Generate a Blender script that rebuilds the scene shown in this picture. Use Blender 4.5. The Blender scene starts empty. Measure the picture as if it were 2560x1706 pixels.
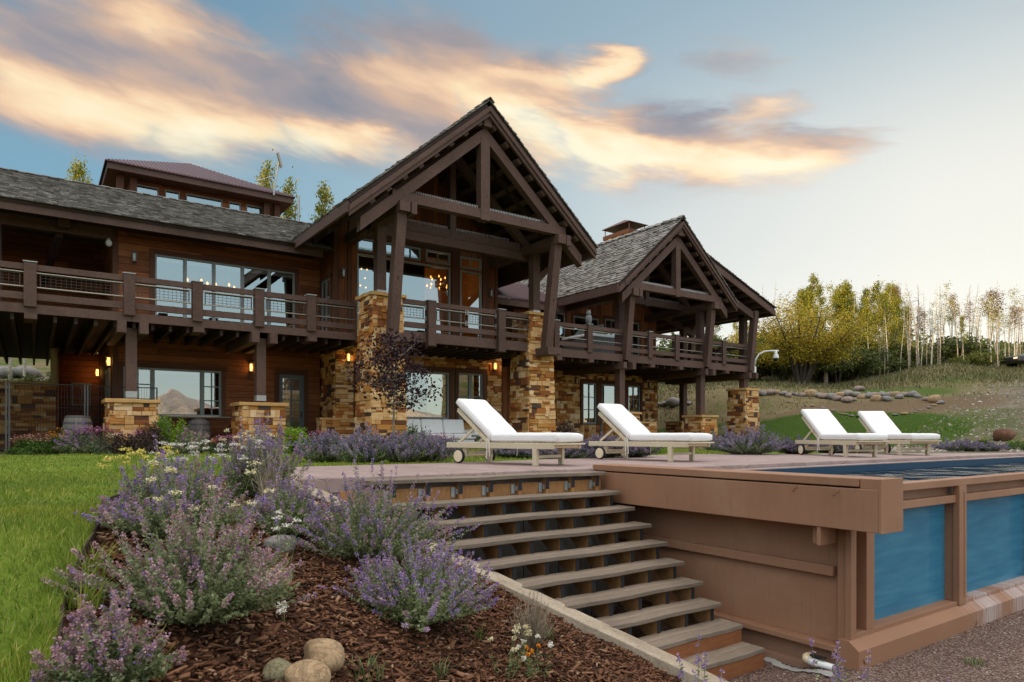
import bpy, math, random
import numpy as np
from mathutils import Vector, Matrix
R = math.radians
random.seed(7)
rng = np.random.default_rng(7)
scene = bpy.context.scene
COL = scene.collection

# ---------------------------------------------------------------- camera
TH = R(35.0)                       # the view is turned 35 degrees from the house's Y axis
SN, CS = math.sin(TH), math.cos(TH)
ZC = 0.40                          # eye height above the patio
cam_d = bpy.data.cameras.new('camera')
cam = bpy.data.objects.new('camera', cam_d)
COL.objects.link(cam)
cam.location = (0, 0, ZC)
cam.rotation_euler = (R(90), 0, -TH)
cam_d.sensor_width = 36.0
cam_d.lens = 24.0
cam_d.shift_y = (1087 - 853) / 2560.0
cam_d.clip_start = 0.05
cam_d.clip_end = 20000
scene.camera = cam

# ---------------------------------------------------------------- node helper
class NT:
    def __init__(s, tree):
        s.t = tree
    def n(s, typ, **kw):
        x = s.t.nodes.new(typ)
        for k, v in kw.items():
            setattr(x, k, v)
        return x
    def set(s, sock, v):
        if v is None:
            return
        if isinstance(v, bpy.types.NodeSocket):
            s.t.links.new(v, sock)
        else:
            if hasattr(sock.default_value, '__len__') and not isinstance(v, (tuple, list)):
                v = (v,) * len(sock.default_value)
            if hasattr(sock.default_value, '__len__') and len(sock.default_value) == 4 and len(v) == 3:
                v = tuple(v) + (1.0,)
            sock.default_value = v
    def m(s, op, a, b=None, c=None, clamp=False):
        x = s.n('ShaderNodeMath', operation=op, use_clamp=clamp)
        s.set(x.inputs[0], a); s.set(x.inputs[1], b); s.set(x.inputs[2], c)
        return x.outputs[0]
    def vm(s, op, a, b=None, out=0):
        x = s.n('ShaderNodeVectorMath', operation=op)
        s.set(x.inputs[0], a); s.set(x.inputs[1], b)
        return x.outputs['Value'] if op in ('DOT_PRODUCT', 'LENGTH', 'DISTANCE') else x.outputs[0]
    def mix(s, f, a, b, blend='MIX'):
        x = s.n('ShaderNodeMix', data_type='RGBA', blend_type=blend)
        x.clamp_factor = True
        s.set(x.inputs[0], f); s.set(x.inputs[6], a); s.set(x.inputs[7], b)
        return x.outputs[2]
    def noise(s, vec, scale=5, detail=4, rough=.55, dist=0.0, out='Fac', dim='3D'):
        x = s.n('ShaderNodeTexNoise', noise_dimensions=dim)
        s.set(x.inputs['Vector'], vec); s.set(x.inputs['Scale'], scale); s.set(x.inputs['Detail'], detail)
        s.set(x.inputs['Roughness'], rough); s.set(x.inputs['Distortion'], dist)
        return x.outputs[0] if out == 'Fac' else x.outputs[1]
    def vor(s, vec, scale=5, feature='F1', out='Distance', rnd=1.0):
        x = s.n('ShaderNodeTexVoronoi', feature=feature)
        s.set(x.inputs['Vector'], vec); s.set(x.inputs['Scale'], scale); s.set(x.inputs['Randomness'], rnd)
        return x.outputs[out]
    def ramp(s, f, stops, interp='LINEAR'):
        x = s.n('ShaderNodeValToRGB')
        cr = x.color_ramp
        cr.interpolation = interp
        while len(cr.elements) < len(stops):
            cr.elements.new(0.5)
        for e, (p, c) in zip(cr.elements, stops):
            e.position = p
            c = c if hasattr(c, '__len__') else (c, c, c)
            e.color = tuple(c)[:3] + (1.0,)
        s.set(x.inputs[0], f)
        return x.outputs[0]
    def maprange(s, v, a, b, c=0.0, d=1.0, smooth=False):
        x = s.n('ShaderNodeMapRange', interpolation_type='SMOOTHSTEP' if smooth else 'LINEAR')
        s.set(x.inputs[0], v); s.set(x.inputs[1], a); s.set(x.inputs[2], b); s.set(x.inputs[3], c); s.set(x.inputs[4], d)
        return x.outputs[0]
    def mapping(s, vec, scale=(1, 1, 1), loc=(0, 0, 0), rot=(0, 0, 0)):
        x = s.n('ShaderNodeMapping')
        s.set(x.inputs['Vector'], vec)
        x.inputs['Scale'].default_value = scale; x.inputs['Location'].default_value = loc; x.inputs['Rotation'].default_value = rot
        return x.outputs[0]
    def sep(s, v):
        x = s.n('ShaderNodeSeparateXYZ'); s.set(x.inputs[0], v)
        return x.outputs
    def comb(s, a, b, c):
        x = s.n('ShaderNodeCombineXYZ'); s.set(x.inputs[0], a); s.set(x.inputs[1], b); s.set(x.inputs[2], c)
        return x.outputs[0]
    def bump(s, h, strength=.5, dist=.02):
        x = s.n('ShaderNodeBump'); s.set(x.inputs['Height'], h)
        x.inputs['Strength'].default_value = strength; x.inputs['Distance'].default_value = dist
        return x.outputs[0]
    def pos(s):
        return s.n('ShaderNodeNewGeometry').outputs['Position']
    def island(s):
        return s.n('ShaderNodeNewGeometry').outputs['Random Per Island']
    def objrand(s):
        return s.n('ShaderNodeObjectInfo').outputs['Random']
    def objco(s):
        return s.n('ShaderNodeTexCoord').outputs['Object']

# ---------------------------------------------------------------- world: a sky of its own, fixed by compass direction
SUN_EL = R(9.5)
SUN_DIR = Vector((-0.98, 0.18, 0)).normalized()          # towards the sun, on the ground plane
world = bpy.data.worlds.new('World')
scene.world = world
world.use_nodes = True
wt = world.node_tree
for x in list(wt.nodes):
    wt.nodes.remove(x)
W = NT(wt)
wout = W.n('ShaderNodeOutputWorld')
wbg = W.n('ShaderNodeBackground')
wt.links.new(wbg.outputs[0], wout.inputs[0])
sky = W.n('ShaderNodeTexSky')
sky.sky_type = 'NISHITA'
sky.sun_disc = False
sky.sun_elevation = SUN_EL
sky.sun_rotation = math.atan2(SUN_DIR.x, SUN_DIR.y)
sky.altitude = 2600
dirv = W.vm('NORMALIZE', W.n('ShaderNodeTexCoord').outputs['Generated'])
dx, dy, dz = W.sep(dirv)
# heading and height above the horizon in degrees; heading 0 is north-east of the house (35 degrees off its Y axis)
hx = W.m('SUBTRACT', W.m('MULTIPLY', dx, CS), W.m('MULTIPLY', dy, SN))
hy = W.m('ADD', W.m('MULTIPLY', dx, SN), W.m('MULTIPLY', dy, CS))
az = W.m('MULTIPLY', W.m('ARCTAN2', hx, hy), 180 / math.pi)
el = W.m('MULTIPLY', W.m('ARCSINE', dz), 180 / math.pi)
# clear sky: teal blue high and to the west, warm cream low in the east
low = W.ramp(W.maprange(az, -60, 60), [(0.0, (.24, .39, .47)), (.3, (.30, .45, .52)), (.50, (.52, .60, .60)), (.60, (.80, .79, .71)), (.72, (.93, .87, .73)), (1.0, (.97, .87, .68))])
mid = W.ramp(W.maprange(az, -60, 60), [(0.0, (.15, .31, .43)), (.3, (.21, .38, .48)), (.50, (.42, .53, .56)), (.62, (.67, .69, .65)), (.76, (.85, .82, .72)), (1.0, (.88, .82, .69))])
hi = W.ramp(W.maprange(az, -60, 60), [(0.0, (.095, .215, .32)), (.3, (.155, .285, .39)), (.50, (.26, .375, .455)), (.66, (.33, .44, .50)), (.82, (.40, .49, .53)), (1.0, (.44, .51, .53))])
clear = W.mix(W.maprange(el, 4, 18, smooth=True), low, mid)
clear = W.mix(W.maprange(el, 16, 33, smooth=True), clear, hi)
# the brighter half of the sky, overhead and towards the afterglow behind the viewer
back = W.ramp(W.maprange(el, 0, 60), [(0.0, (.98, .93, .76)), (.10, (.80, .90, .86)), (.28, (.62, .84, .93)), (.55, (1.15, 1.18, 1.18)), (1.0, (2.25, 2.08, 1.88))])
aab = W.m('ABSOLUTE', az)
bmask = W.m('MAXIMUM', W.maprange(aab, 55, 105, smooth=True), W.maprange(el, 40, 62, smooth=True))
# clouds, in (heading, height) space with drawn-out noise
cv = W.comb(W.m('ADD', W.m('MULTIPLY', az, .040), W.m('MULTIPLY', el, .022)), W.m('ADD', W.m('MULTIPLY', el, .098), W.m('MULTIPLY', az, .010)), 0.0)
warp = W.noise(cv, 1.6, 3, .55, 0, out='Color')
cvw = W.vm('ADD', cv, W.vm('MULTIPLY', W.vm('SUBTRACT', warp, (.5, .5, .5)), (.55, .50, .5)))
fine = W.noise(cvw, 1.55, 4, .48, .2)
tone = W.noise(W.vm('ADD', cvw, (3.7, 1.2, 0)), 1.75, 4, .52, .2)
wrp = W.noise(W.vm('MULTIPLY', cv, (1.0, 1.5, 1.0)), 1.5, 5, .60, .3, out='Color')
wx_, wy_, _ = W.sep(wrp)
azw = W.m('ADD', az, W.m('MULTIPLY', W.m('SUBTRACT', wx_, .5), 20.0))
elw = W.m('ADD', el, W.m('MULTIPLY', W.m('SUBTRACT', wy_, .5), 7.0))
def blob(a0, e0, ra, re, tilt=0.0, amp=1.0):
    da = W.m('SUBTRACT', azw, a0)
    de = W.m('SUBTRACT', W.m('SUBTRACT', elw, e0), W.m('MULTIPLY', da, tilt))
    q = W.m('ADD', W.m('POWER', W.m('DIVIDE', W.m('ABSOLUTE', da), ra), 2.0), W.m('POWER', W.m('DIVIDE', W.m('ABSOLUTE', de), re), 2.0))
    return W.m('MULTIPLY', W.m('EXPONENT', W.m('MULTIPLY', q, -1.0)), amp)
dens = None
CLOUDS = [(-33, 24.4, 9, 4.2, .05, 1.12), (-24, 24.6, 9, 4.0, -.02, 1.12), (-14, 25.4, 8, 4.6, -.05, 1.2), (-7, 26.6, 7, 4.8, .0, 1.12), (1, 25.4, 6, 3.8, -.05, 1.12), (5.6, 28.2, 3.6, 1.5, .05, 1.0),
          (8, 23.0, 6, 2.2, -.10, .95), (15, 22.2, 7, 2.2, -.06, 1.2), (23, 21.4, 6.5, 2.1, -.05, 1.25), (20, 24.4, 5, 1.5, -.1, .7), (-28, 28.6, 6, 2.0, .1, .75), (17, 27.6, 5, 1.4, -.15, .42), (9.5, 20.6, 4, 1.0, -.1, .42), (28, 23.0, 4, 1.0, .2, .35)]
for c in CLOUDS:
    b = blob(*c)
    dens = b if dens is None else W.m('MAXIMUM', dens, b)
d2 = W.m('ADD', dens, W.m('MULTIPLY', W.m('SUBTRACT', fine, .5), 1.15))
cmask = W.maprange(d2, .14, .80, smooth=True)
# lit lower flanks cream and apricot, thick upper folds mauve grey
glow = None
for c in [(-23, 21.9, 9, 1.5, -.02, .9), (-12.5, 22.2, 6, 1.6, -.05, 1.2), (3.5, 23.4, 5.5, 2.0, -.1, .95), (13, 21.5, 8, 1.5, -.06, 1.25), (23, 20.7, 6, 1.7, -.05, 1.15), (6.3, 28.3, 3.2, 1.2, .05, 1.25), (-28, 28.0, 5, 1.2, .1, .4), (20, 24.3, 4, 1.1, -.1, .8), (-35, 22.5, 5, 1.6, 0, .6), (1.5, 27.0, 4.0, .9, .05, .5)]:
    b = blob(*c)
    glow = b if glow is None else W.m('ADD', glow, b)
tn = W.m('ADD', W.m('MULTIPLY', W.m('SUBTRACT', tone, .5), 1.5), W.m('ADD', W.m('MULTIPLY', glow, .60), .24), clamp=True)
ccol = W.ramp(tn, [(0.0, (.25, .24, .27)), (.20, (.38, .31, .29)), (.40, (.66, .43, .28)), (.58, (.94, .62, .36)), (.78, (1.03, .80, .47)), (1.0, (1.06, .93, .64))])
front = W.mix(W.m('MULTIPLY', cmask, .93), clear, ccol)
full = W.mix(bmask, front, back)
below = W.mix(W.maprange(el, -1.5, 0.0), (.16, .15, .12), full)
nish = W.mix(1.0, below, W.mix(1.0, sky.outputs[0], (.03, .03, .03), 'MULTIPLY'), 'ADD')
wt.links.new(nish, wbg.inputs[0])
wbg.inputs[1].default_value = 1.0

# ---------------------------------------------------------------- the one sun: low in the west, an unseen added ridge keeps it off the lower ground
sd = bpy.data.lights.new('sun', 'SUN')
sun = bpy.data.objects.new('sun', sd)
COL.objects.link(sun)
sd.energy = 5.0
sd.angle = R(0.5)
sd.color = (1.0, .74, .36)
to_sun = Vector((SUN_DIR.x * math.cos(SUN_EL), SUN_DIR.y * math.cos(SUN_EL), math.sin(SUN_EL)))
sun.rotation_euler = (-to_sun).to_track_quat('-Z', 'Y').to_euler()

scene.view_settings.view_transform = 'Standard'
scene.view_settings.look = 'None'
scene.view_settings.exposure = 0.0
scene.view_settings.gamma = 1.0
scene.cycles.use_denoising = True
scene.cycles.max_bounces = 7
scene.cycles.transparent_max_bounces = 16
scene.cycles.caustics_reflective = False
scene.cycles.caustics_refractive = False
scene.cycles.sample_clamp_indirect = 4.0
# ---------------------------------------------------------------- mesh helpers
def loc_of(o):
    v = Vector((0, 0, 0))
    while o is not None:
        v += o.location
        o = o.parent
    return v

def tag(o, label=None, cat=None, group=None, kind=None):
    if label: o['label'] = label
    if cat: o['category'] = cat
    if group: o['group'] = group
    if kind: o['kind'] = kind
    return o

def empty(name, loc=(0, 0, 0), label=None, cat=None, group=None, rz=0.0, parent=None):
    o = bpy.data.objects.new(name, None)
    COL.objects.link(o)
    o.location = loc
    o.rotation_euler = (0, 0, rz)
    o.empty_display_size = .1
    if parent: o.parent = parent
    return tag(o, label, cat, group)

def np_mesh(name, V, F, mat, parent=None, smooth=False, loc=None):
    """V (n,3) array, F list of (m,k) index arrays; world coordinates unless loc/parent give an origin."""
    me = bpy.data.meshes.new(name)
    V = np.asarray(V, dtype=np.float32).copy()
    o = bpy.data.objects.new(name, me)
    COL.objects.link(o)
    if parent is not None:
        o.parent = parent
        V -= np.array(loc_of(parent), dtype=np.float32)
    elif loc is not None:
        o.location = loc
        V -= np.array(loc, dtype=np.float32)
    if not isinstance(F, (list, tuple)):
        F = [F]
    F = [np.asarray(f, dtype=np.int32) for f in F if len(f)]
    nl = sum(f.size for f in F); nf = sum(len(f) for f in F)
    me.vertices.add(len(V)); me.vertices.foreach_set('co', V.ravel())
    me.loops.add(nl); me.loops.foreach_set('vertex_index', np.concatenate([f.ravel() for f in F]))
    me.polygons.add(nf)
    tot = np.concatenate([np.full(len(f), f.shape[1], dtype=np.int32) for f in F])
    st = np.concatenate([[0], np.cumsum(tot)[:-1]]).astype(np.int32)
    me.polygons.foreach_set('loop_start', st)
    if smooth:
        me.polygons.foreach_set('use_smooth', np.ones(nf, dtype=bool))
    me.update(calc_edges=True)
    if mat is not None:
        for m_ in (mat if isinstance(mat, (list, tuple)) else [mat]):
            me.materials.append(m_)
    return o

class MB:
    def each(s, name, mat, parent=None, **k):
        """every eight-cornered piece as an object of its own"""
        out = []
        for i in range(0, len(s.v), 8):
            q = MB(); q.add(s.v[i:i + 8], MB.BF if s.f[i // 8 * 6] == tuple(j + i for j in MB.BF[0]) else [tuple(j - i for j in f) for f in s.f[i // 8 * 6:i // 8 * 6 + 6]])
            out.append(q.build(name, mat, parent, **k))
        return out
    def __init__(s):
        s.v = []; s.f = []; s.k = 0
    def add(s, vs, fs):
        s.v.extend(tuple(map(float, p)) for p in vs)
        s.f.extend(tuple(i + s.k for i in f) for f in fs)
        s.k += len(vs)
        return s
    BF = [(0, 3, 2, 1), (4, 5, 6, 7), (0, 1, 5, 4), (1, 2, 6, 5), (2, 3, 7, 6), (3, 0, 4, 7)]
    def box(s, x0, x1, y0, y1, z0, z1):
        return s.add([(x0, y0, z0), (x1, y0, z0), (x1, y1, z0), (x0, y1, z0), (x0, y0, z1), (x1, y0, z1), (x1, y1, z1), (x0, y1, z1)], s.BF)
    def hexa(s, b, t):
        return s.add(list(b) + list(t), s.BF)
    def beam(s, p, q, w, h, up=(0, 0, 1)):
        p, q = Vector(p), Vector(q)
        d = (q - p).normalized(); up = Vector(up)
        side = d.cross(up)
        if side.length < 1e-4:
            side = d.cross(Vector((0, 1, 0)))
        side.normalize(); u = side.cross(d).normalized()
        a, b = side * (w / 2), u * (h / 2)
        return s.add([p - a - b, p + a - b, p + a + b, p - a + b, q - a - b, q + a - b, q + a + b, q - a + b],
                     [(0, 1, 2, 3), (7, 6, 5, 4), (0, 4, 5, 1), (1, 5, 6, 2), (2, 6, 7, 3), (3, 7, 4, 0)])
    def tube(s, pts, rad, n=8, cap=True):
        pts = [Vector(p) for p in pts]
        if not hasattr(rad, '__len__'): rad = [rad] * len(pts)
        vs = []; ref = None
        for i, p in enumerate(pts):
            d = (pts[min(i + 1, len(pts) - 1)] - pts[max(i - 1, 0)]).normalized()
            if ref is None:
                ref = Vector((0, 0, 1)) if abs(d.z) < .9 else Vector((1, 0, 0))
            a = d.cross(ref).normalized(); b = a.cross(d).normalized(); ref = b
            for k in range(n):
                t = 2 * math.pi * k / n
                vs.append(p + (a * math.cos(t) + b * math.sin(t)) * rad[i])
        fs = []
        for i in range(len(pts) - 1):
            for k in range(n):
                fs.append((i * n + k, i * n + (k + 1) % n, (i + 1) * n + (k + 1) % n, (i + 1) * n + k))
        if cap:
            fs.append(tuple(range(n - 1, -1, -1))); fs.append(tuple(range((len(pts) - 1) * n, len(pts) * n)))
        return s.add(vs, fs)
    def lathe(s, prof, c=(0, 0, 0), n=16):
        vs = []; fs = []
        for r, z in prof:
            for k in range(n):
                t = 2 * math.pi * k / n
                vs.append((c[0] + r * math.cos(t), c[1] + r * math.sin(t), c[2] + z))
        for i in range(len(prof) - 1):
            for k in range(n):
                fs.append((i * n + k, i * n + (k + 1) % n, (i + 1) * n + (k + 1) % n, (i + 1) * n + k))
        fs.append(tuple(range(n - 1, -1, -1))); fs.append(tuple(range((len(prof) - 1) * n, len(prof) * n)))
        return s.add(vs, fs)
    def prism(s, poly, y0, y1):
        """poly of (x,z) extruded along Y"""
        n = len(poly)
        vs = [(x, y0, z) for x, z in poly] + [(x, y1, z) for x, z in poly]
        fs = [tuple(range(n)), tuple(range(2 * n - 1, n - 1, -1))]
        fs += [(i, i + n, (i + 1) % n + n, (i + 1) % n) for i in range(n)]
        return s.add(vs, fs)
    def build(s, name, mat, parent=None, smooth=False, bevel=0.0, loc=None, seg=2):
        me = bpy.data.meshes.new(name)
        off = loc_of(parent) if parent is not None else (Vector(loc) if loc is not None else Vector((0, 0, 0)))
        me.from_pydata([(x - off.x, y - off.y, z - off.z) for x, y, z in s.v], [], s.f)
        me.update()
        o = bpy.data.objects.new(name, me)
        COL.objects.link(o)
        if parent is not None: o.parent = parent
        elif loc is not None: o.location = loc
        for m_ in (mat if isinstance(mat, (list, tuple)) else [mat]):
            me.materials.append(m_)
        if smooth:
            me.polygons.foreach_set('use_smooth', [True] * len(me.polygons))
        if bevel > 0:
            md = o.modifiers.new('bevel', 'BEVEL'); md.width = bevel; md.segments = seg; md.limit_method = 'ANGLE'; md.angle_limit = R(40)
        return o

def copy_tree(o, parent=None):
    c = o.copy(); COL.objects.link(c)
    if parent is not None: c.parent = parent
    for ch in [x for x in KIDS.get(o.name, [])]:
        copy_tree(ch, c)
    return c
KIDS = {}
def index_kids(o):
    KIDS[o.name] = list(o.children)
    for c in o.children: index_kids(c)
def dup(root, loc, rz=0.0, sc=1.0, label=None, group=None):
    if root.name not in KIDS: index_kids(root)
    c = copy_tree(root)
    c.location = loc; c.rotation_euler = (0, 0, rz)
    c.scale = sc if hasattr(sc, '__len__') else (sc, sc, sc)
    if label: c['label'] = label
    if group: c['group'] = group
    return c

ORD = ['first', 'second', 'third', 'fourth', 'fifth', 'sixth', 'seventh', 'eighth', 'ninth', 'tenth', 'eleventh', 'twelfth', 'thirteenth',
       'fourteenth', 'fifteenth', 'sixteenth', 'seventeenth', 'eighteenth', 'nineteenth', 'twentieth']
def ordw(i):
    if i < 20: return ORD[i]
    tens = ['', '', 'twenty', 'thirty', 'forty', 'fifty', 'sixty', 'seventy', 'eighty', 'ninety']
    tensth = ['', '', 'twentieth', 'thirtieth', 'fortieth', 'fiftieth', 'sixtieth', 'seventieth', 'eightieth', 'ninetieth']
    k = i + 1
    if k >= 100: return 'hundredth' if k == 100 else 'hundred and ' + ordw(i - 100)
    return tensth[k // 10] if k % 10 == 0 else tens[k // 10] + '-' + ORD[k % 10 - 1]

def rd(px, py, d):
    """the point at depth d along a sight line (photo pixels 2560 wide)"""
    u = (px - 1280) / 1706.7; w = -(py - 1087) / 1706.7
    return Vector(((SN + u * CS) * d, (CS - u * SN) * d, ZC + w * d))

# ---------------------------------------------------------------- the lie of the land
def sstep(a, b, x):
    t = np.clip((x - a) / (b - a), 0, 1)
    return t * t * (3 - 2 * t)
def bed_s(x, y):
    return .715 * (x - 2.0) - .70 * (y - 6.1)
def bed_z(x, y):
    """lawn and mulch bed: level by the house, falling towards the foot of the stairs"""
    s = bed_s(np.asarray(x, float), np.asarray(y, float))
    k = .30
    return -.46 * k * np.log1p(np.exp(np.clip((s + .05) / k, -30, 30))) - .02
def land(x, y):
    x = np.asarray(x, float); y = np.asarray(y, float)
    d = x * SN + y * CS
    f = np.interp(d, [0, 18, 24, 30, 35, 42, 50, 62, 80, 120, 300, 900], [0, 0, .75, 1.6, 2.35, 3.2, 4.1, 5.6, 7.2, 9.5, 16, 22])
    r = x * CS - y * SN
    f = f + sstep(8, 40, r) * np.interp(d, [0, 20, 30, 40, 60, 100], [0, 0, .3, .75, 1.3, 1.9])
    # level pad of the house
    ox = np.maximum(np.maximum(-14 - x, x - 23.6), 0); oy = np.maximum(np.maximum(5 - y, y - 27.5), 0)
    pad = sstep(0.0, 7.0, np.hypot(ox, oy))
    f = f * pad
    f = f + sstep(-6, -26, r) * np.interp(d, [0, 34, 48, 62, 90], [0, 0, 2.0, 5.0, 8.0])
    # swells
    f = f + sstep(19, 30, d) * pad * (.22 * np.sin(x * .31 + y * .17) + .16 * np.sin(x * .13 - y * .41 + 1.3) + .05 * np.sin(x * 1.3 + y * .9))
    # earth mound before the wood
    f = f + 1.25 * np.exp(-((x - 45.5) / 5.0) ** 2 - ((y - 19.5) / 3.2) ** 2)
    return f
# ---------------------------------------------------------------- materials
MT = {}
def new_mat(name):
    m = bpy.data.materials.new(name)
    m.use_nodes = True
    nt = NT(m.node_tree)
    b = m.node_tree.nodes['Principled BSDF']
    MT[name] = m
    return m, nt, b
def pset(nt, b, **k):
    names = dict(col='Base Color', rough='Roughness', spec='Specular IOR Level', metal='Metallic', normal='Normal', em='Emission Color', es='Emission Strength',
                 coat='Coat Weight', sub='Subsurface Weight', alpha='Alpha', trans='Transmission Weight', sheen='Sheen Weight')
    for a, v in k.items():
        nt.set(b.inputs[names[a]], v)
def simple(name, col, rough=.6, spec=.3, metal=0.0, var=.25, scale=8, bump=0.0, bscale=60, stretch=(1, 1, 1), coat=0.0):
    m, nt, b = new_mat(name)
    p = nt.mapping(nt.objco(), stretch)
    n1 = nt.noise(p, scale, 5, .6)
    n2 = nt.noise(p, scale * .22, 3, .5)
    f = nt.m('ADD', nt.m('MULTIPLY', nt.m('SUBTRACT', n1, .5), 1.2), nt.m('MULTIPLY', nt.m('SUBTRACT', n2, .5), 1.4))
    k = nt.m('ADD', 1.0, nt.m('MULTIPLY', f, var))
    c = nt.mix(1.0, col, nt.comb(k, k, k), 'MULTIPLY')
    pset(nt, b, col=c, rough=rough, spec=spec, metal=metal, coat=coat)
    if bump:
        pset(nt, b, normal=nt.bump(nt.noise(p, bscale, 4, .6), bump, .01))
    return m

def wood(name, c1, c2, grain=(1, 1, 1), scale=3.0, rough=.72, bump=.35, knots=False, spec=.25):
    """stained timber; grain runs along the axis with the smallest factor"""
    m, nt, b = new_mat(name)
    p = nt.mapping(nt.objco(), grain)
    r = nt.island()
    p = nt.vm('ADD', p, nt.comb(nt.m('MULTIPLY', r, 37.0), nt.m('MULTIPLY', r, 11.0), 0.0))
    g = nt.noise(p, scale * 6, 6, .65, .6)
    w = nt.noise(nt.objco(), 1.1, 3, .5)
    f = nt.m('ADD', nt.m('MULTIPLY', g, .75), nt.m('MULTIPLY', w, .45), clamp=True)
    c = nt.ramp(f, [(.25, c1), (.85, c2)])
    kk = nt.m('ADD', .78, nt.m('MULTIPLY', r, .45))
    c = nt.mix(1.0, c, nt.comb(kk, kk, kk), 'MULTIPLY')
    pset(nt, b, col=c, rough=rough, spec=spec, normal=nt.bump(g, bump, .006))
    return m

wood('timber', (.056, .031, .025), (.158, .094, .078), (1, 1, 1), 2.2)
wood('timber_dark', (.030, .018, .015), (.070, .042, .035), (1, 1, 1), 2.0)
wood('trim_red', (.060, .024, .014), (.145, .060, .034), (4, 4, .5), 2.5)
wood('tread_wood', (.074, .055, .043), (.33, .268, .212), (.35, 5, 5), 3.0, .8, .4)
wood('stair_lumber', (.20, .085, .028), (.50, .26, .11), (3, .8, .8), 2.5, .75)
wood('riser_wood', (.13, .045, .018), (.34, .135, .058), (.5, 3, 4), 2.5, .7)
wood('teak', (.50, .41, .27), (.78, .69, .53), (3, 3, 3), 2.0, .65, .15)
wood('barrel_oak', (.12, .105, .095), (.30, .27, .245), (6, 6, .6), 3.0, .85)
wood('dry_log', (.36, .26, .16), (.62, .49, .34), (3, 3, .5), 2.0, .8)

def siding(name, vertical=False, board=.19):
    m, nt, b = new_mat(name)
    p = nt.pos()
    x, y, z = nt.sep(p)
    hor = nt.m('ADD', x, nt.m('MULTIPLY', y, .93))
    a = hor if vertical else z
    l = z if vertical else hor
    t = nt.m('DIVIDE', a, board)
    row = nt.m('FLOOR', t)
    fr = nt.m('FRACT', t)
    # board lengths staggered
    li = nt.m('FLOOR', nt.m('ADD', nt.m('DIVIDE', l, 2.6 if not vertical else 9.0), nt.m('MULTIPLY', row, .37)))
    rnd = nt.n('ShaderNodeTexWhiteNoise', noise_dimensions='2D')
    nt.set(rnd.inputs['Vector'], nt.comb(row, li, 0.0))
    rv = rnd.outputs['Value']
    gv = nt.comb(nt.m('MULTIPLY', l, 1.6), nt.m('MULTIPLY', a, 26.0), nt.m('MULTIPLY', rv, 40.0))
    g = nt.noise(gv, 1.0, 6, .68, .8)
    stain = nt.noise(nt.comb(l, nt.m('MULTIPLY', a, 2.5), rv), 1.3, 4, .6, .4)
    f = nt.m('ADD', nt.m('MULTIPLY', g, .6), nt.m('ADD', nt.m('MULTIPLY', rv, .28), nt.m('MULTIPLY', stain, .3)), clamp=True)
    c = nt.ramp(f, [(.22, (.042, .016, .008)), (.45, (.165, .054, .021)), (.68, (.31, .105, .040)), (.95, (.50, .215, .092))])
    gap = nt.m('LESS_THAN', nt.m('MINIMUM', fr, nt.m('SUBTRACT', 1.0, fr)), .035)
    c = nt.mix(nt.m('MULTIPLY', gap, .8), c, (.012, .007, .005))
    hgt = nt.m('SUBTRACT', nt.m('MULTIPLY', g, .3), nt.m('MULTIPLY', gap, 1.0))
    pset(nt, b, col=c, rough=.74, spec=.25, normal=nt.bump(hgt, .6, .012))
    return m
siding('siding')
siding('batten_siding', True, .22)

def shingle():
    m, nt, b = new_mat('shingle')
    r = nt.island()
    p = nt.objco()
    g = nt.noise(nt.mapping(p, (14, 14, 3)), 3.0, 4, .6)
    big = nt.noise(p, .55, 3, .6)
    f = nt.m('ADD', nt.m('MULTIPLY', r, .55), nt.m('ADD', nt.m('MULTIPLY', g, .30), nt.m('MULTIPLY', big, .25)), clamp=True)
    c = nt.ramp(f, [(.12, (.062, .056, .050)), (.4, (.155, .143, .130)), (.7, (.255, .238, .22)), (.96, (.37, .35, .33))])
    lich = nt.m('MULTIPLY', nt.maprange(nt.noise(p, 1.7, 3, .7), .60, .72), .45)
    c = nt.mix(lich, c, (.085, .082, .045))
    pset(nt, b, col=c, rough=.85, spec=.25, normal=nt.bump(g, .4, .006))
shingle()

def stone(name='stone'):
    m, nt, b = new_mat(name)
    r = nt.island()
    p = nt.objco()
    c = nt.ramp(r, [(0.0, (.74, .46, .225)), (.15, (.60, .33, .13)), (.29, (.82, .58, .34)), (.42, (.52, .235, .066)), (.53, (.42, .155, .042)), (.63, (.68, .40, .18)), (.72, (.27, .095, .036)),
                    (.83, (.135, .062, .038)), (.91, (.090, .058, .050)), (.955, (.36, .125, .035))], 'CONSTANT')
    n1 = nt.noise(p, 9, 6, .65, .4)
    n2 = nt.noise(p, 38, 4, .6)
    band = nt.noise(nt.mapping(p, (2, 2, 14)), 2.0, 4, .6, .8)
    k = nt.m('ADD', .55, nt.m('ADD', nt.m('MULTIPLY', n1, .55), nt.m('MULTIPLY', band, .38)))
    c = nt.mix(1.0, c, nt.comb(k, k, k), 'MULTIPLY')
    rust = nt.maprange(nt.noise(nt.vm('ADD', p, (5, 2, 9)), 3.5, 5, .7, .6), .56, .72)
    c = nt.mix(nt.m('MULTIPLY', rust, .55), c, (.34, .13, .022))
    pset(nt, b, col=c, rough=.85, spec=.2, normal=nt.bump(nt.m('ADD', nt.m('MULTIPLY', n1, .8), nt.m('MULTIPLY', n2, .5)), .7, .02))
stone()
simple('mortar', (.20, .135, .08), .9, .1, var=.35)
simple('cap_stone', (.62, .36, .145), .85, .2, var=.45, scale=5, bump=.6, bscale=16)
simple('metal_roof', (.135, .062, .066), .38, .5, metal=.5, var=.15, scale=2)
simple('membrane', (.022, .024, .030), .6, .3, var=.3)
simple('window_frame', (.27, .285, .28), .5, .4, var=.1)
simple('door_frame', (.125, .15, .165), .5, .4, var=.1)
simple('steel', (.36, .34, .31), .5, .5, metal=.8, var=.25, scale=14)
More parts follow.
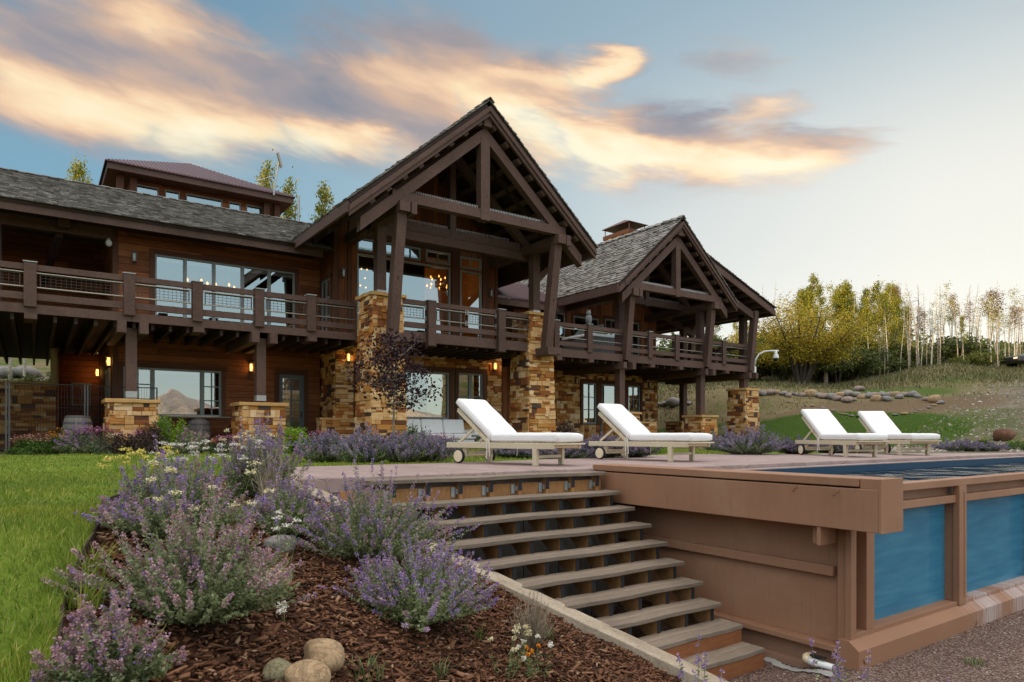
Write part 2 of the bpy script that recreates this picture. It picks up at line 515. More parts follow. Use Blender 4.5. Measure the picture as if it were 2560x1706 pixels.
simple('galvanized', (.42, .44, .45), .5, .5, metal=.6, var=.3, scale=20)
simple('spike_steel', (.62, .62, .64), .35, .5, metal=.6, var=.1)
simple('wire', (.075, .052, .042), .6, .4, var=.2)
simple('fence_steel', (.020, .020, .022), .5, .4, var=.2)
simple('fence_post_steel', (.11, .115, .125), .5, .5, var=.2)
simple('black_plastic', (.015, .015, .017), .45, .4, var=.1)
simple('rubber', (.022, .022, .024), .75, .2, var=.2)
simple('white_plastic', (.80, .81, .82), .35, .4, var=.05)
simple('pvc_white', (.82, .84, .86), .3, .4, var=.06)
simple('pvc_yellowed', (.72, .62, .40), .35, .4, var=.12)
simple('white_fabric', (.86, .86, .875), .9, .1, var=.07, scale=3, bump=.9, bscale=7)
simple('cord', (.80, .79, .76), .9, .1, var=.05)
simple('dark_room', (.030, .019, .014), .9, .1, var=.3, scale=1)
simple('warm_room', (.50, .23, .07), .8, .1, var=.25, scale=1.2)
simple('pale_room', (.30, .27, .23), .9, .1, var=.2, scale=1)
simple('blind', (.62, .63, .62), .8, .1, var=.05)
simple('concrete_grey', (.36, .36, .35), .9, .15, var=.35, scale=6, bump=.4)
simple('urn_glaze', (.018, .018, .020), .22, .5, var=.3, scale=4)
simple('red_hose', (.16, .015, .02), .5, .3, var=.1)
simple('owl_grey', (.22, .23, .25), .7, .2, var=.4, scale=30)
simple('tarp_grey', (.30, .32, .30), .8, .2, var=.12, scale=2)
simple('vehicle_black', (.012, .013, .015), .2, .5, var=.1, coat=.5)
simple('tank_liner', (.016, .060, .115), .6, .2, var=.10, scale=1.2)
simple('retaining', (.16, .145, .13), .9, .15, var=.45, scale=4, stretch=(3, 3, .6), bump=.4)

def pool_paint():
    m, nt, b = new_mat('pool_paint')
    p = nt.objco()
    n = nt.noise(p, 1.3, 5, .6, .3)
    st = nt.noise(nt.mapping(p, (7, 7, .7)), 3.0, 5, .65, .3)
    k = nt.m('ADD', .70, nt.m('ADD', nt.m('MULTIPLY', n, .40), nt.m('MULTIPLY', st, .20)))
    c = nt.mix(1.0, (.32, .165, .098), nt.comb(k, k, k), 'MULTIPLY')
    fade = nt.maprange(nt.noise(nt.vm('ADD', p, (3, 7, 1)), .9, 5, .65, .6), .48, .70)
    c = nt.mix(nt.m('MULTIPLY', fade, .55), c, (.40, .25, .165))
    run = nt.maprange(nt.noise(nt.mapping(p, (16, 16, .8)), 1.6, 5, .7, .2), .60, .76)
    c = nt.mix(nt.m('MULTIPLY', run, .55), c, (.15, .082, .055))
    sc = nt.maprange(nt.noise(p, 11, 6, .75, 1.0), .66, .72)
    c = nt.mix(nt.m('MULTIPLY', sc, .40), c, (.12, .06, .045))
    px_, py_, pz_ = nt.sep(nt.pos())
    mud = nt.m('MULTIPLY', nt.maprange(nt.m('ADD', pz_, nt.m('MULTIPLY', nt.noise(nt.pos(), 5, 5, .7), .35)), -1.50, -1.28, 1, 0), .45)
    c = nt.mix(mud, c, (.235, .17, .135))
    pset(nt, b, col=c, rough=nt.m('ADD', .36, nt.m('MULTIPLY', n, .35)), spec=.35, normal=nt.bump(nt.m('ADD', nt.noise(p, 2.2, 3, .5), nt.m('MULTIPLY', nt.noise(p, 60, 3, .6), .06)), .22, .03))
    # the skirt below the windows carries streaks of lime scale
    m2, nt2, b2 = new_mat('pool_paint_scaled')
    p = nt2.pos()
    x, y, z = nt2.sep(p)
    n = nt2.noise(p, 1.3, 5, .6, .3)
    k = nt2.m('ADD', .84, nt2.m('MULTIPLY', n, .30))
    c = nt2.mix(1.0, (.32, .165, .098), nt2.comb(k, k, k), 'MULTIPLY')
    s1 = nt2.noise(nt2.comb(nt2.m('MULTIPLY', x, 34.0), nt2.m('MULTIPLY', z, 1.3), 0.0), 1.0, 4, .7)
    s2 = nt2.noise(nt2.comb(nt2.m('MULTIPLY', x, 1.5), nt2.m('MULTIPLY', z, .6), 4.0), 1.0, 2, .5)
    edge = nt2.maprange(x, 7.3, 8.4)
    f = nt2.m('ADD', nt2.m('MULTIPLY', s1, 1.15), nt2.m('ADD', nt2.m('MULTIPLY', s2, .75), nt2.m('MULTIPLY', nt2.m('SUBTRACT', edge, 1.0), .40)))
    msk = nt2.maprange(f, .86, 1.06)
    c = nt2.mix(nt2.m('MULTIPLY', msk, .8), c, (.52, .46, .47))
    pset(nt2, b2, col=c, rough=.6, spec=.3)
pool_paint()

def glass_mat(name, tint=(1, 1, 1), refl=.45, dark=.55, bump=.0, bs=.6):
    m, nt, b = new_mat(name)
    t = m.node_tree
    t.nodes.remove(b)
    out = t.nodes['Material Output']
    gl = nt.n('ShaderNodeBsdfGlossy'); gl.inputs['Roughness'].default_value = 0.0; nt.set(gl.inputs['Color'], tint)
    tr = nt.n('ShaderNodeBsdfTransparent'); nt.set(tr.inputs['Color'], (dark, dark, dark))
    lw = nt.n('ShaderNodeLayerWeight'); lw.inputs['Blend'].default_value = .35
    f = nt.m('ADD', refl, nt.m('MULTIPLY', lw.outputs['Fresnel'], .35), clamp=True)
    mx = nt.n('ShaderNodeMixShader'); nt.set(mx.inputs[0], f)
    t.links.new(tr.outputs[0], mx.inputs[1]); t.links.new(gl.outputs[0], mx.inputs[2]); t.links.new(mx.outputs[0], out.inputs[0])
    if bump:
        nt.set(gl.inputs['Normal'], nt.bump(nt.noise(nt.objco(), bs, 1, .4), bump, .02))
    return m
glass_mat('glass', (.86, .96, 1.0), .40, .75, .03)
glass_mat('lamp_glass', (1, 1, 1), .12, .92)
glass_mat('clear_mesh', (1, 1, 1), .04, .93)

def water_mats():
    m, nt, b = new_mat('water')
    t = m.node_tree; t.nodes.remove(b); out = t.nodes['Material Output']
    p = nt.pos()
    h = nt.m('ADD', nt.noise(nt.mapping(p, (1.0, 1.0, 1)), .95, 2, .5, .4), nt.m('MULTIPLY', nt.noise(p, 2.6, 1, .5), .20))
    nrm = nt.bump(h, 1.0, .34)
    gl = nt.n('ShaderNodeBsdfGlossy'); gl.inputs['Roughness'].default_value = .02; nt.set(gl.inputs['Normal'], nrm)
    tr = nt.n('ShaderNodeBsdfTransparent'); nt.set(tr.inputs['Color'], (.80, .93, .97))
    fr = nt.n('ShaderNodeFresnel'); fr.inputs['IOR'].default_value = 1.33; nt.set(fr.inputs['Normal'], nrm)
    mx = nt.n('ShaderNodeMixShader'); nt.set(mx.inputs[0], fr.outputs[0])
    t.links.new(tr.outputs[0], mx.inputs[1]); t.links.new(gl.outputs[0], mx.inputs[2]); t.links.new(mx.outputs[0], out.inputs[0])
    # thick pool pane: water right behind it
    m, nt, b = new_mat('pool_pane')
    t = m.node_tree; t.nodes.remove(b); out = t.nodes['Material Output']
    p = nt.pos()
    rp = nt.noise(nt.mapping(p, (.7, 1, 4.6)), 2.4, 3, .5, .5)
    gl = nt.n('ShaderNodeBsdfGlossy'); gl.inputs['Roughness'].default_value = .03
    nt.set(gl.inputs['Normal'], nt.bump(rp, .18, .05))
    tr = nt.n('ShaderNodeBsdfTransparent'); nt.set(tr.inputs['Color'], nt.ramp(rp, [(.3, (.62, .86, .98)), (.7, (.92, .98, 1.0))]))
    rc = nt.ramp(rp, [(.30, (.06, .33, .57)), (.5, (.085, .40, .66)), (.70, (.12, .48, .73))])
    df = nt.n('ShaderNodeBsdfDiffuse'); nt.set(df.inputs['Color'], nt.ramp(rp, [(.32, (.066, .37, .63)), (.52, (.09, .44, .70)), (.68, (.125, .51, .76))]))
    tl = nt.n('ShaderNodeBsdfTranslucent'); nt.set(tl.inputs['Color'], rc)
    m0 = nt.n('ShaderNodeMixShader'); m0.inputs[0].default_value = .58
    t.links.new(df.outputs[0], m0.inputs[1]); t.links.new(tl.outputs[0], m0.inputs[2])
    m1 = nt.n('ShaderNodeMixShader'); m1.inputs[0].default_value = .84
    t.links.new(tr.outputs[0], m1.inputs[1]); t.links.new(m0.outputs[0], m1.inputs[2])
    mx = nt.n('ShaderNodeMixShader'); mx.inputs[0].default_value = .12
    t.links.new(m1.outputs[0], mx.inputs[1]); t.links.new(gl.outputs[0], mx.inputs[2]); t.links.new(mx.outputs[0], out.inputs[0])
water_mats()

def emit(name, col, st, base=None):
    m, nt, b = new_mat(name)
    pset(nt, b, col=base or col, em=col, es=st, rough=.5)
emit('lamp_glow', (1.0, .50, .12), 3.2)
emit('bulb', (1.0, .46, .10), 4.2)

def leaf_mat(name, stops, rough=.6, trans=.35, spec=.25, objvar=.25):
    """leaves: colour by leaf, some light let through"""
    m, nt, b = new_mat(name)
    t = m.node_tree; out = t.nodes['Material Output']
    r = nt.island()
    c = nt.ramp(r, stops)
    k = nt.m('ADD', 1.0 - objvar / 2, nt.m('MULTIPLY', nt.objrand(), objvar))
    c = nt.mix(1.0, c, nt.comb(k, k, k), 'MULTIPLY')
    pset(nt, b, col=c, rough=rough, spec=spec)
    tl = nt.n('ShaderNodeBsdfTranslucent'); nt.set(tl.inputs['Color'], c)
    mx = nt.n('ShaderNodeMixShader'); mx.inputs[0].default_value = trans
    t.links.new(b.outputs[0], mx.inputs[1]); t.links.new(tl.outputs[0], mx.inputs[2]); t.links.new(mx.outputs[0], out.inputs[0])
    return m
leaf_mat('catmint_leaf', [(0, (.15, .20, .085)), (.5, (.30, .355, .175)), (1, (.47, .51, .31))], trans=.45)
leaf_mat('catmint_flower', [(0, (.19, .12, .44)), (.35, (.32, .21, .58)), (.65, (.45, .32, .58)), (.85, (.44, .29, .37)), (1, (.55, .43, .62))], trans=.25)
leaf_mat('catmint_faded', [(0, (.34, .18, .23)), (.45, (.50, .30, .33)), (.8, (.60, .42, .40)), (.93, (.42, .27, .58)), (1, (.64, .52, .46))], trans=.25)
leaf_mat('lavender_leaf', [(0, (.075, .105, .055)), (1, (.21, .24, .145))])
leaf_mat('lavender_flower', [(0, (.17, .145, .24)), (.5, (.265, .23, .345)), (1, (.39, .345, .45))], trans=.2)
leaf_mat('yarrow_white', [(0, (.70, .68, .60)), (1, (.88, .87, .82))], trans=.15)
leaf_mat('yarrow_cream', [(0, (.66, .58, .33)), (1, (.80, .74, .52))], trans=.15)
leaf_mat('yarrow_yellow', [(0, (.60, .50, .09)), (1, (.78, .68, .20))], trans=.15)
leaf_mat('yarrow_pink', [(0, (.34, .10, .22)), (1, (.56, .24, .40))], trans=.15)
leaf_mat('flower_orange', [(0, (.70, .22, .01)), (1, (.85, .38, .03))], trans=.15)
leaf_mat('flower_yellow', [(0, (.80, .50, .02)), (1, (.88, .64, .06))], trans=.15)
leaf_mat('sedum_pink', [(0, (.34, .17, .14)), (1, (.52, .30, .24))], trans=.15)
leaf_mat('green_leaf', [(0, (.055, .12, .022)), (.6, (.115, .21, .040)), (1, (.21, .31, .075))])
leaf_mat('lime_leaf', [(0, (.13, .24, .018)), (.6, (.22, .37, .035)), (1, (.34, .48, .07))])
leaf_mat('plum_leaf', [(0, (.016, .007, .013)), (.6, (.040, .015, .026)), (1, (.085, .040, .050))], trans=.2)
leaf_mat('barberry_leaf', [(0, (.035, .025, .022)), (.6, (.085, .055, .045)), (1, (.16, .105, .085))], trans=.2)
leaf_mat('aspen_leaf', [(0, (.09, .135, .02)), (.5, (.25, .265, .032)), (.85, (.48, .40, .042)), (1, (.64, .48, .06))], trans=.4)
leaf_mat('golden_leaf', [(0, (.15, .15, .022)), (.45, (.40, .33, .036)), (.8, (.66, .48, .05)), (1, (.80, .60, .09))], trans=.4)
leaf_mat('shrub_leaf', [(0, (.045, .070, .020)), (.6, (.105, .135, .038)), (1, (.21, .215, .058))], trans=.3)
leaf_mat('rust_leaf', [(0, (.12, .06, .018)), (.6, (.23, .12, .03)), (1, (.32, .19, .06))], trans=.35)
leaf_mat('grass_blade', [(0, (.115, .185, .022)), (.45, (.21, .29, .034)), (.8, (.30, .355, .058)), (1, (.43, .42, .13))], trans=.4, objvar=0)
_g = MT['grass_blade']; _n = NT(_g.node_tree); _p = _n.pos()
_f = _n.m('ADD', _n.m('MULTIPLY', _n.noise(_p, .8, 4, .6, .4), .6), _n.m('MULTIPLY', _n.noise(_p, 4.5, 4, .6), .4))
_t = _n.ramp(_f, [(.32, (.62, .72, .75)), (.5, (1.0, 1.0, 1.0)), (.66, (1.55, 1.28, 1.15))])
_b = _g.node_tree.nodes['Principled BSDF']; _s = _b.inputs['Base Color'].links[0].from_socket
_c = _n.mix(1.0, _s, _t, 'MULTIPLY'); _n.set(_b.inputs['Base Color'], _c)
for _x in _g.node_tree.nodes:
    if _x.type == 'BSDF_TRANSLUCENT': _n.set(_x.inputs['Color'], _c)
leaf_mat('wild_grass', [(0, (.075, .090, .030)), (.4, (.135, .135, .055)), (.75, (.22, .195, .10)), (1, (.36, .31, .19))], trans=.35, objvar=.2)
leaf_mat('slope_blade', [(0, (.07, .15, .016)), (.5, (.135, .235, .024)), (1, (.22, .30, .05))], trans=.3, objvar=0)
m, nt, b = new_mat('pebble_grey')
pset(nt, b, col=nt.ramp(nt.island(), [(0, (.09, .075, .062)), (.5, (.21, .18, .155)), (.9, (.36, .32, .285)), (1, (.52, .48, .44))]), rough=.9)
leaf_mat('dry_stem', [(0, (.22, .17, .12)), (1, (.46, .39, .31))], trans=.1)
leaf_mat('green_stem', [(0, (.09, .13, .045)), (1, (.21, .25, .11))], trans=.15)

def chips():
    m, nt, b = new_mat('mulch_chip')
    r = nt.island()
    c = nt.ramp(r, [(0, (.032, .014, .008)), (.40, (.100, .041, .020)), (.75, (.17, .076, .038)), (.94, (.25, .125, .068)), (1, (.38, .25, .16))])
    g = nt.noise(nt.mapping(nt.objco(), (60, 60, 60)), 1.0, 4, .6)
    k = nt.m('ADD', .65, nt.m('MULTIPLY', g, .7))
    pset(nt, b, col=nt.mix(1.0, c, nt.comb(k, k, k), 'MULTIPLY'), rough=.8, spec=.25)
chips()
simple('mulch_soil', (.065, .029, .017), .95, .1, var=.8, scale=30, bump=1.0, bscale=45)

def grounds():
    # lawn soil under the blades
    m, nt, b = new_mat('lawn_green')
    p = nt.pos()
    n = nt.noise(p, .9, 4, .6); n2 = nt.noise(p, 30, 5, .7)
    c = nt.ramp(nt.m('ADD', nt.m('MULTIPLY', n, .45), nt.m('MULTIPLY', n2, .55)), [(.25, (.080, .140, .014)), (.5, (.14, .215, .022)), (.75, (.21, .275, .038))])
    pset(nt, b, col=c, rough=.85, spec=.15, normal=nt.bump(n2, 1.0, .03))
    # stamped concrete
    m, nt, b = new_mat('patio_concrete')
    p = nt.pos()
    pw = nt.vm('ADD', p, nt.vm('MULTIPLY', nt.noise(p, 1.7, 4, .6, 0, out='Color'), (.25, .25, 0)))
    cr = nt.vor(pw, 1.7, 'DISTANCE_TO_EDGE')
    n = nt.noise(p, 2.2, 6, .65, .5); n2 = nt.noise(p, 26, 5, .6)
    c = nt.ramp(nt.m('ADD', nt.m('MULTIPLY', n, .75), nt.m('MULTIPLY', n2, .3)), [(.25, (.235, .165, .155)), (.55, (.37, .275, .262)), (.8, (.47, .37, .355))])
    joint = nt.maprange(cr, 0, .018, 1, 0)
    c = nt.mix(nt.m('MULTIPLY', joint, .35), c, (.15, .10, .09))
    hh = nt.m('SUBTRACT', nt.m('MULTIPLY', n, .8), nt.m('MULTIPLY', joint, .5))
    pset(nt, b, col=c, rough=nt.m('ADD', .42, nt.m('MULTIPLY', n2, .3)), spec=.3, normal=nt.bump(hh, .5, .02))
    # curb of weathered concrete
    m, nt, b = new_mat('curb_concrete')
    p = nt.pos()
    n = nt.noise(p, 3.5, 6, .7, .3); n2 = nt.noise(p, 45, 4, .65)
    c = nt.ramp(nt.m('ADD', nt.m('MULTIPLY', n, .6), nt.m('MULTIPLY', n2, .4)), [(.3, (.20, .155, .115)), (.5, (.40, .335, .26)), (.72, (.55, .475, .385))])
    pset(nt, b, col=c, rough=.9, spec=.15, normal=nt.bump(nt.m('ADD', n, nt.m('MULTIPLY', n2, .5)), .6, .015))
    # gravel yard
    m, nt, b = new_mat('gravel')
    p = nt.pos()
    v = nt.n('ShaderNodeTexVoronoi'); nt.set(v.inputs['Vector'], p); v.inputs['Scale'].default_value = 62
    hue = nt.sep(v.outputs['Color'])[0]
    n = nt.noise(p, .8, 4, .6)
    c = nt.ramp(hue, [(0, (.085, .050, .040)), (.4, (.17, .108, .088)), (.75, (.26, .175, .145)), (1, (.38, .31, .27))])
    k = nt.m('ADD', .65, nt.m('MULTIPLY', n, .6))
    c = nt.mix(1.0, c, nt.comb(k, k, k), 'MULTIPLY')
    pset(nt, b, col=c, rough=.85, spec=.2, normal=nt.bump(v.outputs['Distance'], 1.0, .02))
    # open hillside: dry grass, green flush, dirt and gravel
    m, nt, b = new_mat('hillside')
    p = nt.pos()
    x, y, z = nt.sep(p)
    n = nt.noise(p, .22, 5, .6, .3); n2 = nt.noise(p, 2.4, 6, .7, .3); n3 = nt.noise(p, 22, 4, .7)
    dry = nt.ramp(nt.m('ADD', nt.m('MULTIPLY', n2, .6), nt.m('MULTIPLY', n3, .4)), [(.25, (.095, .080, .040)), (.5, (.185, .150, .080)), (.75, (.29, .245, .145))])
    grn = nt.ramp(n3, [(.25, (.045, .080, .016)), (.75, (.110, .150, .035))])
    n4 = nt.noise(p, 7.0, 6, .75, .2)
    dirt = nt.ramp(nt.m('ADD', nt.m('MULTIPLY', n4, .6), nt.m('MULTIPLY', n3, .4)), [(.30, (.075, .062, .050)), (.5, (.185, .155, .128)), (.66, (.34, .295, .255))])
    dirt = nt.mix(nt.maprange(nt.m('ADD', n, nt.m('MULTIPLY', n4, .5)), .76, .88), dirt, (.085, .105, .032))
    c = nt.mix(nt.maprange(nt.m('ADD', n, nt.m('MULTIPLY', n2, .35)), .66, .80), dry, grn)
    # gravel drive to the east, below the mound
    def band(a0, b0, a1, b1, w):
        # distance from a segment-like line, soft edge
        L = math.hypot(a1 - a0, b1 - b0); ux, uy = (a1 - a0) / L, (b1 - b0) / L
        dd = nt.m('ABSOLUTE', nt.m('ADD', nt.m('MULTIPLY', nt.m('SUBTRACT', x, a0), -uy), nt.m('MULTIPLY', nt.m('SUBTRACT', y, b0), ux)))
        dd = nt.m('ADD', dd, nt.m('MULTIPLY', nt.m('SUBTRACT', n2, .5), w * 1.2))
        return nt.maprange(dd, w * .55, w, 1, 0)
    drv = nt.m('MAXIMUM', band(20, 6.5, 52, 13.5, 3.6), band(-30, 49, 20, 43, 4.0))
    drv = nt.m('MULTIPLY', drv, nt.m('ADD', .55, nt.m('MULTIPLY', nt.maprange(n2, .35, .6), .45)))
    c = nt.mix(drv, c, dirt)
    # bare earth inside the ring of boulders
    def ell(cx, cy, rx, ry, rot=0.0):
        ca, sa = math.cos(rot), math.sin(rot)
        xx = nt.m('SUBTRACT', x, cx); yy = nt.m('SUBTRACT', y, cy)
        a = nt.m('DIVIDE', nt.m('ADD', nt.m('MULTIPLY', xx, ca), nt.m('MULTIPLY', yy, sa)), rx)
        bq = nt.m('DIVIDE', nt.m('SUBTRACT', nt.m('MULTIPLY', yy, ca), nt.m('MULTIPLY', xx, sa)), ry)
        q = nt.m('ADD', nt.m('MULTIPLY', a, a), nt.m('MULTIPLY', bq, bq))
        return nt.m('ADD', q, nt.m('MULTIPLY', nt.m('SUBTRACT', n2, .5), .35))
    bare = nt.maprange(ell(31.2, 15.6, 5.6, 1.9, R(-36)), .8, 1.1, 1, 0)
    c = nt.mix(nt.m('MULTIPLY', bare, .85), c, nt.ramp(n3, [(.2, (.085, .055, .036)), (.8, (.23, .165, .105))]))
    # mown slope behind the east pier
    mown = nt.maprange(ell(25.3, 15.7, 6.2, 4.4, R(-38)), .88, 1.0, 1, 0)
    c = nt.mix(mown, c, nt.ramp(nt.m('ADD', nt.m('MULTIPLY', n2, .4), nt.m('MULTIPLY', n3, .6)), [(.25, (.022, .055, .008)), (.75, (.075, .125, .020))]))
    pset(nt, b, col=c, rough=.92, spec=.1, normal=nt.bump(nt.m('ADD', n2, nt.m('MULTIPLY', n3, .6)), .9, .06))
    # far mountains
    m, nt, b = new_mat('mountain_rock')
    p = nt.pos()
    n = nt.noise(p, .004, 8, .65, .4)
    c = nt.ramp(n, [(.3, (.50, .37, .29)), (.6, (.68, .52, .42)), (.8, (.80, .64, .53))])
    pset(nt, b, col=c, rough=.95, spec=.05, normal=nt.bump(n, 1.0, 60.0))
grounds()

def rocks():
    for name, st in (('boulder_grey', [(.3, (.17, .16, .155)), (.5, (.33, .31, .30)), (.75, (.50, .475, .45))]),
                     ('boulder_pink', [(.3, (.20, .145, .13)), (.5, (.37, .285, .255)), (.75, (.52, .43, .39))]),
                     ('boulder_tan', [(.3, (.32, .21, .12)), (.5, (.50, .36, .225)), (.75, (.62, .49, .345))]),
                     ('boulder_olive', [(.3, (.17, .15, .085)), (.5, (.30, .265, .165)), (.75, (.42, .375, .26))]),
                     ('boulder_rust', [(.3, (.075, .035, .022)), (.5, (.17, .085, .055)), (.75, (.27, .16, .11))])):
        m, nt, b = new_mat(name)
        p = nt.objco()
        n = nt.noise(p, 3.0, 7, .66, .4)
        n2 = nt.noise(p, 30, 4, .6)
        n3 = nt.noise(p, 7.0, 6, .7, 1.2)
        crk = nt.maprange(nt.m('ABSOLUTE', nt.m('SUBTRACT', n3, .5)), 0.0, .020, 1, 0)
        c = nt.ramp(nt.m('ADD', nt.m('MULTIPLY', n, .55), nt.m('ADD', nt.m('MULTIPLY', n2, .25), nt.m('MULTIPLY', n3, .05))), st)
        c = nt.mix(nt.m('MULTIPLY', crk, .05), c, (.10, .075, .055))
        pset(nt, b, col=c, rough=.88, spec=.2, normal=nt.bump(nt.m('SUBTRACT', nt.m('ADD', n, nt.m('MULTIPLY', n2, .5)), nt.m('MULTIPLY', crk, .2)), .7, .03))
rocks()

def bark():
    m, nt, b = new_mat('aspen_bark')
    p = nt.objco()
    n = nt.noise(nt.mapping(p, (3, 3, 9)), 1.2, 4, .7, .4)
    c = nt.ramp(n, [(.36, (.16, .135, .11)), (.43, (.56, .51, .43)), (.8, (.76, .70, .61))])
    pset(nt, b, col=c, rough=.85, spec=.1)
    m, nt, b = new_mat('dead_bark')
    n = nt.noise(nt.mapping(nt.objco(), (3, 3, 6)), 1.2, 4, .7, .4)
    c = nt.ramp(n, [(.32, (.17, .125, .095)), (.5, (.40, .325, .265)), (.8, (.60, .51, .43))])
    pset(nt, b, col=c, rough=.9, spec=.1)
    m, nt, b = new_mat('brown_bark')
    n = nt.noise(nt.mapping(nt.objco(), (6, 6, 2)), 2.0, 5, .7, .3)
    c = nt.ramp(n, [(.3, (.045, .035, .028)), (.7, (.13, .105, .085))])
    pset(nt, b, col=c, rough=.9, spec=.1)
    m, nt, b = new_mat('grey_twig')
    n = nt.noise(nt.objco(), 12, 4, .6)
    c = nt.ramp(n, [(.3, (.17, .14, .13)), (.7, (.34, .29, .26))])
    pset(nt, b, col=c, rough=.85, spec=.15)
bark()
def M(n): return MT[n]
# ---------------------------------------------------------------- ground sheets
def grid_mesh(name, X, Y, Z, mat, kind='structure', smooth=True):
    ny, nx = X.shape
    V = np.stack([X, Y, Z], -1).reshape(-1, 3)
    i = np.arange(ny - 1)[:, None] * nx + np.arange(nx - 1)[None, :]
    F = np.stack([i, i + 1, i + nx + 1, i + nx], -1).reshape(-1, 4)
    o = np_mesh(name, V, F, mat, smooth=smooth)
    o['kind'] = kind
    return o

def base_z(x, y):
    yb = np.interp(x, [-100, 0, 3, 6, 19, 30, 60], [16, 16, 8, 8, 6.6, 4.0, 0.0])
    m = sstep(-1.0, 0.0, y - yb)
    hi_ = land(x, y) - .035
    r = np.hypot(x, y)
    lo_ = -2.3 - np.clip(r - 40, 0, 4000) * .02
    # only the near and southern side is low
    far = sstep(40, 120, -y) 
    return hi_ * m + lo_ * (1 - m)
t = np.linspace(-1, 1, 340)
gx = 22 + 9.0 * np.sinh(6.6 * t) / 1.0
gy = 22 + 9.0 * np.sinh(6.6 * t)
GX, GY = np.meshgrid(gx, gy)
grid_mesh('hillside', GX, GY, base_z(GX, GY), M('hillside'))

# unseen ridge in the west, shaped to keep the last sun off the low ground
n = 160
ry = np.linspace(-1500, 1700, n)
rows = []
hgt = 81.0 + .7 * np.sin(ry * .021) + .5 * np.sin(ry * .057 + 1) + rng.normal(0, .25, n)
for k, (off, fz) in enumerate([(-160, -60), (-60, .55), (0, 1.0), (60, .5), (170, -60)]):
    z = np.full(n, float(fz)) if fz < 0 else hgt * fz
    rows.append(np.stack([np.full(n, -400.0 + off), ry, z], -1))
A = np.stack(rows)
grid_mesh('ridge', A[..., 0], A[..., 1], A[..., 2], M('hillside'))

# mountains across the valley, behind the viewer (the windows mirror them)
def mountain():
    nx, ny = 220, 40
    xs = np.linspace(-3200, 4200, nx); ys = np.linspace(0, 1, ny)
    Xm, T = np.meshgrid(xs, ys)
    prof = np.zeros(nx)
    for px_, w_, h_ in [(520, 230, 205), (250, 330, 95), (1180, 330, 150), (1650, 420, 125), (-420, 420, 110), (-1100, 500, 135), (2500, 500, 150), (3300, 400, 120), (860, 160, 70), (-2200, 600, 130)]:
        prof = np.maximum(prof, h_ * np.maximum(0, 1 - np.abs(xs - px_) / w_ * .75) ** 1.1)
    rid = sum(a * np.sin(xs * f_ + p_) for a, f_, p_ in [(9, .021, .3), (6, .047, 1.2), (4, .10, 2.0), (3, .19, .7)])
    prof = prof + rid * np.clip(prof / 60, 0, 1) + 26
    h = np.where(T < .75, T / .75, (1 - T) / .25)
    Z = -90 + (prof[None, :] + 90) * h ** .9
    rr = rng.normal(0, 1, (ny, nx))
    for _ in range(2):
        rr = (rr + np.roll(rr, 1, 1) + np.roll(rr, -1, 1)) / 2.2
    Z = Z + 7 * rr * np.sin(np.pi * h) 
    Yv = -2500 - T * 1100
    Yv = Yv - 90 * np.sin(Xm * .013 + T * 3) - 50 * np.sin(Xm * .031)
    grid_mesh('mountains', Xm[:, ::-1], Yv, Z[:, ::-1], M('mountain_rock'), smooth=False)
mountain()

# lawn
LE_Y = np.array([-6, 1, 2.0, 2.6, 3.2, 4.4, 5.2, 5.9, 7.0, 8.0, 8.6, 8.9, 17.6])
LE_X = np.array([-2.6, -.50, -.22, -.05, .10, .25, .36, .62, 1.25, 1.95, 2.5, 4.0, 16.0])
def lawn_edge(y):
    return np.interp(y, LE_Y, LE_X) + .03 * np.sin(np.asarray(y) * 3.1)
def ground_z(x, y):
    z = bed_z(x, y)
    f = sstep(5.7, 6.9, y)
    return np.maximum(z * (1 - f) + (-.03) * f, -1.85)
yy = np.concatenate([np.linspace(-6, 9, 120), np.linspace(9.2, 17.7, 40)])
uu = np.linspace(0, 1, 90) ** 2
XL = np.where(yy[:, None] > 8.6, 16.0, lawn_edge(yy)[:, None]) - uu[None, :] * 45
YL = np.repeat(yy[:, None], len(uu), 1)
lawn = grid_mesh('lawn', XL[:, ::-1], YL, (ground_z(XL, YL) + .012 * np.sin(XL * 1.7) * np.sin(YL * 1.3))[:, ::-1], M('lawn_green'))

# mulch bed
def curb_x(y):
    return 2.0 + (6.1 - np.asarray(y, float)) * 1.025
def bed_right(y):
    y = np.asarray(y, float)
    return np.where(y > 6.1, np.interp(y, [6.1, 6.2, 8.3, 8.8], [1.95, 1.95, 2.62, 2.62]), np.where(y > 3.2, curb_x(y), 4.97 + (3.2 - y) * .35))
yy = np.linspace(-3, 8.7, 150); uu = np.linspace(0, 1, 80)
le = lawn_edge(yy); rr_ = np.maximum(bed_right(yy), le + .02)
XB = le[:, None] + (rr_ - le)[:, None] * uu[None, :]
YB = np.repeat(yy[:, None], len(uu), 1)
bump_ = .018 * np.sin(XB * 7 + YB * 3) * np.sin(YB * 6 - XB * 4) + .012 * np.sin(XB * 17 + 2) * np.sin(YB * 15)
grid_mesh('mulch_bed', XB, YB, ground_z(XB, YB) - .035 + bump_, M('mulch_soil'))

# gravel yard at the foot of the stairs
xs = np.concatenate([np.linspace(1.5, 12, 70), np.linspace(12.5, 60, 30)]); ys = np.concatenate([np.linspace(-40, 0, 25), np.linspace(.2, 6.12, 60)])
GXv, GYv = np.meshgrid(xs, ys)
def gravel_z(x, y):
    return -1.75 + .135 * sstep(3.75, 3.1, np.asarray(y, float)) * sstep(4.7, 5.6, np.asarray(x, float))
grid_mesh('gravel_yard', GXv, GYv, gravel_z(GXv, GYv) - np.clip(-GYv - 6, 0, 40) * .05, M('gravel'))

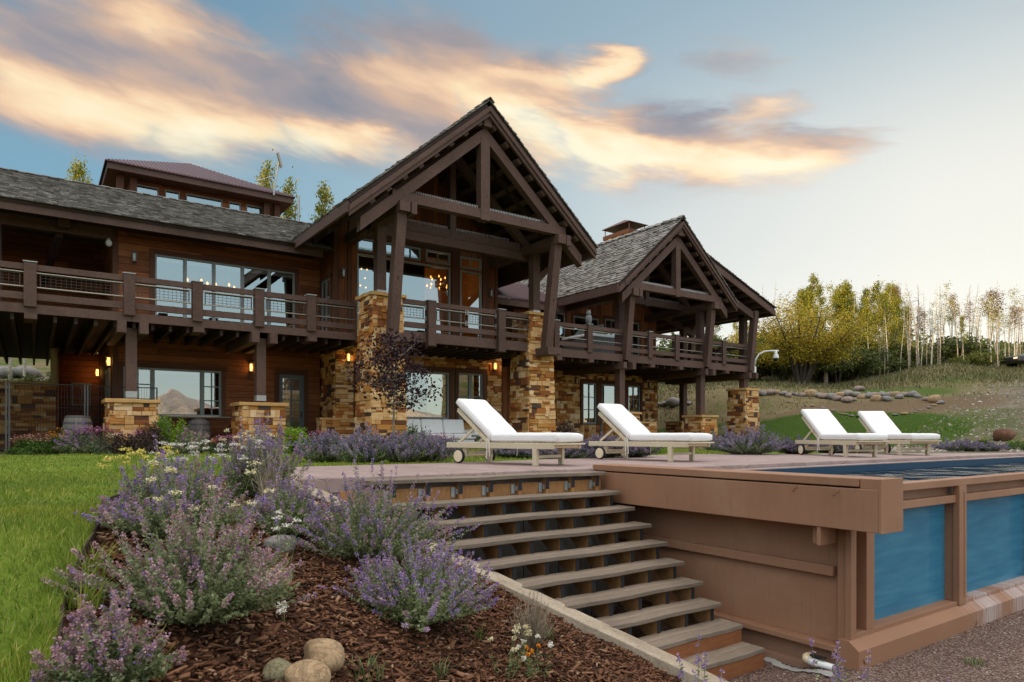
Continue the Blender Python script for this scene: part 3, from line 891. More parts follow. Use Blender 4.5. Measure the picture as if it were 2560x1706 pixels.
# patio slab of stamped concrete
PATIO = [(1.98, 6.16), (5.52, 6.16), (5.52, 6.24), (5.94, 6.24), (5.94, 5.72), (20.0, 5.72), (20.0, 6.0), (17.6, 6.0), (16.3, 6.45), (14.9, 7.3), (13.2, 8.35), (12.0, 9.1),
         (10.8, 9.45), (9.2, 9.4), (7.6, 9.0), (6.2, 8.62), (4.6, 8.45), (2.62, 8.5), (2.35, 7.6), (2.0, 6.7), (1.88, 6.4)]
def in_poly(x, y, poly):
    x = np.asarray(x); y = np.asarray(y); c = np.zeros(x.shape, bool)
    j = len(poly) - 1
    for i in range(len(poly)):
        xi, yi = poly[i]; xj, yj = poly[j]
        c ^= ((yi > y) != (yj > y)) & (x < (xj - xi) * (y - yi) / (yj - yi + 1e-12) + xi)
        j = i
    return c
me = MB()
nP = len(PATIO)
me.add([(x, y, 0) for x, y in PATIO] + [(x, y, -.15) for x, y in PATIO], [tuple(range(nP))] + [tuple(range(2 * nP - 1, nP - 1, -1))] + [(i, i + nP, (i + 1) % nP + nP, (i + 1) % nP) for i in range(nP)])
po = me.build('patio', M('patio_concrete'), bevel=.012)
po['kind'] = 'structure'
# ---------------------------------------------------------------- the lodge
house = empty('lodge_house', (9, 20, 0), 'large timber and stone mountain lodge with two gabled porches and a raised deck', 'house')
T_, TD, TR = M('timber'), M('timber_dark'), M('trim_red')

def stone_face(mb, p00, p10, p11, p01, n, seed, dmin=.010, dmax=.065):
    r = random.Random(seed)
    p00, p10, p11, p01, n = [Vector(v) for v in (p00, p10, p11, p01, n)]
    W_ = ((p10 - p00).length + (p11 - p01).length) / 2; H_ = (p01 - p00).length
    def pt(u, v, o):
        u /= W_; v /= H_
        return (p00 * (1 - u) + p10 * u) * (1 - v) + (p01 * (1 - u) + p11 * u) * v + n * o
    def blk(u0, u1, v0, v1):
        g = .007
        d = r.uniform(dmin, dmax)
        j = lambda a: a + r.uniform(-.006, .006)
        vs = [pt(u0, v0, 0), pt(u1, v0, 0), pt(u1, v1, 0), pt(u0, v1, 0),
              pt(j(u0 + g), j(v0 + g), d), pt(j(u1 - g), j(v0 + g), d * r.uniform(.8, 1.1)), pt(j(u1 - g), j(v1 - g), d), pt(j(u0 + g), j(v1 - g), d * r.uniform(.8, 1.1))]
        mb.add(vs, [(4, 5, 6, 7), (0, 1, 5, 4), (1, 2, 6, 5), (2, 3, 7, 6), (3, 0, 4, 7)])
    v = 0
    while v < H_ - .01:
        h = min(r.uniform(.10, .25), H_ - v)
        if H_ - v - h < .09: h = H_ - v
        u = -r.uniform(0, .2)
        while u < W_ - .01:
            w = r.uniform(.11, .42)
            if W_ - u - w < .10: w = W_ - u
            a, b_ = max(u, 0), min(u + w, W_)
            if b_ - a > .03:
                q = r.random()
                if q < .44 or h < .12:
                    blk(a, b_, v, v + h)
                else:
                    k = 2 if q < .80 or h < .2 else 3
                    cuts = sorted([0] + [(i + r.uniform(.35, .65) - .5 + .5) / k if False else (i + r.uniform(-.15, .15)) / k for i in range(1, k)] + [1])
                    for c0, c1 in zip(cuts, cuts[1:]):
                        if r.random() < .25 and b_ - a > .3:
                            m_ = a + (b_ - a) * r.uniform(.35, .65)
                            blk(a, m_, v + h * c0, v + h * c1); blk(m_, b_, v + h * c0, v + h * c1)
                        else:
                            blk(a, b_, v + h * c0, v + h * c1)
            u += w
        v += h

def stone_pier(name, x0, x1, y0, y1, z0, z1, taper, seed, cap=.09, over=.09, label=None):
    """tapered pier of ashlar with a slab on top"""
    t = taper
    b = [(x0, y0, z0), (x1, y0, z0), (x1, y1, z0), (x0, y1, z0)]
    u = [(x0 + t, y0 + t, z1), (x1 - t, y0 + t, z1), (x1 - t, y1 - t, z1), (x0 + t, y1 - t, z1)]
    core = MB(); core.hexa(b, u)
    c = core.build(name, M('mortar'), house)
    if label: c['label'] = label
    f = MB()
    for k in range(4):
        i, j = k, (k + 1) % 4
        e = Vector(b[j]) - Vector(b[i]); nn = Vector((e.y, -e.x, 0)).normalized()
        stone_face(f, b[i], b[j], u[j], u[i], nn, seed * 7 + k)
    f.build('stonework', M('stone'), c)
    if cap:
        cp = MB()
        r = random.Random(seed)
        cx0, cx1, cy0, cy1 = x0 + t - over, x1 - t + over, y0 + t - over, y1 - t + over
        n_ = 7
        ring = []
        for (ax, ay, bx, by) in ((cx0, cy0, cx1, cy0), (cx1, cy0, cx1, cy1), (cx1, cy1, cx0, cy1), (cx0, cy1, cx0, cy0)):
            for i in range(n_):
                q = i / n_
                ring.append((ax + (bx - ax) * q + r.uniform(-.012, .012), ay + (by - ay) * q + r.uniform(-.012, .012)))
        m_ = len(ring)
        vs = [(x, y, z1 + r.uniform(-.008, .008)) for x, y in ring] + [(x, y, z1 + cap + r.uniform(-.01, .01)) for x, y in ring]
        cp.add(vs, [tuple(range(m_ - 1, -1, -1)), tuple(range(m_, 2 * m_))] + [(i, (i + 1) % m_, (i + 1) % m_ + m_, i + m_) for i in range(m_)])
        cp.build('cap_stone', M('cap_stone'), c, bevel=.012)
    return c

def hole_wall(name, x0, x1, z0, z1, y, holes, mat, th=.16, parent=None):
    xs = sorted({x0, x1} | {min(max(h[i], x0), x1) for h in holes for i in (0, 1)})
    zs = sorted({z0, z1} | {min(max(h[i], z0), z1) for h in holes for i in (2, 3)})
    mb = MB()
    for za, zb in zip(zs, zs[1:]):
        run = None
        for xa, xb in list(zip(xs, xs[1:])) + [(None, None)]:
            solid = xa is not None and not any(h[0] - 1e-6 <= xa and xb <= h[1] + 1e-6 and h[2] - 1e-6 <= za and zb <= h[3] + 1e-6 for h in holes)
            if solid: run = (run[0], xb) if run else (xa, xb)
            elif run:
                mb.box(run[0], run[1], y, y + th, za, zb); run = None
    return mb.build(name, mat, parent or house)

def window(x0, x1, z0, z1, y, cols=1, rows=1, fr=.055, mat=None, name='window', mw=.03, gap=None, glass='glass'):
    """framed window in a wall facing -Y"""
    mat = mat or M('window_frame')
    mb = MB()
    ya, yb = y - .02, y + .07
    mb.box(x0, x1, ya, yb, z0, z0 + fr); mb.box(x0, x1, ya, yb, z1 - fr, z1)
    mb.box(x0, x0 + fr, ya, yb, z0 + fr, z1 - fr); mb.box(x1 - fr, x1, ya, yb, z0 + fr, z1 - fr)
    ix0, ix1, iz0, iz1 = x0 + fr, x1 - fr, z0 + fr, z1 - fr
    for c in range(1, cols):
        xx = ix0 + (ix1 - ix0) * c / cols
        mb.box(xx - mw / 2, xx + mw / 2, ya + .012, yb - .01, iz0, iz1)
    cz = [iz0 + (iz1 - iz0) * q / rows for q in range(1, rows)]
    for zz in cz:
        edges = [ix0] + [ix0 + (ix1 - ix0) * c / cols for c in range(1, cols)] + [ix1]
        for k, (a, b_) in enumerate(zip(edges, edges[1:])):
            mb.box(a + (mw / 2 if k else 0), b_ - (mw / 2 if k < cols - 1 else 0), ya + .015, yb - .012, zz - mw / 2, zz + mw / 2)
    w = mb.build(name, mat, house)
    g = MB(); g.add([(ix0, y + .03, iz0), (ix1, y + .03, iz0), (ix1, y + .03, iz1), (ix0, y + .03, iz1)], [(0, 1, 2, 3)])
    g.build('pane', M(glass), w)
    return w

def trim(x0, x1, z0, z1, y, w=.12, mat=None, sill=True, name='window_trim', dep=.035):
    mb = MB()
    mb.box(x0 - w, x1 + w, y - dep, y, z1, z1 + w * 1.1)
    mb.box(x0 - w, x0, y - dep, y, z0, z1); mb.box(x1, x1 + w, y - dep, y, z0, z1)
    if sill: mb.box(x0 - w, x1 + w, y - dep - .02, y, z0 - w * .8, z0)
    return mb.build(name, mat or TR, house)

def shingles(mb, O, U, V, L, H, seed, expo=.185, left=None, right=None):
    """courses of split shakes on a slope: O lower corner, U along the eave, V up the slope; left/right(v) trim the run"""
    r = random.Random(seed)
    O, U, V = Vector(O), Vector(U).normalized(), Vector(V).normalized()
    N = U.cross(V).normalized()
    v = -.06
    row = 0
    while v < H:
        a = left(v) if left else 0.0
        e = right(v) if right else L
        u = a - r.uniform(0, .1)
        wv = .02 * math.sin(v * 1.9 + seed)
        while u < e:
            w = r.choice((.10, .13, .16, .20, .24)) * r.uniform(.85, 1.15)
            u0, u1 = max(u, a), min(u + w, e)
            if u1 - u0 > .03:
                b = v + r.uniform(-.022, .022) + wv * .3
                th = r.uniform(.022, .050)
                if r.random() < .02: th += .03
                tp = min(b + expo * 1.75, H + .02)
                lift = r.uniform(0, .008)
                q = lambda uu_, vv_, nn_: O + U * uu_ + V * vv_ + N * nn_
                s0, s1 = u0 + .004, u1 - .004
                mb.add([q(s0, b, .012 + lift), q(s1, b, .012), q(s1, tp, .002), q(s0, tp, .002),
                        q(s0, b, .012 + th + lift), q(s1, b, .012 + th), q(s1, tp, .010), q(s0, tp, .010)],
                       [(4, 5, 6, 7), (0, 1, 5, 4), (1, 2, 6, 5), (3, 0, 4, 7)])
            u += w
        v += expo; row += 1
    return mb

def slab(mb, O, U, V, L, H, th, l2=None):
    """roof deck board under the shingles"""
    O, U, V = Vector(O), Vector(U).normalized(), Vector(V).normalized()
    N = U.cross(V).normalized()
    c = [O, O + U * L, O + U * L + V * H, O + V * H]
    mb.hexa([p - N * th for p in c], c)
    return mb

# ===== west wing
YW, YF = 21.6, 18.8
UP_WIN = (2.80, 6.74, 3.42, 5.50)
LO_WIN = (2.02, 4.56, .93, 2.28)
DOOR = (6.26, 7.03, .02, 2.28)
hole_wall('wall', 1.90, 7.56, 3.05, 6.35, YW, [UP_WIN], M('siding'))
hole_wall('wall', 1.90, 7.56, -.05, 3.05, YW, [LO_WIN, DOOR], M('siding'))
cb = MB(); cb.box(1.76, 1.90, YW - .03, YW + .16, -.05, 6.2); cb.build('corner_board', TR, house)
# side wall of the recess (faces west)
sw = MB(); sw.box(1.78, 1.92, YW + .16, 27.0, -.05, 6.3); sw.build('wall', M('siding'), house)
# the five sliding panels
PX = [2.80, 3.58, 4.36, 5.17, 5.96, 6.74]
for a, b in zip(PX, PX[1:]):
    window(a, b, 3.42, 5.50, YW, 1, 1, .045, name='sliding_panel')
trim(2.80, 6.74, 3.42, 5.50, YW, .13, M('trim_red'), sill=False)
bl = MB(); bl.box(2.86, 6.68, YW + .06, YW + .075, 5.34, 5.45); bl.build('blind', M('blind'), house)
# ground floor window and door
window(2.02, 2.74, .93, 2.28, YW, 2, 3)
window(2.74, 4.04, .93, 2.28, YW, 1, 1)
window(4.04, 4.56, .93, 2.28, YW, 2, 3)
trim(2.02, 4.56, .93, 2.28, YW, .12)
bl = MB(); bl.box(2.80, 3.98, YW + .06, YW + .075, 2.14, 2.23); bl.build('blind', M('blind'), house)
dw = window(6.26, 7.03, .02, 2.28, YW, 2, 3, .11, M('door_frame'), 'door')
hd = MB(); hd.box(6.93, 6.96, YW - .07, YW - .02, .95, 1.12); hd.build('door_handle', M('black_plastic'), dw)
bl = MB(); bl.box(6.36, 6.93, YW + .05, YW + .065, 1.80, 2.16); bl.build('blind', M('blind'), house)
trim(6.26, 7.03, .02, 2.28, YW, .14, sill=False, name='door_trim')
# fascia, soffit and roof
fb = MB(); fb.box(-9.0, 7.30, 20.56, 20.64, 5.86, 6.11); fb.build('eave_fascia', M('timber'), house)
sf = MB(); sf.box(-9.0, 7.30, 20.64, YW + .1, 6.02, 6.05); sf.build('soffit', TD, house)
slope = math.atan2(8.47 - 6.13, 26.0 - 20.5)
Vw = Vector((0, math.cos(slope), math.sin(slope))); Hw = (26.0 - 20.5) / math.cos(slope)
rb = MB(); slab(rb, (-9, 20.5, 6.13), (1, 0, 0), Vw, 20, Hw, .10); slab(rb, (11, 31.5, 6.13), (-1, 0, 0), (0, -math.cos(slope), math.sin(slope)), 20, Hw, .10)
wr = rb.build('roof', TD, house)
sh = MB(); shingles(sh, (-3.2, 20.5, 6.13), (1, 0, 0), Vw, 12.6, Hw, 3)
sh.build('shingles', M('shingle'), wr)
rc = MB()
for k in range(64):
    x = -3.2 + k * .2
    for s_ in (-1, 1):
        rc.beam((x, 26.0 + s_ * .075, 8.505 + .012 * (k % 2)), (x + .21, 26.0 + s_ * .075, 8.505 + .012 * (k % 2)), .17, .02, up=(0, s_ * .42, 1))
rc.build('ridge_cap', M('shingle'), wr)
# recess behind the west railing
pb = MB(); pb.box(-9, 1.76, 21.50, 21.74, 5.72, 6.03); pb.build('porch_beam', T_, house)
for x in (.64, -2.4):
    e_ = MB(); e_.box(x - .13, x + .13, 21.18, 21.50, 5.80, 6.02); e_.build('beam_end', T_, house)
for x in (-.80, -4.4):
    e_ = MB(); e_.box(x - .13, x + .13, 21.52, 21.74, 3.3, 5.72); e_.build('post', TD, house)
e_ = MB(); e_.beam((.55, 21.62, 5.7), (.22, 24.6, 4.9), .16, .2); e_.build('brace', TD, house)
bw = MB(); bw.box(-9, .32, 25.0, 25.12, 4.16, 6.4); bw.box(.32, 1.78, 25.0, 25.12, 3.3, 6.4); bw.build('wall', M('siding'), house)
window(.92, 1.42, 3.45, 4.1, 24.985, 2, 1, .04)
# back of the covered ground floor
lw = MB(); lw.box(-9, .55, 25.0, 25.5, -.05, 1.86); rw = lw.build('wall', M('mortar'), house)
st_ = MB(); stone_face(st_, (-5, 25.0, 0), (.55, 25.0, 0), (.55, 25.0, 1.86), (-5, 25.0, 1.86), (0, -1, 0), 91); st_.build('stonework', M('stone'), rw)
lc = MB(); lc.box(-9, .62, 24.9, 25.55, 1.86, 1.98); lc.build('cap_stone', M('cap_stone'), rw)
lg = MB(); lg.tube([(.52, 24.8, 1.9), (.50, 24.8, 3.0)], .11, 10); lg.build('log_post', M('dry_log'), house, smooth=True)
bw = MB(); bw.box(.62, 1.78, 26.6, 26.75, -.05, 3.1); bw.box(.56, .62, 25.0, 26.75, -.05, 3.1); bw.build('wall', M('siding'), house)
window(1.0, 1.55, 1.35, 2.1, 26.58, 2, 1, .05)
# side door with glass in the recess wall
sd_ = MB()
for yy_ in (22.5, 23.05, 23.6):
    sd_.box(1.74, 1.785, yy_ - .04, yy_ + .04, .05, 2.2)
sd_.box(1.74, 1.785, 22.46, 23.64, 2.2, 2.3); sdo = sd_.build('door', M('window_frame'), house)
g = MB(); g.add([(1.765, 22.54, .1), (1.765, 23.56, .1), (1.765, 23.56, 2.2), (1.765, 22.54, 2.2)], [(3, 2, 1, 0)]); g.build('pane', M('glass'), sdo)

# ===== west deck
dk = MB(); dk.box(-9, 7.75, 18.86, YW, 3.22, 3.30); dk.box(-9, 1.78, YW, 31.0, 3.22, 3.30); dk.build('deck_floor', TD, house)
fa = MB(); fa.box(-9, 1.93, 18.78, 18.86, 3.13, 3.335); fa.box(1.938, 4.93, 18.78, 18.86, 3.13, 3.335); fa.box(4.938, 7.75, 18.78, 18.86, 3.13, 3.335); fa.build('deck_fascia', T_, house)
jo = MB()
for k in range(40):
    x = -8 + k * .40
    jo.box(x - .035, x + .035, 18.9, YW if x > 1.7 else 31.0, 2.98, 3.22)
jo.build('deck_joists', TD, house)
for x in (-4.0, 1.95, 5.03):
    pb = MB(); pb.box(x - .12, x + .12, 18.98, 19.22, 1.46, 3.0); p_ = pb.build('post', T_, house)
    sb = MB(); sb.box(x - .125, x + .125, 18.975, 19.225, 1.31, 1.46); sb.build('post_shoe', M('galvanized'), p_)
    for s_ in (-1, 1):
        bb = MB(); bb.box(x + s_ * .235 - .095, x + s_ * .235 + .095, 18.62, YW, 2.84, 3.12); bb.build('deck_beam', T_, house)
for x in (-3.2, -.06, 3.42, 6.33):
    bb = MB(); bb.box(x - .12, x + .12, 18.66, 19.4, 2.99, 3.115); bb.build('beam_end', T_, house)

def rail_run(x0, x1, y, zf, posts, pz=.98, size=.24, first=True, mesh=True, clips=False, big=False):
    """posts with a cap, two rails, two steel pipes and panels of welded wire"""
    for x in posts:
        b = MB(); b.box(x - size / 2, x + size / 2, y - size / 2, y + size / 2, zf - .05, zf + pz - .02); p_ = b.build('railing_post', T_, house, bevel=.008)
        c = MB(); c.box(x - size / 2 - .015, x + size / 2 + .015, y - size / 2 - .015, y + size / 2 + .015, zf + pz - .02, zf + pz); c.build('post_cap', M('galvanized'), p_)
    ends = sorted([x0] + [q for x in posts for q in (x - size / 2, x + size / 2)] + [x1])
    for a, b_ in zip(ends[0::2], ends[1::2]):
        if b_ - a < .2: continue
        rl = MB(); rl.box(a, b_, y - .05, y + .05, zf + .78, zf + .915); r_ = rl.build('top_rail', T_, house)
        rl = MB(); rl.box(a, b_, y - .045, y + .045, zf + .115, zf + .27); rl.build('bottom_rail', T_, house)
        pp = MB()
        for zz in (zf + .725, zf + .40):
            pp.tube([(a, y - .03, zz), (b_, y - .03, zz)], .017, 8)
        n_ = max(1, round((b_ - a) / 1.1)) if clips else 0
        for k in range(n_ + 1 if clips else 0):
            xx = a + .04 + (b_ - a - .08) * k / n_
            for dx_ in ((0,) if k in (0, n_) else (-.035, .035)):
                for zz in (zf + .725, zf + .40):
                    pp.box(xx + dx_ - .014, xx + dx_ + .014, y - .06, y - .03, zz - .075, zz + .075)
        pp.build('pipe', M('steel'), r_)
        if mesh:
            wm = MB(); za, zb = zf + .415, zf + .70
            segs = [(a + .04 + (b_ - a - .08) * k / n_ + .05, a + .04 + (b_ - a - .08) * (k + 1) / n_ - .05) for k in range(n_)] if clips else [(a + .07, b_ - .07)]
            for sa, sb_ in segs:
                for zz in (za, zb): wm.box(sa, sb_, y - .012, y + .012, zz - .012, zz + .012)
                for xx in (sa, sb_): wm.box(xx - .012, xx + .012, y - .011, y + .011, za, zb)
                k = int((sb_ - sa) / .095)
                for i in range(1, k):
                    xx = sa + (sb_ - sa) * i / k
                    wm.box(xx - .0036, xx + .0036, y - .004, y + .004, za, zb)
                for i in range(1, 4):
                    zz = za + (zb - za) * i / 4
                    wm.box(sa, sb_, y + .0045, y + .012, zz - .0042, zz + .0042)
            wm.build('wire_mesh', M('wire'), r_)
rail_run(-9, 7.62, 18.82, 3.32, [-6.0, -4.0, -2.05, -.07, 1.88, 3.40, 4.92, 6.32], .97)

# ===== the two great pillars
stone_pier('stone_pillar', 7.56, 8.66, 17.55, 18.68, -.1, 4.26, .11, 11, .10, .10)
stone_pier('stone_pillar', 12.95, 14.05, 17.55, 18.68, -.1, 4.26, .11, 12, .10, .10)
stone_pier('stone_pier', 1.43, 2.47, 18.60, 19.60, -.1, 1.16, .03, 13, .09, .09)
stone_pier('stone_pier', 4.42, 5.58, 18.60, 19.60, -.1, 1.16, .03, 14, .09, .08)
stone_pier('stone_pier', 17.55, 18.55, 18.15, 19.1, -.1, 1.16, .03, 15, .08, .09)
stone_pier('stone_pier', 22.0, 22.95, 18.1, 19.05, -.1, 1.10, .03, 16, .09, .08)
stone_pier('stone_pier', 24.85, 25.78, 18.1, 19.1, -.1, 2.30, .05, 17, .09, .07)
stone_pier('stone_pier', 19.9, 21.0, 19.6, 20.4, -.1, .86, .03, 18, .07, .05)
stone_pier('stone_pier', 24.6, 26.0, 21.4, 22.4, -.1, .95, .03, 19, .08, .05)

# ===== great room, ground floor
GY = 20.4
hole_wall('wall', 7.62, 13.80, -.05, 3.25, GY, [(8.30, 11.68, .90, 2.56), (11.98, 13.03, .90, 2.56)], M('mortar'), .3)
sg = MB()
for (a, b_, c, d, sd0) in ((7.62, 8.20, .0, 3.2, 31), (13.17, 13.80, 0, 3.2, 32), (8.20, 13.17, 2.70, 3.2, 33), (8.30, 13.17, 0, .86, 34)):
    stone_face(sg, (a, GY, c), (b_, GY, c), (b_, GY, d), (a, GY, d), (0, -1, 0), sd0)
stone_face(sg, (7.62, YW, 0), (7.62, GY, 0), (7.62, GY, 3.2), (7.62, YW, 3.2), (-1, 0, 0), 35)
sm = MB(); sm.box(7.62, 7.80, GY + .3, YW, -.05, 3.25); smo = sm.build('wall', M('mortar'), house)
sg.build('stonework', M('stone'), smo)
lw = MB(); lw.box(7.05, 8.22, 20.05, 20.36, -.05, .84); lwo = lw.build('low_wall', M('mortar'), house)
sl = MB(); stone_face(sl, (7.05, 20.05, 0), (8.22, 20.05, 0), (8.22, 20.05, .84), (7.05, 20.05, .84), (0, -1, 0), 36); stone_face(sl, (7.05, 20.36, 0), (7.05, 20.05, 0), (7.05, 20.05, .84), (7.05, 20.36, .84), (-1, 0, 0), 37); sl.build('stonework', M('stone'), lwo)
lc = MB(); lc.box(7.0, 8.25, 20.0, 20.38, .84, .91); lc.build('cap_stone', M('cap_stone'), lwo, bevel=.01)
window(8.36, 11.64, .92, 2.52, GY, 1, 1, .07)
window(11.99, 12.50, .92, 2.54, GY, 1, 2, .06); window(12.50, 13.01, .92, 2.54, GY, 1, 2, .06)
trim(8.36, 11.64, .92, 2.52, GY, .14, TR, name='window_trim', dep=.06)
trim(12.0, 13.01, .92, 2.54, GY, .13, TR, name='window_trim', dep=.058)
# recess between great room and east wing
rw_ = MB(); rw_.box(13.8, 18.2, 22.0, 22.15, -.05, 5.4); rw_.build('wall', M('batten_siding'), house)
window(14.25, 14.80, .85, 2.12, 21.99, 2, 3, .05)
rw_ = MB(); rw_.box(13.64, 13.80, GY + .3, 22.0, -.05, 5.4); rw_.build('wall', M('siding'), house)
st_ = MB(); st_.box(14.0, 16.2, 21.4, 21.8, -.05, .72); sto = st_.build('low_wall', M('mortar'), house)
sl = MB(); stone_face(sl, (14.0, 21.4, 0), (16.2, 21.4, 0), (16.2, 21.4, .72), (14.0, 21.4, .72), (0, -1, 0), 38); sl.build('stonework', M('stone'), sto)

# ===== great room, upper floor
UY = 20.35
WINS = [(8.30, 9.66, 3.45, 6.10), (8.30, 9.66, 6.18, 6.60), (8.30, 9.66, 6.92, 7.26), (9.78, 11.66, 3.45, 6.10), (9.80, 10.53, 6.18, 6.60), (10.73, 11.66, 6.18, 6.60),
        (9.80, 10.53, 6.92, 7.26), (10.73, 11.66, 6.92, 7.26), (12.05, 12.93, 3.45, 6.08), (12.05, 12.93, 6.17, 6.57)]
hole_wall('wall', 7.57, 13.62, 3.25, 6.75, UY, WINS[:], M('batten_siding'), .2)
hole_wall('wall', 7.57, 13.62, 6.75, 7.40, UY, WINS[:], M('batten_siding'), .2)
gw = MB(); gw.prism([(7.57, 7.40), (13.62, 7.40), (13.62, 7.45), (10.65, 9.75), (7.57, 7.45)], UY, UY + .2); gw.build('gable_wall', M('batten_siding'), house)
for i, w_ in enumerate(WINS):
    window(w_[0], w_[1], w_[2], w_[3], UY, 2 if w_[3] - w_[2] < .6 else 1, 1, .06)
mu = MB()
for x0, x1 in ((9.66, 9.78), (11.70, 12.02), (12.96, 13.10)):
    mu.box(x0, x1, UY - .06, UY, 3.3, 7.4)
for x0, x1 in ((8.26, 9.655), (9.785, 11.695)):
    mu.box(x0, x1, UY - .05, UY, 6.62, 6.90)
mu.build('window_trim', TR, house)
sw = MB(); sw.box(7.57, 7.72, UY + .2, YW, 3.05, 6.6); sw.build('wall', M('batten_siding'), house)
for x in (7.55, 7.98, 13.10, 13.48):
    bt = MB(); bt.box(x, x + .12, UY - .05, UY, 3.3, 6.7); bt.build('corner_board', TR, house)
# narrow window in the west return
nw = MB()
for yy_ in (20.62, 20.98, 21.34): nw.box(7.53, 7.57, yy_ - .03, yy_ + .03, 3.55, 5.25)
for zz in (3.55, 4.12, 4.68, 5.25): nw.box(7.535, 7.57, 20.6, 21.36, zz - .03, zz + .03)
nwo = nw.build('window', M('window_frame'), house)
g = MB(); g.add([(7.556, 20.62, 3.55), (7.556, 21.34, 3.55), (7.556, 21.34, 5.25), (7.556, 20.62, 5.25)], [(3, 2, 1, 0)]); g.build('pane', M('glass'), nwo)
tb = MB(); tb.box(7.52, 7.57, 20.5, 20.6, 3.4, 5.4); tb.box(7.52, 7.57, 21.36, 21.46, 3.4, 5.4); tb.box(7.51, 7.57, 20.5, 21.46, 5.28, 5.4); tb.build('window_trim', TR, house)

# ===== centre balcony
cbf = MB(); cbf.box(7.75, 13.45, 17.86, UY, 3.26, 3.34); cbf.build('deck_floor', TD, house)
fa = MB(); fa.box(8.50, 13.15, 17.70, 17.86, 3.08, 3.37); fa.build('deck_fascia', T_, house)
for x in (9.48, 11.93):
    b = MB(); b.box(x - .13, x + .13, 17.56, 17.80, 2.98, 4.29); p_ = b.build('railing_post', T_, house, bevel=.008)
    c = MB(); c.box(x - .145, x + .145, 17.545, 17.815, 4.29, 4.31); c.build('post_cap', M('galvanized'), p_)
for a, b_ in ((8.45, 9.35), (9.61, 11.80), (12.06, 13.08)):
    rail_run(a, b_, 17.72, 3.36, [], clips=True)
jo = MB()
for k in range(13):
    x = 8.7 + k * .36
    jo.box(x - .035, x + .035, 17.9, GY, 3.0, 3.26)
jo.build('deck_joists', TD, house)

# ===== great gable roof
RX, RZ, S = 10.65, 9.92, .862
YR = 16.35
def gable_roof(rx, rz, s, xl, xr, yf, yb, seed, th=.13):
    roof = None
    ang = math.atan(s)
    deck = MB()
    hl, hr = (rx - xl) / math.cos(ang), (xr - rx) / math.cos(ang)
    # left slope: eave runs back along +Y... U must give U x V = up
    slab(deck, (xl, yb, rz - s * (rx - xl)), (0, -1, 0), (math.cos(ang), 0, math.sin(ang)), yb - yf, hl, th)
    slab(deck, (xr, yf, rz - s * (xr - rx)), (0, 1, 0), (-math.cos(ang), 0, math.sin(ang)), yb - yf, hr, th)
    roof = deck.build('roof', TD, house)
    s1 = MB()
    shingles(s1, (xl, yb, rz - s * (rx - xl)), (0, -1, 0), (math.cos(ang), 0, math.sin(ang)), yb - yf + .06, hl, seed)
    shingles(s1, (xr, yf - .06, rz - s * (xr - rx)), (0, 1, 0), (-math.cos(ang), 0, math.sin(ang)), yb - yf, hr, seed + 1)
    k = 0
    y = yf - .08
    while y < yb:
        for q in (-1, 1):
            s1.beam((rx + q * .075, y, rz + .03 - .02 * (k % 2)), (rx + q * .075, y + .24, rz + .055 - .02 * (k % 2)), .19, .022, up=(q * s, 0, 1))
        y += .2; k += 1
    s1.build('shingles', M('shingle'), roof)
    return roof
def rake_boards(rx, rz, s, xl, xr, y0, y1, drop0, drop1, name, mat, split=True):
    """sloping boards along a gable edge: top drop0 below the roof line, bottom drop1"""
    mb = MB()
    mb.prism([(xl, rz - s * (rx - xl) - drop0), (rx, rz - drop0), (rx, rz - drop1), (xl, rz - s * (rx - xl) - drop1)], y0, y1)
    mb.prism([(rx, rz - drop0), (xr, rz - s * (xr - rx) - drop0), (xr, rz - s * (xr - rx) - drop1), (rx, rz - drop1)], y0, y1)
    return mb.build(name, mat, house)
def spikes(x0, x1, y, z, n_):
    mb = MB()
    mb.box(x0, x1, y - .02, y + .02, z, z + .006)
    for i in range(n_):
        x = x0 + (x1 - x0) * (i + .5) / n_
        for dy, dx_ in ((-.035, -.012), (0, .0), (.035, .012)):
            mb.beam((x, y, z), (x + dx_, y + dy, z + .115), .0055, .0055)
    return mb.build('bird_spikes', M('spike_steel'), house)
def gable_truss(rx, zt, s, xl, xr, y, zb0, zb1, tx0, tx1, dep=.30, th=.22, kw=.30, spike=None):
    mb = MB()
    mb.prism([(xl, zt - s * (rx - xl)), (rx, zt), (rx, zt - dep * 1.3), (xl, zt - s * (rx - xl) - dep * 1.3)], y, y + th)
    mb.prism([(rx, zt), (xr, zt - s * (xr - rx)), (xr, zt - s * (xr - rx) - dep * 1.3), (rx, zt - dep * 1.3)], y + .002, y + th - .002)
    ch = mb.build('truss', T_, house)
    tb = MB(); tb.box(tx0, tx1, y + .004, y + th - .004, zb0, zb1); tb.build('tie_beam', T_, ch)
    kp = MB(); kp.box(rx - kw / 2, rx + kw / 2, y - .012, y + th + .012, zb0 - .04, zt - dep * 1.2); kp.build('king_post', T_, ch)
    if spike:
        spikes(tx0 + .35, rx - kw / 2 - .02, y + th / 2, zb1, spike); spikes(rx + kw / 2 + .02, tx1 - .35, y + th / 2, zb1, spike)
    return ch
gable_roof(RX, RZ, S, 6.45, 14.72, YR, 30.0, 41)
rake_boards(RX, RZ - .17, S, 6.47, 14.68, YR - .03, YR + .05, 0, .26, 'rake_board', T_)
rake_boards(RX, RZ - .15, S, 6.46, 14.70, YR - .075, YR - .035, 0, .15, 'rake_trim', T_)
gable_truss(RX, 9.26, S, 6.85, 14.30, 16.55, 6.62, 6.88, 7.75, 13.65, .27, .24, .30, 44)
gable_truss(RX, 9.36, S, 7.3, 14.0, 18.4, 6.48, 6.74, 8.2, 13.2, .26, .22, .20, 40)
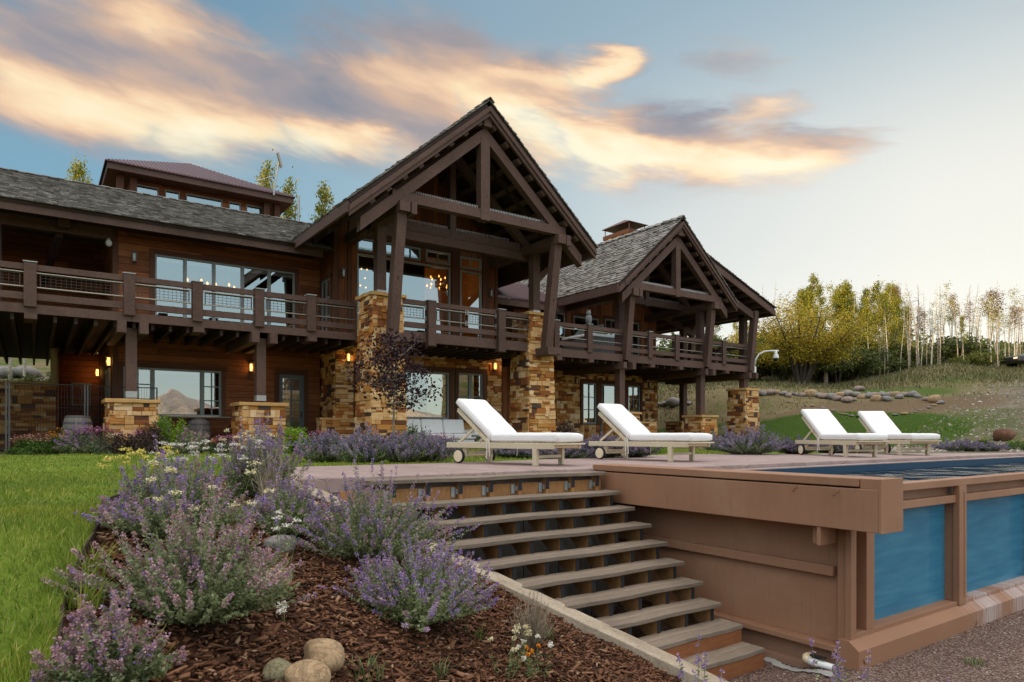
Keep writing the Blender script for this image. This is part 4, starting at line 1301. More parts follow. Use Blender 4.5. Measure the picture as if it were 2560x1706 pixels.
# eave boards and rafter tails on the low west side
eb = MB(); eb.box(6.40, 6.48, YR, 20.62, 5.98, 6.26); eb.box(14.66, 14.74, YR, 24.0, 6.07, 6.36); eb.each('eave_fascia', T_, house)
rf = MB()
for y in (17.6, 18.7, 19.8):
    rf.prism([(6.75, RZ - .33 - S * (RX - 6.75)), (RX, RZ - .33), (RX, RZ - .55), (6.75, RZ - .55 - S * (RX - 6.75))], y, y + .14)
    rf.prism([(RX, RZ - .33), (14.3, RZ - .33 - S * (14.3 - RX)), (14.3, RZ - .55 - S * (14.3 - RX)), (RX, RZ - .55)], y, y + .14)
rf.build('rafters', TD, house)
def purlins(rx, rz, s, xl, xr, y0, y1, n_, drop, size=.15, lim=None):
    for side, xe in ((-1, xl), (1, xr)):
        L = abs(xe - rx)
        for i in range(n_):
            x = rx + side * (L * (i + .6) / n_)
            z = rz - s * abs(x - rx) - drop
            b = MB(); b.beam((x, y0, z), (x, y1, z), size, size * 1.15, up=(side * s, 0, 1)); b.build('purlin', T_, house)
    b = MB(); b.box(rx - .13, rx + .13, y0 - .02, y1, rz - drop - .30, rz - drop - .04); b.build('ridge_beam', T_, house)
purlins(RX, RZ, S, 6.9, 14.2, 16.42, 20.3, 8, .40, .165)
# plate beams, pillar posts and raking struts
for x in (8.05, 13.40):
    b = MB(); b.box(x - .15, x + .15, 16.42, UY, 6.33, 6.60); b.build('plate_beam', T_, house)
    b = MB(); b.box(x + .20, x + .36, 16.44, 16.9, 6.30, 6.62); b.build('beam_end', T_, house)
    px_ = x + (.03 if x < 10 else .18)
    b = MB(); b.box(px_ - .135, px_ + .135, 17.97, 18.24, 4.50, 6.35); p_ = b.build('post', T_, house)
    b = MB(); b.box(px_ - .14, px_ + .14, 17.965, 18.245, 4.34, 4.50); b.build('post_shoe', M('galvanized'), p_)
    b = MB(); b.beam((x, 17.22, 3.16), (x, 16.72, 6.36), .27, .27, up=(0, 1, 0)); b.build('raking_strut', T_, house)
    b = MB(); b.box(x - .17, x + .17, 16.92, 17.58, 2.93, 3.17); b.build('strut_corbel', T_, house)
    b = MB(); b.box(x + .24, x + .55, 17.12, 17.62, 2.98, 3.20); b.build('strut_corbel', T_, house)
    b = MB(); b.box(x - .015, x + .015, 16.84, 16.90, 4.6, 4.68); b.build('bolt', M('black_plastic'), house)
b = MB(); b.box(7.9, 13.6, 18.36, 18.60, 6.20, 6.46); b.build('plate_beam', T_, house)
br = MB(); br.beam((13.55, 18.3, 5.3), (14.25, 18.3, 6.0), .14, .2); br.build('brace', T_, house)

# ===== link roof of ribbed metal
lr = MB(); lr.hexa([(13.66, 20.95, 5.50), (17.3, 20.95, 5.50), (17.3, 23.6, 6.75), (13.66, 23.6, 6.75)], [(13.66, 20.95, 5.56), (17.3, 20.95, 5.56), (17.3, 23.6, 6.81), (13.66, 23.6, 6.81)])
for k in range(26):
    x = 13.7 + k * .14
    lr.beam((x, 20.95, 5.565), (x, 23.6, 6.815), .03, .02)
lr.build('metal_roof', M('metal_roof'), house)
lf = MB(); lf.box(13.66, 17.2, 20.98, 21.06, 5.24, 5.50); lf.build('eave_fascia', T_, house)
ls = MB(); ls.box(13.66, 17.2, 21.06, 22.0, 5.30, 5.34); ls.build('soffit', TD, house)

# ===== east wing
EX, EZ, ES = 20.25, 8.66, .868
EYF = 17.60
EW = 21.6
gable_roof(EX, EZ, ES, 16.93, 23.55, EYF, 29.5, 51)
rake_boards(EX, EZ - .15, ES, 16.95, 23.52, EYF - .03, EYF + .05, 0, .22, 'rake_board', T_)
rake_boards(EX, EZ - .13, ES, 17.2, 23.54, EYF - .07, EYF - .035, 0, .13, 'rake_trim', T_)
gable_truss(EX, 8.06, ES, 17.3, 23.2, 17.80, 5.73, 5.97, 17.75, 22.85, .27, .22, .25, 40)
gable_truss(EX, 8.14, ES, 17.6, 23.0, 19.4, 5.62, 5.86, 18.0, 22.6, .24, .2, .20, 30)
purlins(EX, EZ, ES, 17.3, 23.2, 17.66, 21.5, 8, .36, .145)
eb = MB(); eb.box(16.87, 16.95, EYF, 24.0, 5.44, 5.74); eb.box(23.5, 23.58, EYF, 21.0, 5.44, 5.74); eb.each('eave_fascia', T_, house)
for x in (17.93, 22.48):
    b = MB(); b.box(x - .14, x + .14, 17.72, EW, 5.46, 5.72); b.build('plate_beam', T_, house)
    b = MB(); b.box(x + .18, x + .33, 17.72, 18.1, 5.46, 5.74); b.build('beam_end', T_, house)
for x in (17.93, 22.48, 25.32):
    zt = 5.48 if x < 24 else 5.62
    b = MB(); b.box(x - .13, x + .13, 18.47, 18.73, 3.30, zt); b.build('post', T_, house)
    b = MB(); b.beam((x, 18.27, 3.16), (x, 18.02, zt + .02), .25, .25, up=(0, 1, 0)); b.build('raking_strut', T_, house)
    zb = {17.93: 1.24, 22.48: 1.19, 25.32: 2.40}[x]
    b = MB(); b.box(x - .13, x + .13, 18.45, 18.71, zb, 3.1); b.build('post', T_, house)
    for s_ in (-1, 1):
        bb = MB(); bb.box(x + s_ * .23 - .08, x + s_ * .23 + .08, 18.05, 22.8, 2.82, 3.06); bb.build('deck_beam', T_, house)
for y in (21.95,):
    b = MB(); b.box(25.19, 25.45, y - .13, y + .13, .95, 5.6); b.build('post', T_, house)
    b = MB(); b.beam((25.75, y, 3.2), (26.0, y, 5.75), .22, .22, up=(1, 0, 0)); b.build('raking_strut', T_, house)
    b = MB(); b.box(22.35, 22.61, y - .13, y + .13, -.05, 3.1); b.build('post', T_, house)
dk = MB(); dk.box(14.55, 25.5, 18.36, EW, 3.24, 3.32); dk.box(23.1, 25.5, EW, 25.2, 3.24, 3.32); dk.build('deck_floor', TD, house)
fa = MB(); fa.box(14.50, 17.80, 18.28, 18.36, 3.09, 3.36); fa.box(18.06, 22.35, 18.28, 18.36, 3.09, 3.36); fa.box(22.61, 25.5, 18.28, 18.36, 3.09, 3.36); fa.box(25.42, 25.5, 18.36, 25.2, 3.09, 3.36); fa.build('deck_fascia', T_, house)
jo = MB()
for k in range(28):
    x = 14.7 + k * .39
    jo.box(x - .035, x + .035, 18.4, EW if x < 23 else 25.0, 2.98, 3.24)
jo.build('deck_joists', TD, house)
for x in (14.75, 16.2, 19.3, 20.9, 23.75):
    bb = MB(); bb.box(x - .11, x + .11, 18.20, 18.8, 2.96, 3.085); bb.build('beam_end', T_, house)
rail_run(14.50, 17.76, 18.34, 3.36, [14.66, 16.17], .97, .22, mesh=False)
rail_run(18.08, 22.3, 18.34, 3.36, [19.22, 20.72], .97, .22, mesh=False)
rail_run(22.66, 25.2, 18.34, 3.36, [23.60], .97, .22, mesh=False)
# end railing along the east side of that deck
er = MB()
for zz, h_ in ((4.20, .13), (3.55, .15)): er.box(25.36, 25.46, 18.75, 25.0, zz - h_ / 2, zz + h_ / 2)
ero = er.each('side_rail', T_, house)[0]
ep = MB()
for zz in (4.085, 3.76): ep.tube([(25.41, 18.75, zz), (25.41, 25.0, zz)], .017, 8)
ep.build('pipe', M('steel'), ero)
for y in (20.2, 23.6):
    b = MB(); b.box(25.30, 25.52, y - .11, y + .11, 3.3, 4.32); b.build('railing_post', T_, house)
# upper wall
EWIN = [(16.95, 17.75, 3.4, 5.35), (18.2, 19.6, 3.4, 5.30), (19.95, 20.75, 3.4, 5.35), (21.2, 22.0, 3.4, 5.35)]
hole_wall('wall', 15.2, 23.1, 3.05, 5.7, EW, EWIN, M('batten_siding'), .16)
gw = MB(); gw.prism([(17.2, 5.70), (23.1, 5.70), (20.25, 8.2)], EW, EW + .16); gw.build('gable_wall', M('batten_siding'), house)
for w_ in EWIN:
    window(w_[0], w_[1], w_[2], w_[3], EW, 1 if w_[1] - w_[0] > 1 else 2, 1 if w_[1] - w_[0] > 1 else 4, .06)
    trim(w_[0], w_[1], w_[2], w_[3], EW, .12, TR, False)
ew = MB(); ew.box(22.95, 23.1, EW + .16, 29, -.05, 5.7); ew.build('wall', M('batten_siding'), house)
# ground floor stone wall and windows
LWIN = [(18.68, 19.44, .86, 2.56), (19.74, 20.62, .30, 2.54), (21.28, 22.02, .86, 2.54)]
hole_wall('wall', 16.4, 23.12, -.05, 3.1, EW - .02, LWIN, M('mortar'), .14)
se = MB()
for (a, b_, c, d, s0) in ((16.4, 18.52, 0, 3.05, 61), (22.18, 23.12, 0, 3.05, 62), (18.52, 22.18, 2.72, 3.05, 63), (18.52, 19.60, 0, .80, 64), (20.78, 22.18, 0, .80, 65)):
    stone_face(se, (a, EW - .02, c), (b_, EW - .02, c), (b_, EW - .02, d), (a, EW - .02, d), (0, -1, 0), s0)
seo = MB(); seo.box(23.12, 23.2, EW, 29, -.05, 3.1); so = seo.build('wall', M('mortar'), house)
se.build('stonework', M('stone'), so)
for i, w_ in enumerate(LWIN):
    window(w_[0], w_[1], w_[2], w_[3], EW - .02, 2 if i != 1 else 1, 3 if i != 1 else 1, .055)
tb = MB(); tb.box(18.54, 22.16, EW - .085, EW - .03, 2.57, 2.70)
for x0, x1 in ((18.54, 18.67), (19.46, 19.72), (20.64, 21.26), (22.04, 22.16)): tb.box(x0, x1, EW - .08, EW - .03, .82, 2.57)
tb.build('window_trim', TR, house)
# lower shed roof past the east gable
sp = .362
def shed():
    x0, z0, x1 = 20.9, 7.84, 26.3
    ang = math.atan(sp)
    V_ = Vector((-math.cos(ang), 0, math.sin(ang)))
    H_ = (x1 - x0) / math.cos(ang)
    d = MB(); slab(d, (x1, 17.7, z0 - sp * (x1 - x0)), (0, 1, 0), V_, 8.8, H_, .10); ro = d.build('roof', TD, house)
    s1 = MB(); shingles(s1, (x1, 17.64, z0 - sp * (x1 - x0)), (0, 1, 0), V_, 8.8, H_, 77); s1.build('shingles', M('shingle'), ro)
    rk = MB(); rk.prism([(21.4, z0 - sp * (21.4 - x0) - .12), (x1, z0 - sp * (x1 - x0) - .12), (x1, z0 - sp * (x1 - x0) - .36), (21.4, z0 - sp * (21.4 - x0) - .36)], 17.66, 17.74); rk.build('rake_board', T_, house)
    ev = MB(); ev.box(26.24, 26.32, 17.74, 26.4, z0 - sp * (x1 - x0) - .34, z0 - sp * (x1 - x0) - .10); ev.build('eave_fascia', T_, house)
    for i in range(8):
        x = 22.6 + i * .47
        z = z0 - sp * (x - x0) - .20
        b = MB(); b.box(x - .07, x + .07, 17.76, 26.0, z - .16, z); b.build('purlin', T_, house)
    c = MB(); c.prism([(22.6, 6.58), (25.55, 5.52), (25.55, 5.22), (22.6, 6.28)], 17.98, 18.2); c.build('shed_rafter', T_, house)
    c = MB(); c.prism([(22.6, 6.58), (26.05, 5.35), (26.05, 5.05), (22.6, 6.28)], 21.85, 22.05); c.build('shed_rafter', T_, house)
    c = MB(); c.box(25.19, 25.45, 17.9, 26.0, 5.48, 5.70); c.build('plate_beam', T_, house)
shed()

# ===== chimneys with metal hoods
def chimney(x0, x1, y0, y1, zb, zs, ze, za):
    c = MB(); c.box(x0, x1, y0, y1, zb, zs); co = c.build('chimney', M('mortar'), house)
    f = MB()
    b = [(x0, y0), (x1, y0), (x1, y1), (x0, y1)]
    for k in range(4):
        p, q = b[k], b[(k + 1) % 4]
        e = Vector((q[0] - p[0], q[1] - p[1], 0)); nn = Vector((e.y, -e.x, 0)).normalized()
        stone_face(f, (*p, zb), (*q, zb), (*q, zs), (*p, zs), nn, int(x0 * 10) + k)
    f.build('stonework', M('stone'), co)
    s_ = MB(); s_.box(x0 - .08, x1 + .08, y0 - .08, y1 + .08, zs, zs + .18); s_.build('chimney_shelf', M('trim_red'), co)
    o = .12
    h = MB(); ex0, ex1, ey0, ey1 = x0 - o, x1 + o, y0 - o, y1 + o
    cx, cy = (x0 + x1) / 2, (y0 + y1) / 2
    h.add([(ex0, ey0, ze), (ex1, ey0, ze), (ex1, ey1, ze), (ex0, ey1, ze), (cx, cy, za), (ex0, ey0, ze - .02), (ex1, ey0, ze - .02), (ex1, ey1, ze - .02), (ex0, ey1, ze - .02)],
          [(0, 1, 4), (1, 2, 4), (2, 3, 4), (3, 0, 4), (8, 7, 6, 5), (0, 5, 6, 1), (1, 6, 7, 2), (2, 7, 8, 3), (3, 8, 5, 0)])
    h.build('chimney_hood', M('metal_roof'), co)
    l = MB()
    for (xx, yy_) in b: l.beam((xx, yy_, zs + .18), (xx, yy_, ze), .03, .03)
    l.box((x0 + x1) / 2 - .22, (x0 + x1) / 2 + .22, (y0 + y1) / 2 - .3, (y0 + y1) / 2 + .3, zs + .18, zs + .34)
    l.build('chimney_bracket', M('metal_roof'), co)
chimney(22.3, 23.3, 22.5, 24.1, 6.5, 9.64, 10.15, 10.52)
chimney(10.75, 11.7, 21.9, 23.1, 9.0, 9.72, 10.02, 10.46)

# ===== upper lantern tower with a hipped metal roof
TWX = ((3.32, 4.12), (4.36, 4.90), (5.14, 6.55), (6.81, 7.30), (7.52, 8.24))
tw = hole_wall('tower_wall', 3.1, 8.5, 8.0, 10.5, 30.8, [(a, b_, 9.72, 10.36) for a, b_ in TWX], M('siding'), .15)
for a, b_ in TWX: window(a, b_, 9.72, 10.36, 30.8, 1, 1, .04)
ts = MB(); ts.box(3.1, 3.25, 30.95, 36.4, 8.0, 10.5); ts.box(8.35, 8.5, 30.95, 36.4, 8.0, 10.5); ts.each('tower_wall', M('siding'), house)
tp = MB()
for x in (2.75, 3.2, 8.3, 8.75): tp.box(x - .12, x + .12, 30.45, 30.69, 8.6, 10.5)
tp.each('tower_post', TR, house)
tf = MB(); tf.box(2.28, 9.30, 30.0, 30.09, 10.52, 10.80); tf.box(2.28, 2.37, 30.09, 37.1, 10.52, 10.80); tf.box(9.21, 9.30, 30.09, 37.1, 10.52, 10.80); tf.each('eave_fascia', T_, house)
tso = MB(); tso.box(2.37, 9.21, 30.09, 37.1, 10.50, 10.54); tso.build('soffit', TR, house)
tr = MB()
cs_ = [(2.2, 29.92, 10.81), (9.38, 29.92, 10.81), (9.38, 37.2, 10.81), (2.2, 37.2, 10.81)]; ap = (5.79, 33.56, 12.62)
for k in range(4):
    a, b_ = Vector(cs_[k]), Vector(cs_[(k + 1) % 4]); p_ = Vector(ap)
    tr.add([a, b_, p_, a - Vector((0, 0, .04)), b_ - Vector((0, 0, .04))], [(0, 1, 2), (0, 3, 4, 1)])
    m_ = 52
    if k in (0, 3):
        for i in range(1, m_):
            q = a.lerp(b_, i / m_)
            fr_ = 1 - abs(2 * i / m_ - 1)
            mid = (a + b_) / 2
            top = q + (p_ - mid) * fr_
            tr.beam(q + Vector((0, 0, .008)), top + Vector((0, 0, .008)), .05, .022)
tr.build('metal_roof', M('metal_roof'), house)
vp = MB(); vp.tube([(8.05, 25.3, 8.3), (8.05, 25.3, 9.25)], .05, 8); vp.build('vent_pipe', M('galvanized'), house)

# ===== rooms behind the glass
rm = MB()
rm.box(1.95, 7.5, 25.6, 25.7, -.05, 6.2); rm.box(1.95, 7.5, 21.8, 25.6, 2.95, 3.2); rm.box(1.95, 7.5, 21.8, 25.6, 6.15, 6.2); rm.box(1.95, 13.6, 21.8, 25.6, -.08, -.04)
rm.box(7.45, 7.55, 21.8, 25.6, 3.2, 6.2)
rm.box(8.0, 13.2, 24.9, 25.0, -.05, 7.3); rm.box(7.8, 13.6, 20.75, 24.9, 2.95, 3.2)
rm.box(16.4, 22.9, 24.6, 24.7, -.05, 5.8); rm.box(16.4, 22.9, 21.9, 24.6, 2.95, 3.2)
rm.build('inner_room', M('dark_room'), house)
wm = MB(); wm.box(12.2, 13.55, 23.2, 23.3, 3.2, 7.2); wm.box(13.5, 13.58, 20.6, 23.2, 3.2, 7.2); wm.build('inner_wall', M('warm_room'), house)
# ---------------------------------------------------------------- raised steel pool with windows
pool = empty('swimming_pool', (8, 4.4, -1.75), 'raised brown steel swimming pool with blue water behind its side windows', 'pool')
PP, PS = M('pool_paint'), M('pool_paint_scaled')
X0, X1, PY0, PY1 = 5.86, 18.05, 3.16, 5.66
b = MB(); b.box(5.55, 5.885, 2.80, 6.20, -.395, -.045); b.build('end_beam', PP, pool, bevel=.006)
b = MB(); b.box(5.548, 5.90, 2.96, 6.22, -.030, .040); b.build('beam_cap', PP, pool, bevel=.006)
b = MB(); b.box(5.548, 5.905, 2.775, 2.80, -.40, .042); b.box(5.56, 5.90, 2.80, 2.955, -.045, .040); b.build('beam_end_plate', PP, pool, bevel=.004)
b = MB()
for y, z in ((3.14, -.075), (3.17, -.10), (3.52, -.06), (3.55, -.085)): b.lathe([(.012, 0), (.012, .01), (.006, .014)], (0, 0, 0), 8) if False else b.box(5.543, 5.551, y - .013, y + .013, z - .011, z + .011)
b.build('bolt', PP, pool)
# end wall below the beam
b = MB(); b.box(X0 + .03, X0 + .10, 3.20, 6.08, -1.46, -.39); b.build('end_wall', PP, pool)
b = MB(); b.box(X0 - .035, X0 + .03, 3.34, 6.08, -.865, -.775); b.build('wall_rail', PP, pool, bevel=.008)
b = MB(); b.box(X0 - .03, X0 + .04, 3.215, 3.30, -1.46, -.39); b.build('corner_post', PP, pool, bevel=.006)
b = MB(); b.box(X0 - .085, X0 + .04, 3.175, 6.08, -1.52, -1.462); b.build('ledge', PP, pool, bevel=.008)
b = MB(); b.box(X0 + .0, X0 + .08, 3.18, 6.08, -1.75, -1.52); b.build('base_wall', PP, pool)
b = MB(); b.box(X0 - .22, X0 + .0, 3.34, 3.42, -.56, -.395); b.box(X0 - .30, X0 + .05, 3.30, 3.335, -.56, -.395); b.build('beam_bracket', PP, pool, bevel=.004)
b = MB(); b.box(X0 - .07, X0 + .02, 3.27, 6.06, -1.752, -1.69); b.build('base_flange', PP, pool)
# window side
FY = PY0
b = MB(); b.box(X0 + .05, X1, FY, FY + .10, -.134, -.060); b.box(X0 + .05, X1, FY + .10, FY + .17, -.134, -.065); b.build('top_rail', PP, pool, bevel=.006)
b = MB(); b.box(X0 + .05, X1, FY + .02, FY + .15, -.310, -.232); b.build('lower_rail', PP, pool, bevel=.006)
b = MB(); b.box(X0 + .05, X1, FY + .11, FY + .14, -.232, -.134); b.build('rail_web', PP, pool)
posts = [5.98, 7.975, 10.15, 12.32, 14.49, 16.66]
for i, x in enumerate(posts):
    b = MB()
    if i == 0:
        b.box(X0 - .06, X0 + .02, FY, FY + .055, -1.39, -.40); b.box(X0 + .20, X0 + .335, FY, FY + .16, -1.34, -.31); b.box(X0 + .02, X0 + .20, FY + .12, FY + .16, -1.34, -.31)
        b.box(X0 + .02, X0 + .335, FY + .002, FY + .16, -1.39, -1.34)
    else:
        b.box(x - .085, x + .085, FY - .012, FY + .05, -1.38, -.134); b.box(x - .07, x + .07, FY + .05, FY + .16, -1.345, -.311)
        b.box(x + .02, x + .03, FY - .018, FY - .012, -1.30, -.2)
    b.build('window_post', PP, pool, bevel=.004)
# sill and sloping skirt, streaked with lime
b = MB(); b.box(X0 + .05, X1, FY + .01, FY + .16, -1.40, -1.345); b.build('window_sill', PS, pool, bevel=.005)
b = MB(); b.add([(X0 - .10, FY, -1.385), (X1, FY, -1.385), (X1, FY - .09, -1.455), (X0 - .10, FY - .09, -1.455), (X0 - .10, FY + .1, -1.385), (X1, FY + .1, -1.385),
                 (X0 - .10, FY - .09, -1.76), (X1, FY - .09, -1.76), (X0 - .10, FY + .1, -1.76), (X1, FY + .1, -1.76)],
                [(3, 2, 1, 0), (0, 1, 5, 4), (6, 7, 2, 3), (0, 4, 8, 6, 3), (1, 2, 7, 9, 5), (4, 5, 9, 8), (8, 9, 7, 6)]); b.build('skirt', PS, pool)
b = MB(); b.lathe([(.028, 0), (.028, .012), (.016, .012), (.016, .006)], (0, 0, 0), 14)
b.v = [(X0 - .0 + x, FY - .091 - z, -1.54 + y) for x, y, z in b.v]; b.build('plug', PP, pool)
for a, c in zip(posts, posts[1:]):
    xa = a + (.07 if a > 6 else .20); xc = c - .07
    b = MB(); b.add([(xa, FY + .135, -1.345), (xc, FY + .135, -1.345), (xc, FY + .135, -.31), (xa, FY + .135, -.31)], [(0, 1, 2, 3)]); b.build('window', M('pool_pane'), pool)
# basin lining
b = MB()
ix0, ix1, iy0, iy1 = X0 + .112, X1 - .108, FY + .15, PY1 - .108
b.add([(ix0, iy0, -1.45), (ix1, iy0, -1.45), (ix1, iy1, -1.45), (ix0, iy1, -1.45)], [(0, 1, 2, 3)])
b.add([(ix0, iy1, -1.45), (ix1, iy1, -1.45), (ix1, iy1, -.07), (ix0, iy1, -.07)], [(0, 1, 2, 3)])
b.add([(ix0, iy0, -1.45), (ix0, iy1, -1.45), (ix0, iy1, -.07), (ix0, iy0, -.07)], [(0, 1, 2, 3)])
b.add([(ix1, iy0, -1.45), (ix1, iy1, -1.45), (ix1, iy1, -.07), (ix1, iy0, -.07)], [(3, 2, 1, 0)])
b.build('basin', M('tank_liner'), pool)
b = MB(); b.box(X0 + .10, X1, PY1 - .1, PY1 + .03, -1.75, -.055); b.box(X1 - .1, X1 + .05, FY, PY1, -1.75, -.055); b.build('coping', M('patio_concrete'), pool, bevel=.006)
b = MB(); b.lathe([(.012, 0), (.04, .004), (.05, .012), (.052, .02), (.045, .03), (.02, .045)], (0, 0, 0), 16)
b.v = [(5.905 + z, 2.98 + x, -.165 + y) for x, y, z in b.v]; b.build('pool_light', M('steel'), pool, smooth=True)
w = MB(); w.add([(ix0, iy0, -.175), (ix1, iy0, -.175), (ix1, iy1, -.175), (ix0, iy1, -.175)], [(0, 1, 2, 3)])
wo = w.build('water', M('water')); wo['kind'] = 'structure'

# drain pipe at the foot of the pool
pv = empty('drain_pipe', (5.72, 3.55, -1.66), 'short white plastic drain pipe with a black valve below the pool', 'pipe')
b = MB(); b.tube([(5.84, 3.72, -1.645), (5.72, 3.72, -1.645), (5.66, 3.68, -1.65), (5.645, 3.60, -1.655)], [.055, .055, .057, .055], 14); b.build('elbow', M('pvc_yellowed'), pv, smooth=True)
b = MB(); b.tube([(5.645, 3.62, -1.655), (5.645, 3.47, -1.66)], .058, 16); b.tube([(5.645, 3.47, -1.66), (5.645, 3.26, -1.665)], .050, 16, cap=False); b.tube([(5.645, 3.262, -1.665), (5.645, 3.40, -1.665)], .042, 16, cap=False); b.build('spout', M('pvc_white'), pv, smooth=True)
b = MB(); b.box(5.62, 5.67, 3.46, 3.58, -1.60, -1.575); b.box(5.60, 5.69, 3.38, 3.60, -1.578, -1.555); b.build('valve_handle', M('black_plastic'), pv, bevel=.008)

# strip of concrete showing in the gravel
sr = random.Random(5)
pts = [(5.55 - .02, 4.0), (5.60, 3.6), (5.66, 3.1), (5.72, 2.6)]
v = []; f = []
for i in range(22):
    q = i / 21
    cx = 5.76 - .28 * q; cy = 3.98 - .85 * q
    wl = .055 + sr.uniform(-.018, .018); wr_ = .05 + sr.uniform(-.022, .022)
    v += [(cx - wl, cy, gravel_z(cx, cy) + .008), (cx + wr_, cy, gravel_z(cx, cy) + .008)]
f = [(2 * i, 2 * i + 1, 2 * i + 3, 2 * i + 2) for i in range(21)]
sm = MB(); sm.add(v, [tuple(reversed(q)) for q in f]); so = sm.build('footing_strip', M('concrete_grey')); so['kind'] = 'structure'

# ---------------------------------------------------------------- wooden stairs
stair = empty('wooden_stairs', (4.2, 4.9, -1.75), 'wide weathered open-riser wooden stairs going down beside the brown pool', 'stairs')
NT_, RISE, RUN = 10, .165, .235
ZT = [-.085 - RISE * k for k in range(NT_)]
ZT[0] = -.035
YT = [5.93 - RUN * k for k in range(NT_)]
def cx_at(y): return float(curb_x(y)) + .02
for k in range(NT_):
    r = random.Random(100 + k)
    z = ZT[k]; y = YT[k]
    xe = 5.50 + r.uniform(-.012, .012)
    xs = cx_at(y + .1) if k > 0 else 2.50
    b = MB()
    if k >= 8:
        xe = 5.50
    for (ya, yb) in ((y, y + .136), (y + .142, y + .285)):
        n_ = 9
        vs = []
        for i in range(n_ + 1):
            x = xs + .05 + (xe + r.uniform(-.008, .008) * (i == n_) - xs - .05) * i / n_
            sg_ = .004 * math.sin(i * 1.3 + k) ; yo = r.uniform(-.003, .003)
            vs += [(x, ya + yo, z - .038 + sg_), (x, yb, z - .038 + sg_), (x, yb, z + sg_), (x, ya + yo, z + sg_)]
        fs = []
        for i in range(n_):
            a = 4 * i
            for (p, q) in ((0, 1), (1, 2), (2, 3), (3, 0)):
                fs.append((a + p, a + 4 + p, a + 4 + q, a + q))
        fs += [(3, 2, 1, 0), (4 * n_, 4 * n_ + 1, 4 * n_ + 2, 4 * n_ + 3)]
        b.add(vs, [tuple(reversed(q)) for q in fs])
    b.build('tread', M('tread_wood'), stair, bevel=.004)
# header board behind the first riser with hangers
b = MB(); b.box(2.3, 5.50, 6.02, 6.06, -.34, -.125); b.build('header_board', M('stair_lumber'), stair)
SX = [2.80 + .37 * i for i in range(8)]
for i, x in enumerate(SX):
    # notched stringer, cut where the curb meets it
    ymin = max(YT[-1] + .05, 6.1 - (x - 2.0) / 1.025 + .03)
    prof = []
    top = []
    for k in range(NT_):
        yf, yb = YT[k] + .03, (YT[k - 1] + .03 if k else 6.02)
        if yb <= ymin: break
        zt = ZT[k] - .039
        a = max(yf, ymin)
        top.append((yb, zt)); top.append((a, zt))
        if a == ymin: break
    if len(top) < 2: continue
    yl = top[-1][0]
    zl = top[-1][1]
    low_ = lambda y_: -.36 - .702 * (6.02 - y_)
    bot = [(yl, max(min(zl - RISE - .03, low_(yl)), -1.748)), (6.02, low_(6.02) - .0)]
    # keep the underside parallel to the flight
    if bot[0][1] <= -1.747:
        bot = [(yl, -1.747), (min(6.02, 6.02 - (1.747 - .36) / .702), -1.747), (6.02, low_(6.02))]
    prof = [(y_, z_) for y_, z_ in top] + bot
    n_ = len(prof); hw = .019
    vs = [(x - hw, y_, z_) for y_, z_ in prof] + [(x + hw, y_, z_) for y_, z_ in prof]
    me = bpy.data.meshes.new('stringer')
    import bmesh
    bm = bmesh.new()
    va = [bm.verts.new(p) for p in vs]
    bm.faces.new(va[:n_]); bm.faces.new(list(reversed(va[n_:])))
    for q in range(n_):
        bm.faces.new((va[q], va[q + n_], va[(q + 1) % n_ + n_], va[(q + 1) % n_]))
    bmesh.ops.recalc_face_normals(bm, faces=bm.faces)
    bmesh.ops.triangulate(bm, faces=[f_ for f_ in bm.faces if len(f_.verts) > 4])
    off = loc_of(stair)
    for v_ in bm.verts: v_.co -= off
    bm.to_mesh(me); bm.free()
    me.materials.append(M('stair_lumber'))
    o = bpy.data.objects.new('stringer', me); COL.objects.link(o); o.parent = stair
    # dark membrane strips on the stringer fronts
    for k in range(NT_):
        sp_ = MB()
        yf = YT[k] + .03
        if yf < ymin: break
        sp_.box(x - hw - .003, x + hw + .003, yf - .004, yf - .0005, max(ZT[k] - .04 - RISE + .04, -1.745), ZT[k] - .042)
        sp_.build('membrane_strip', M('membrane'), o)
    if i < 8:
        hg = MB()
        for dx_ in (-.05, ):
            hg.box(x + dx_ - .032, x + dx_ + .012, 6.008, 6.018, -.235, -.135); hg.box(x + dx_ + .013, x + dx_ + .03, 5.985, 6.006, -.205, -.15)
        hg.build('hanger', M('galvanized'), stair)
# closed risers at the two lowest steps
b = MB(); b.box(cx_at(YT[8]) - .05, 5.50, YT[8] + .008, YT[8] + .028, ZT[8] - RISE + .002, ZT[8] - .040); b.build('riser', M('riser_wood'), stair)
b = MB(); b.box(cx_at(YT[9]) - .05, 5.52, YT[9] + .008, YT[9] + .028, -1.75, ZT[9] - .040); b.box(5.48, 5.50, YT[9] + .03, YT[9] + .285, -1.75, ZT[9] - .042); b.build('riser', M('riser_wood'), stair)
# wall of boards under the patio edge
rt = MB()
for k in range(24):
    x = 1.92 + k * .166
    rt.box(x + .003, x + .163, 6.075 + .004 * (k % 3), 6.16, -1.76, -.152)
rto = rt.build('retaining_wall', M('retaining'), loc=(3.9, 6.12, -1.75))
tag(rto, 'grey board retaining wall behind the open stairs under the patio edge', 'wall')

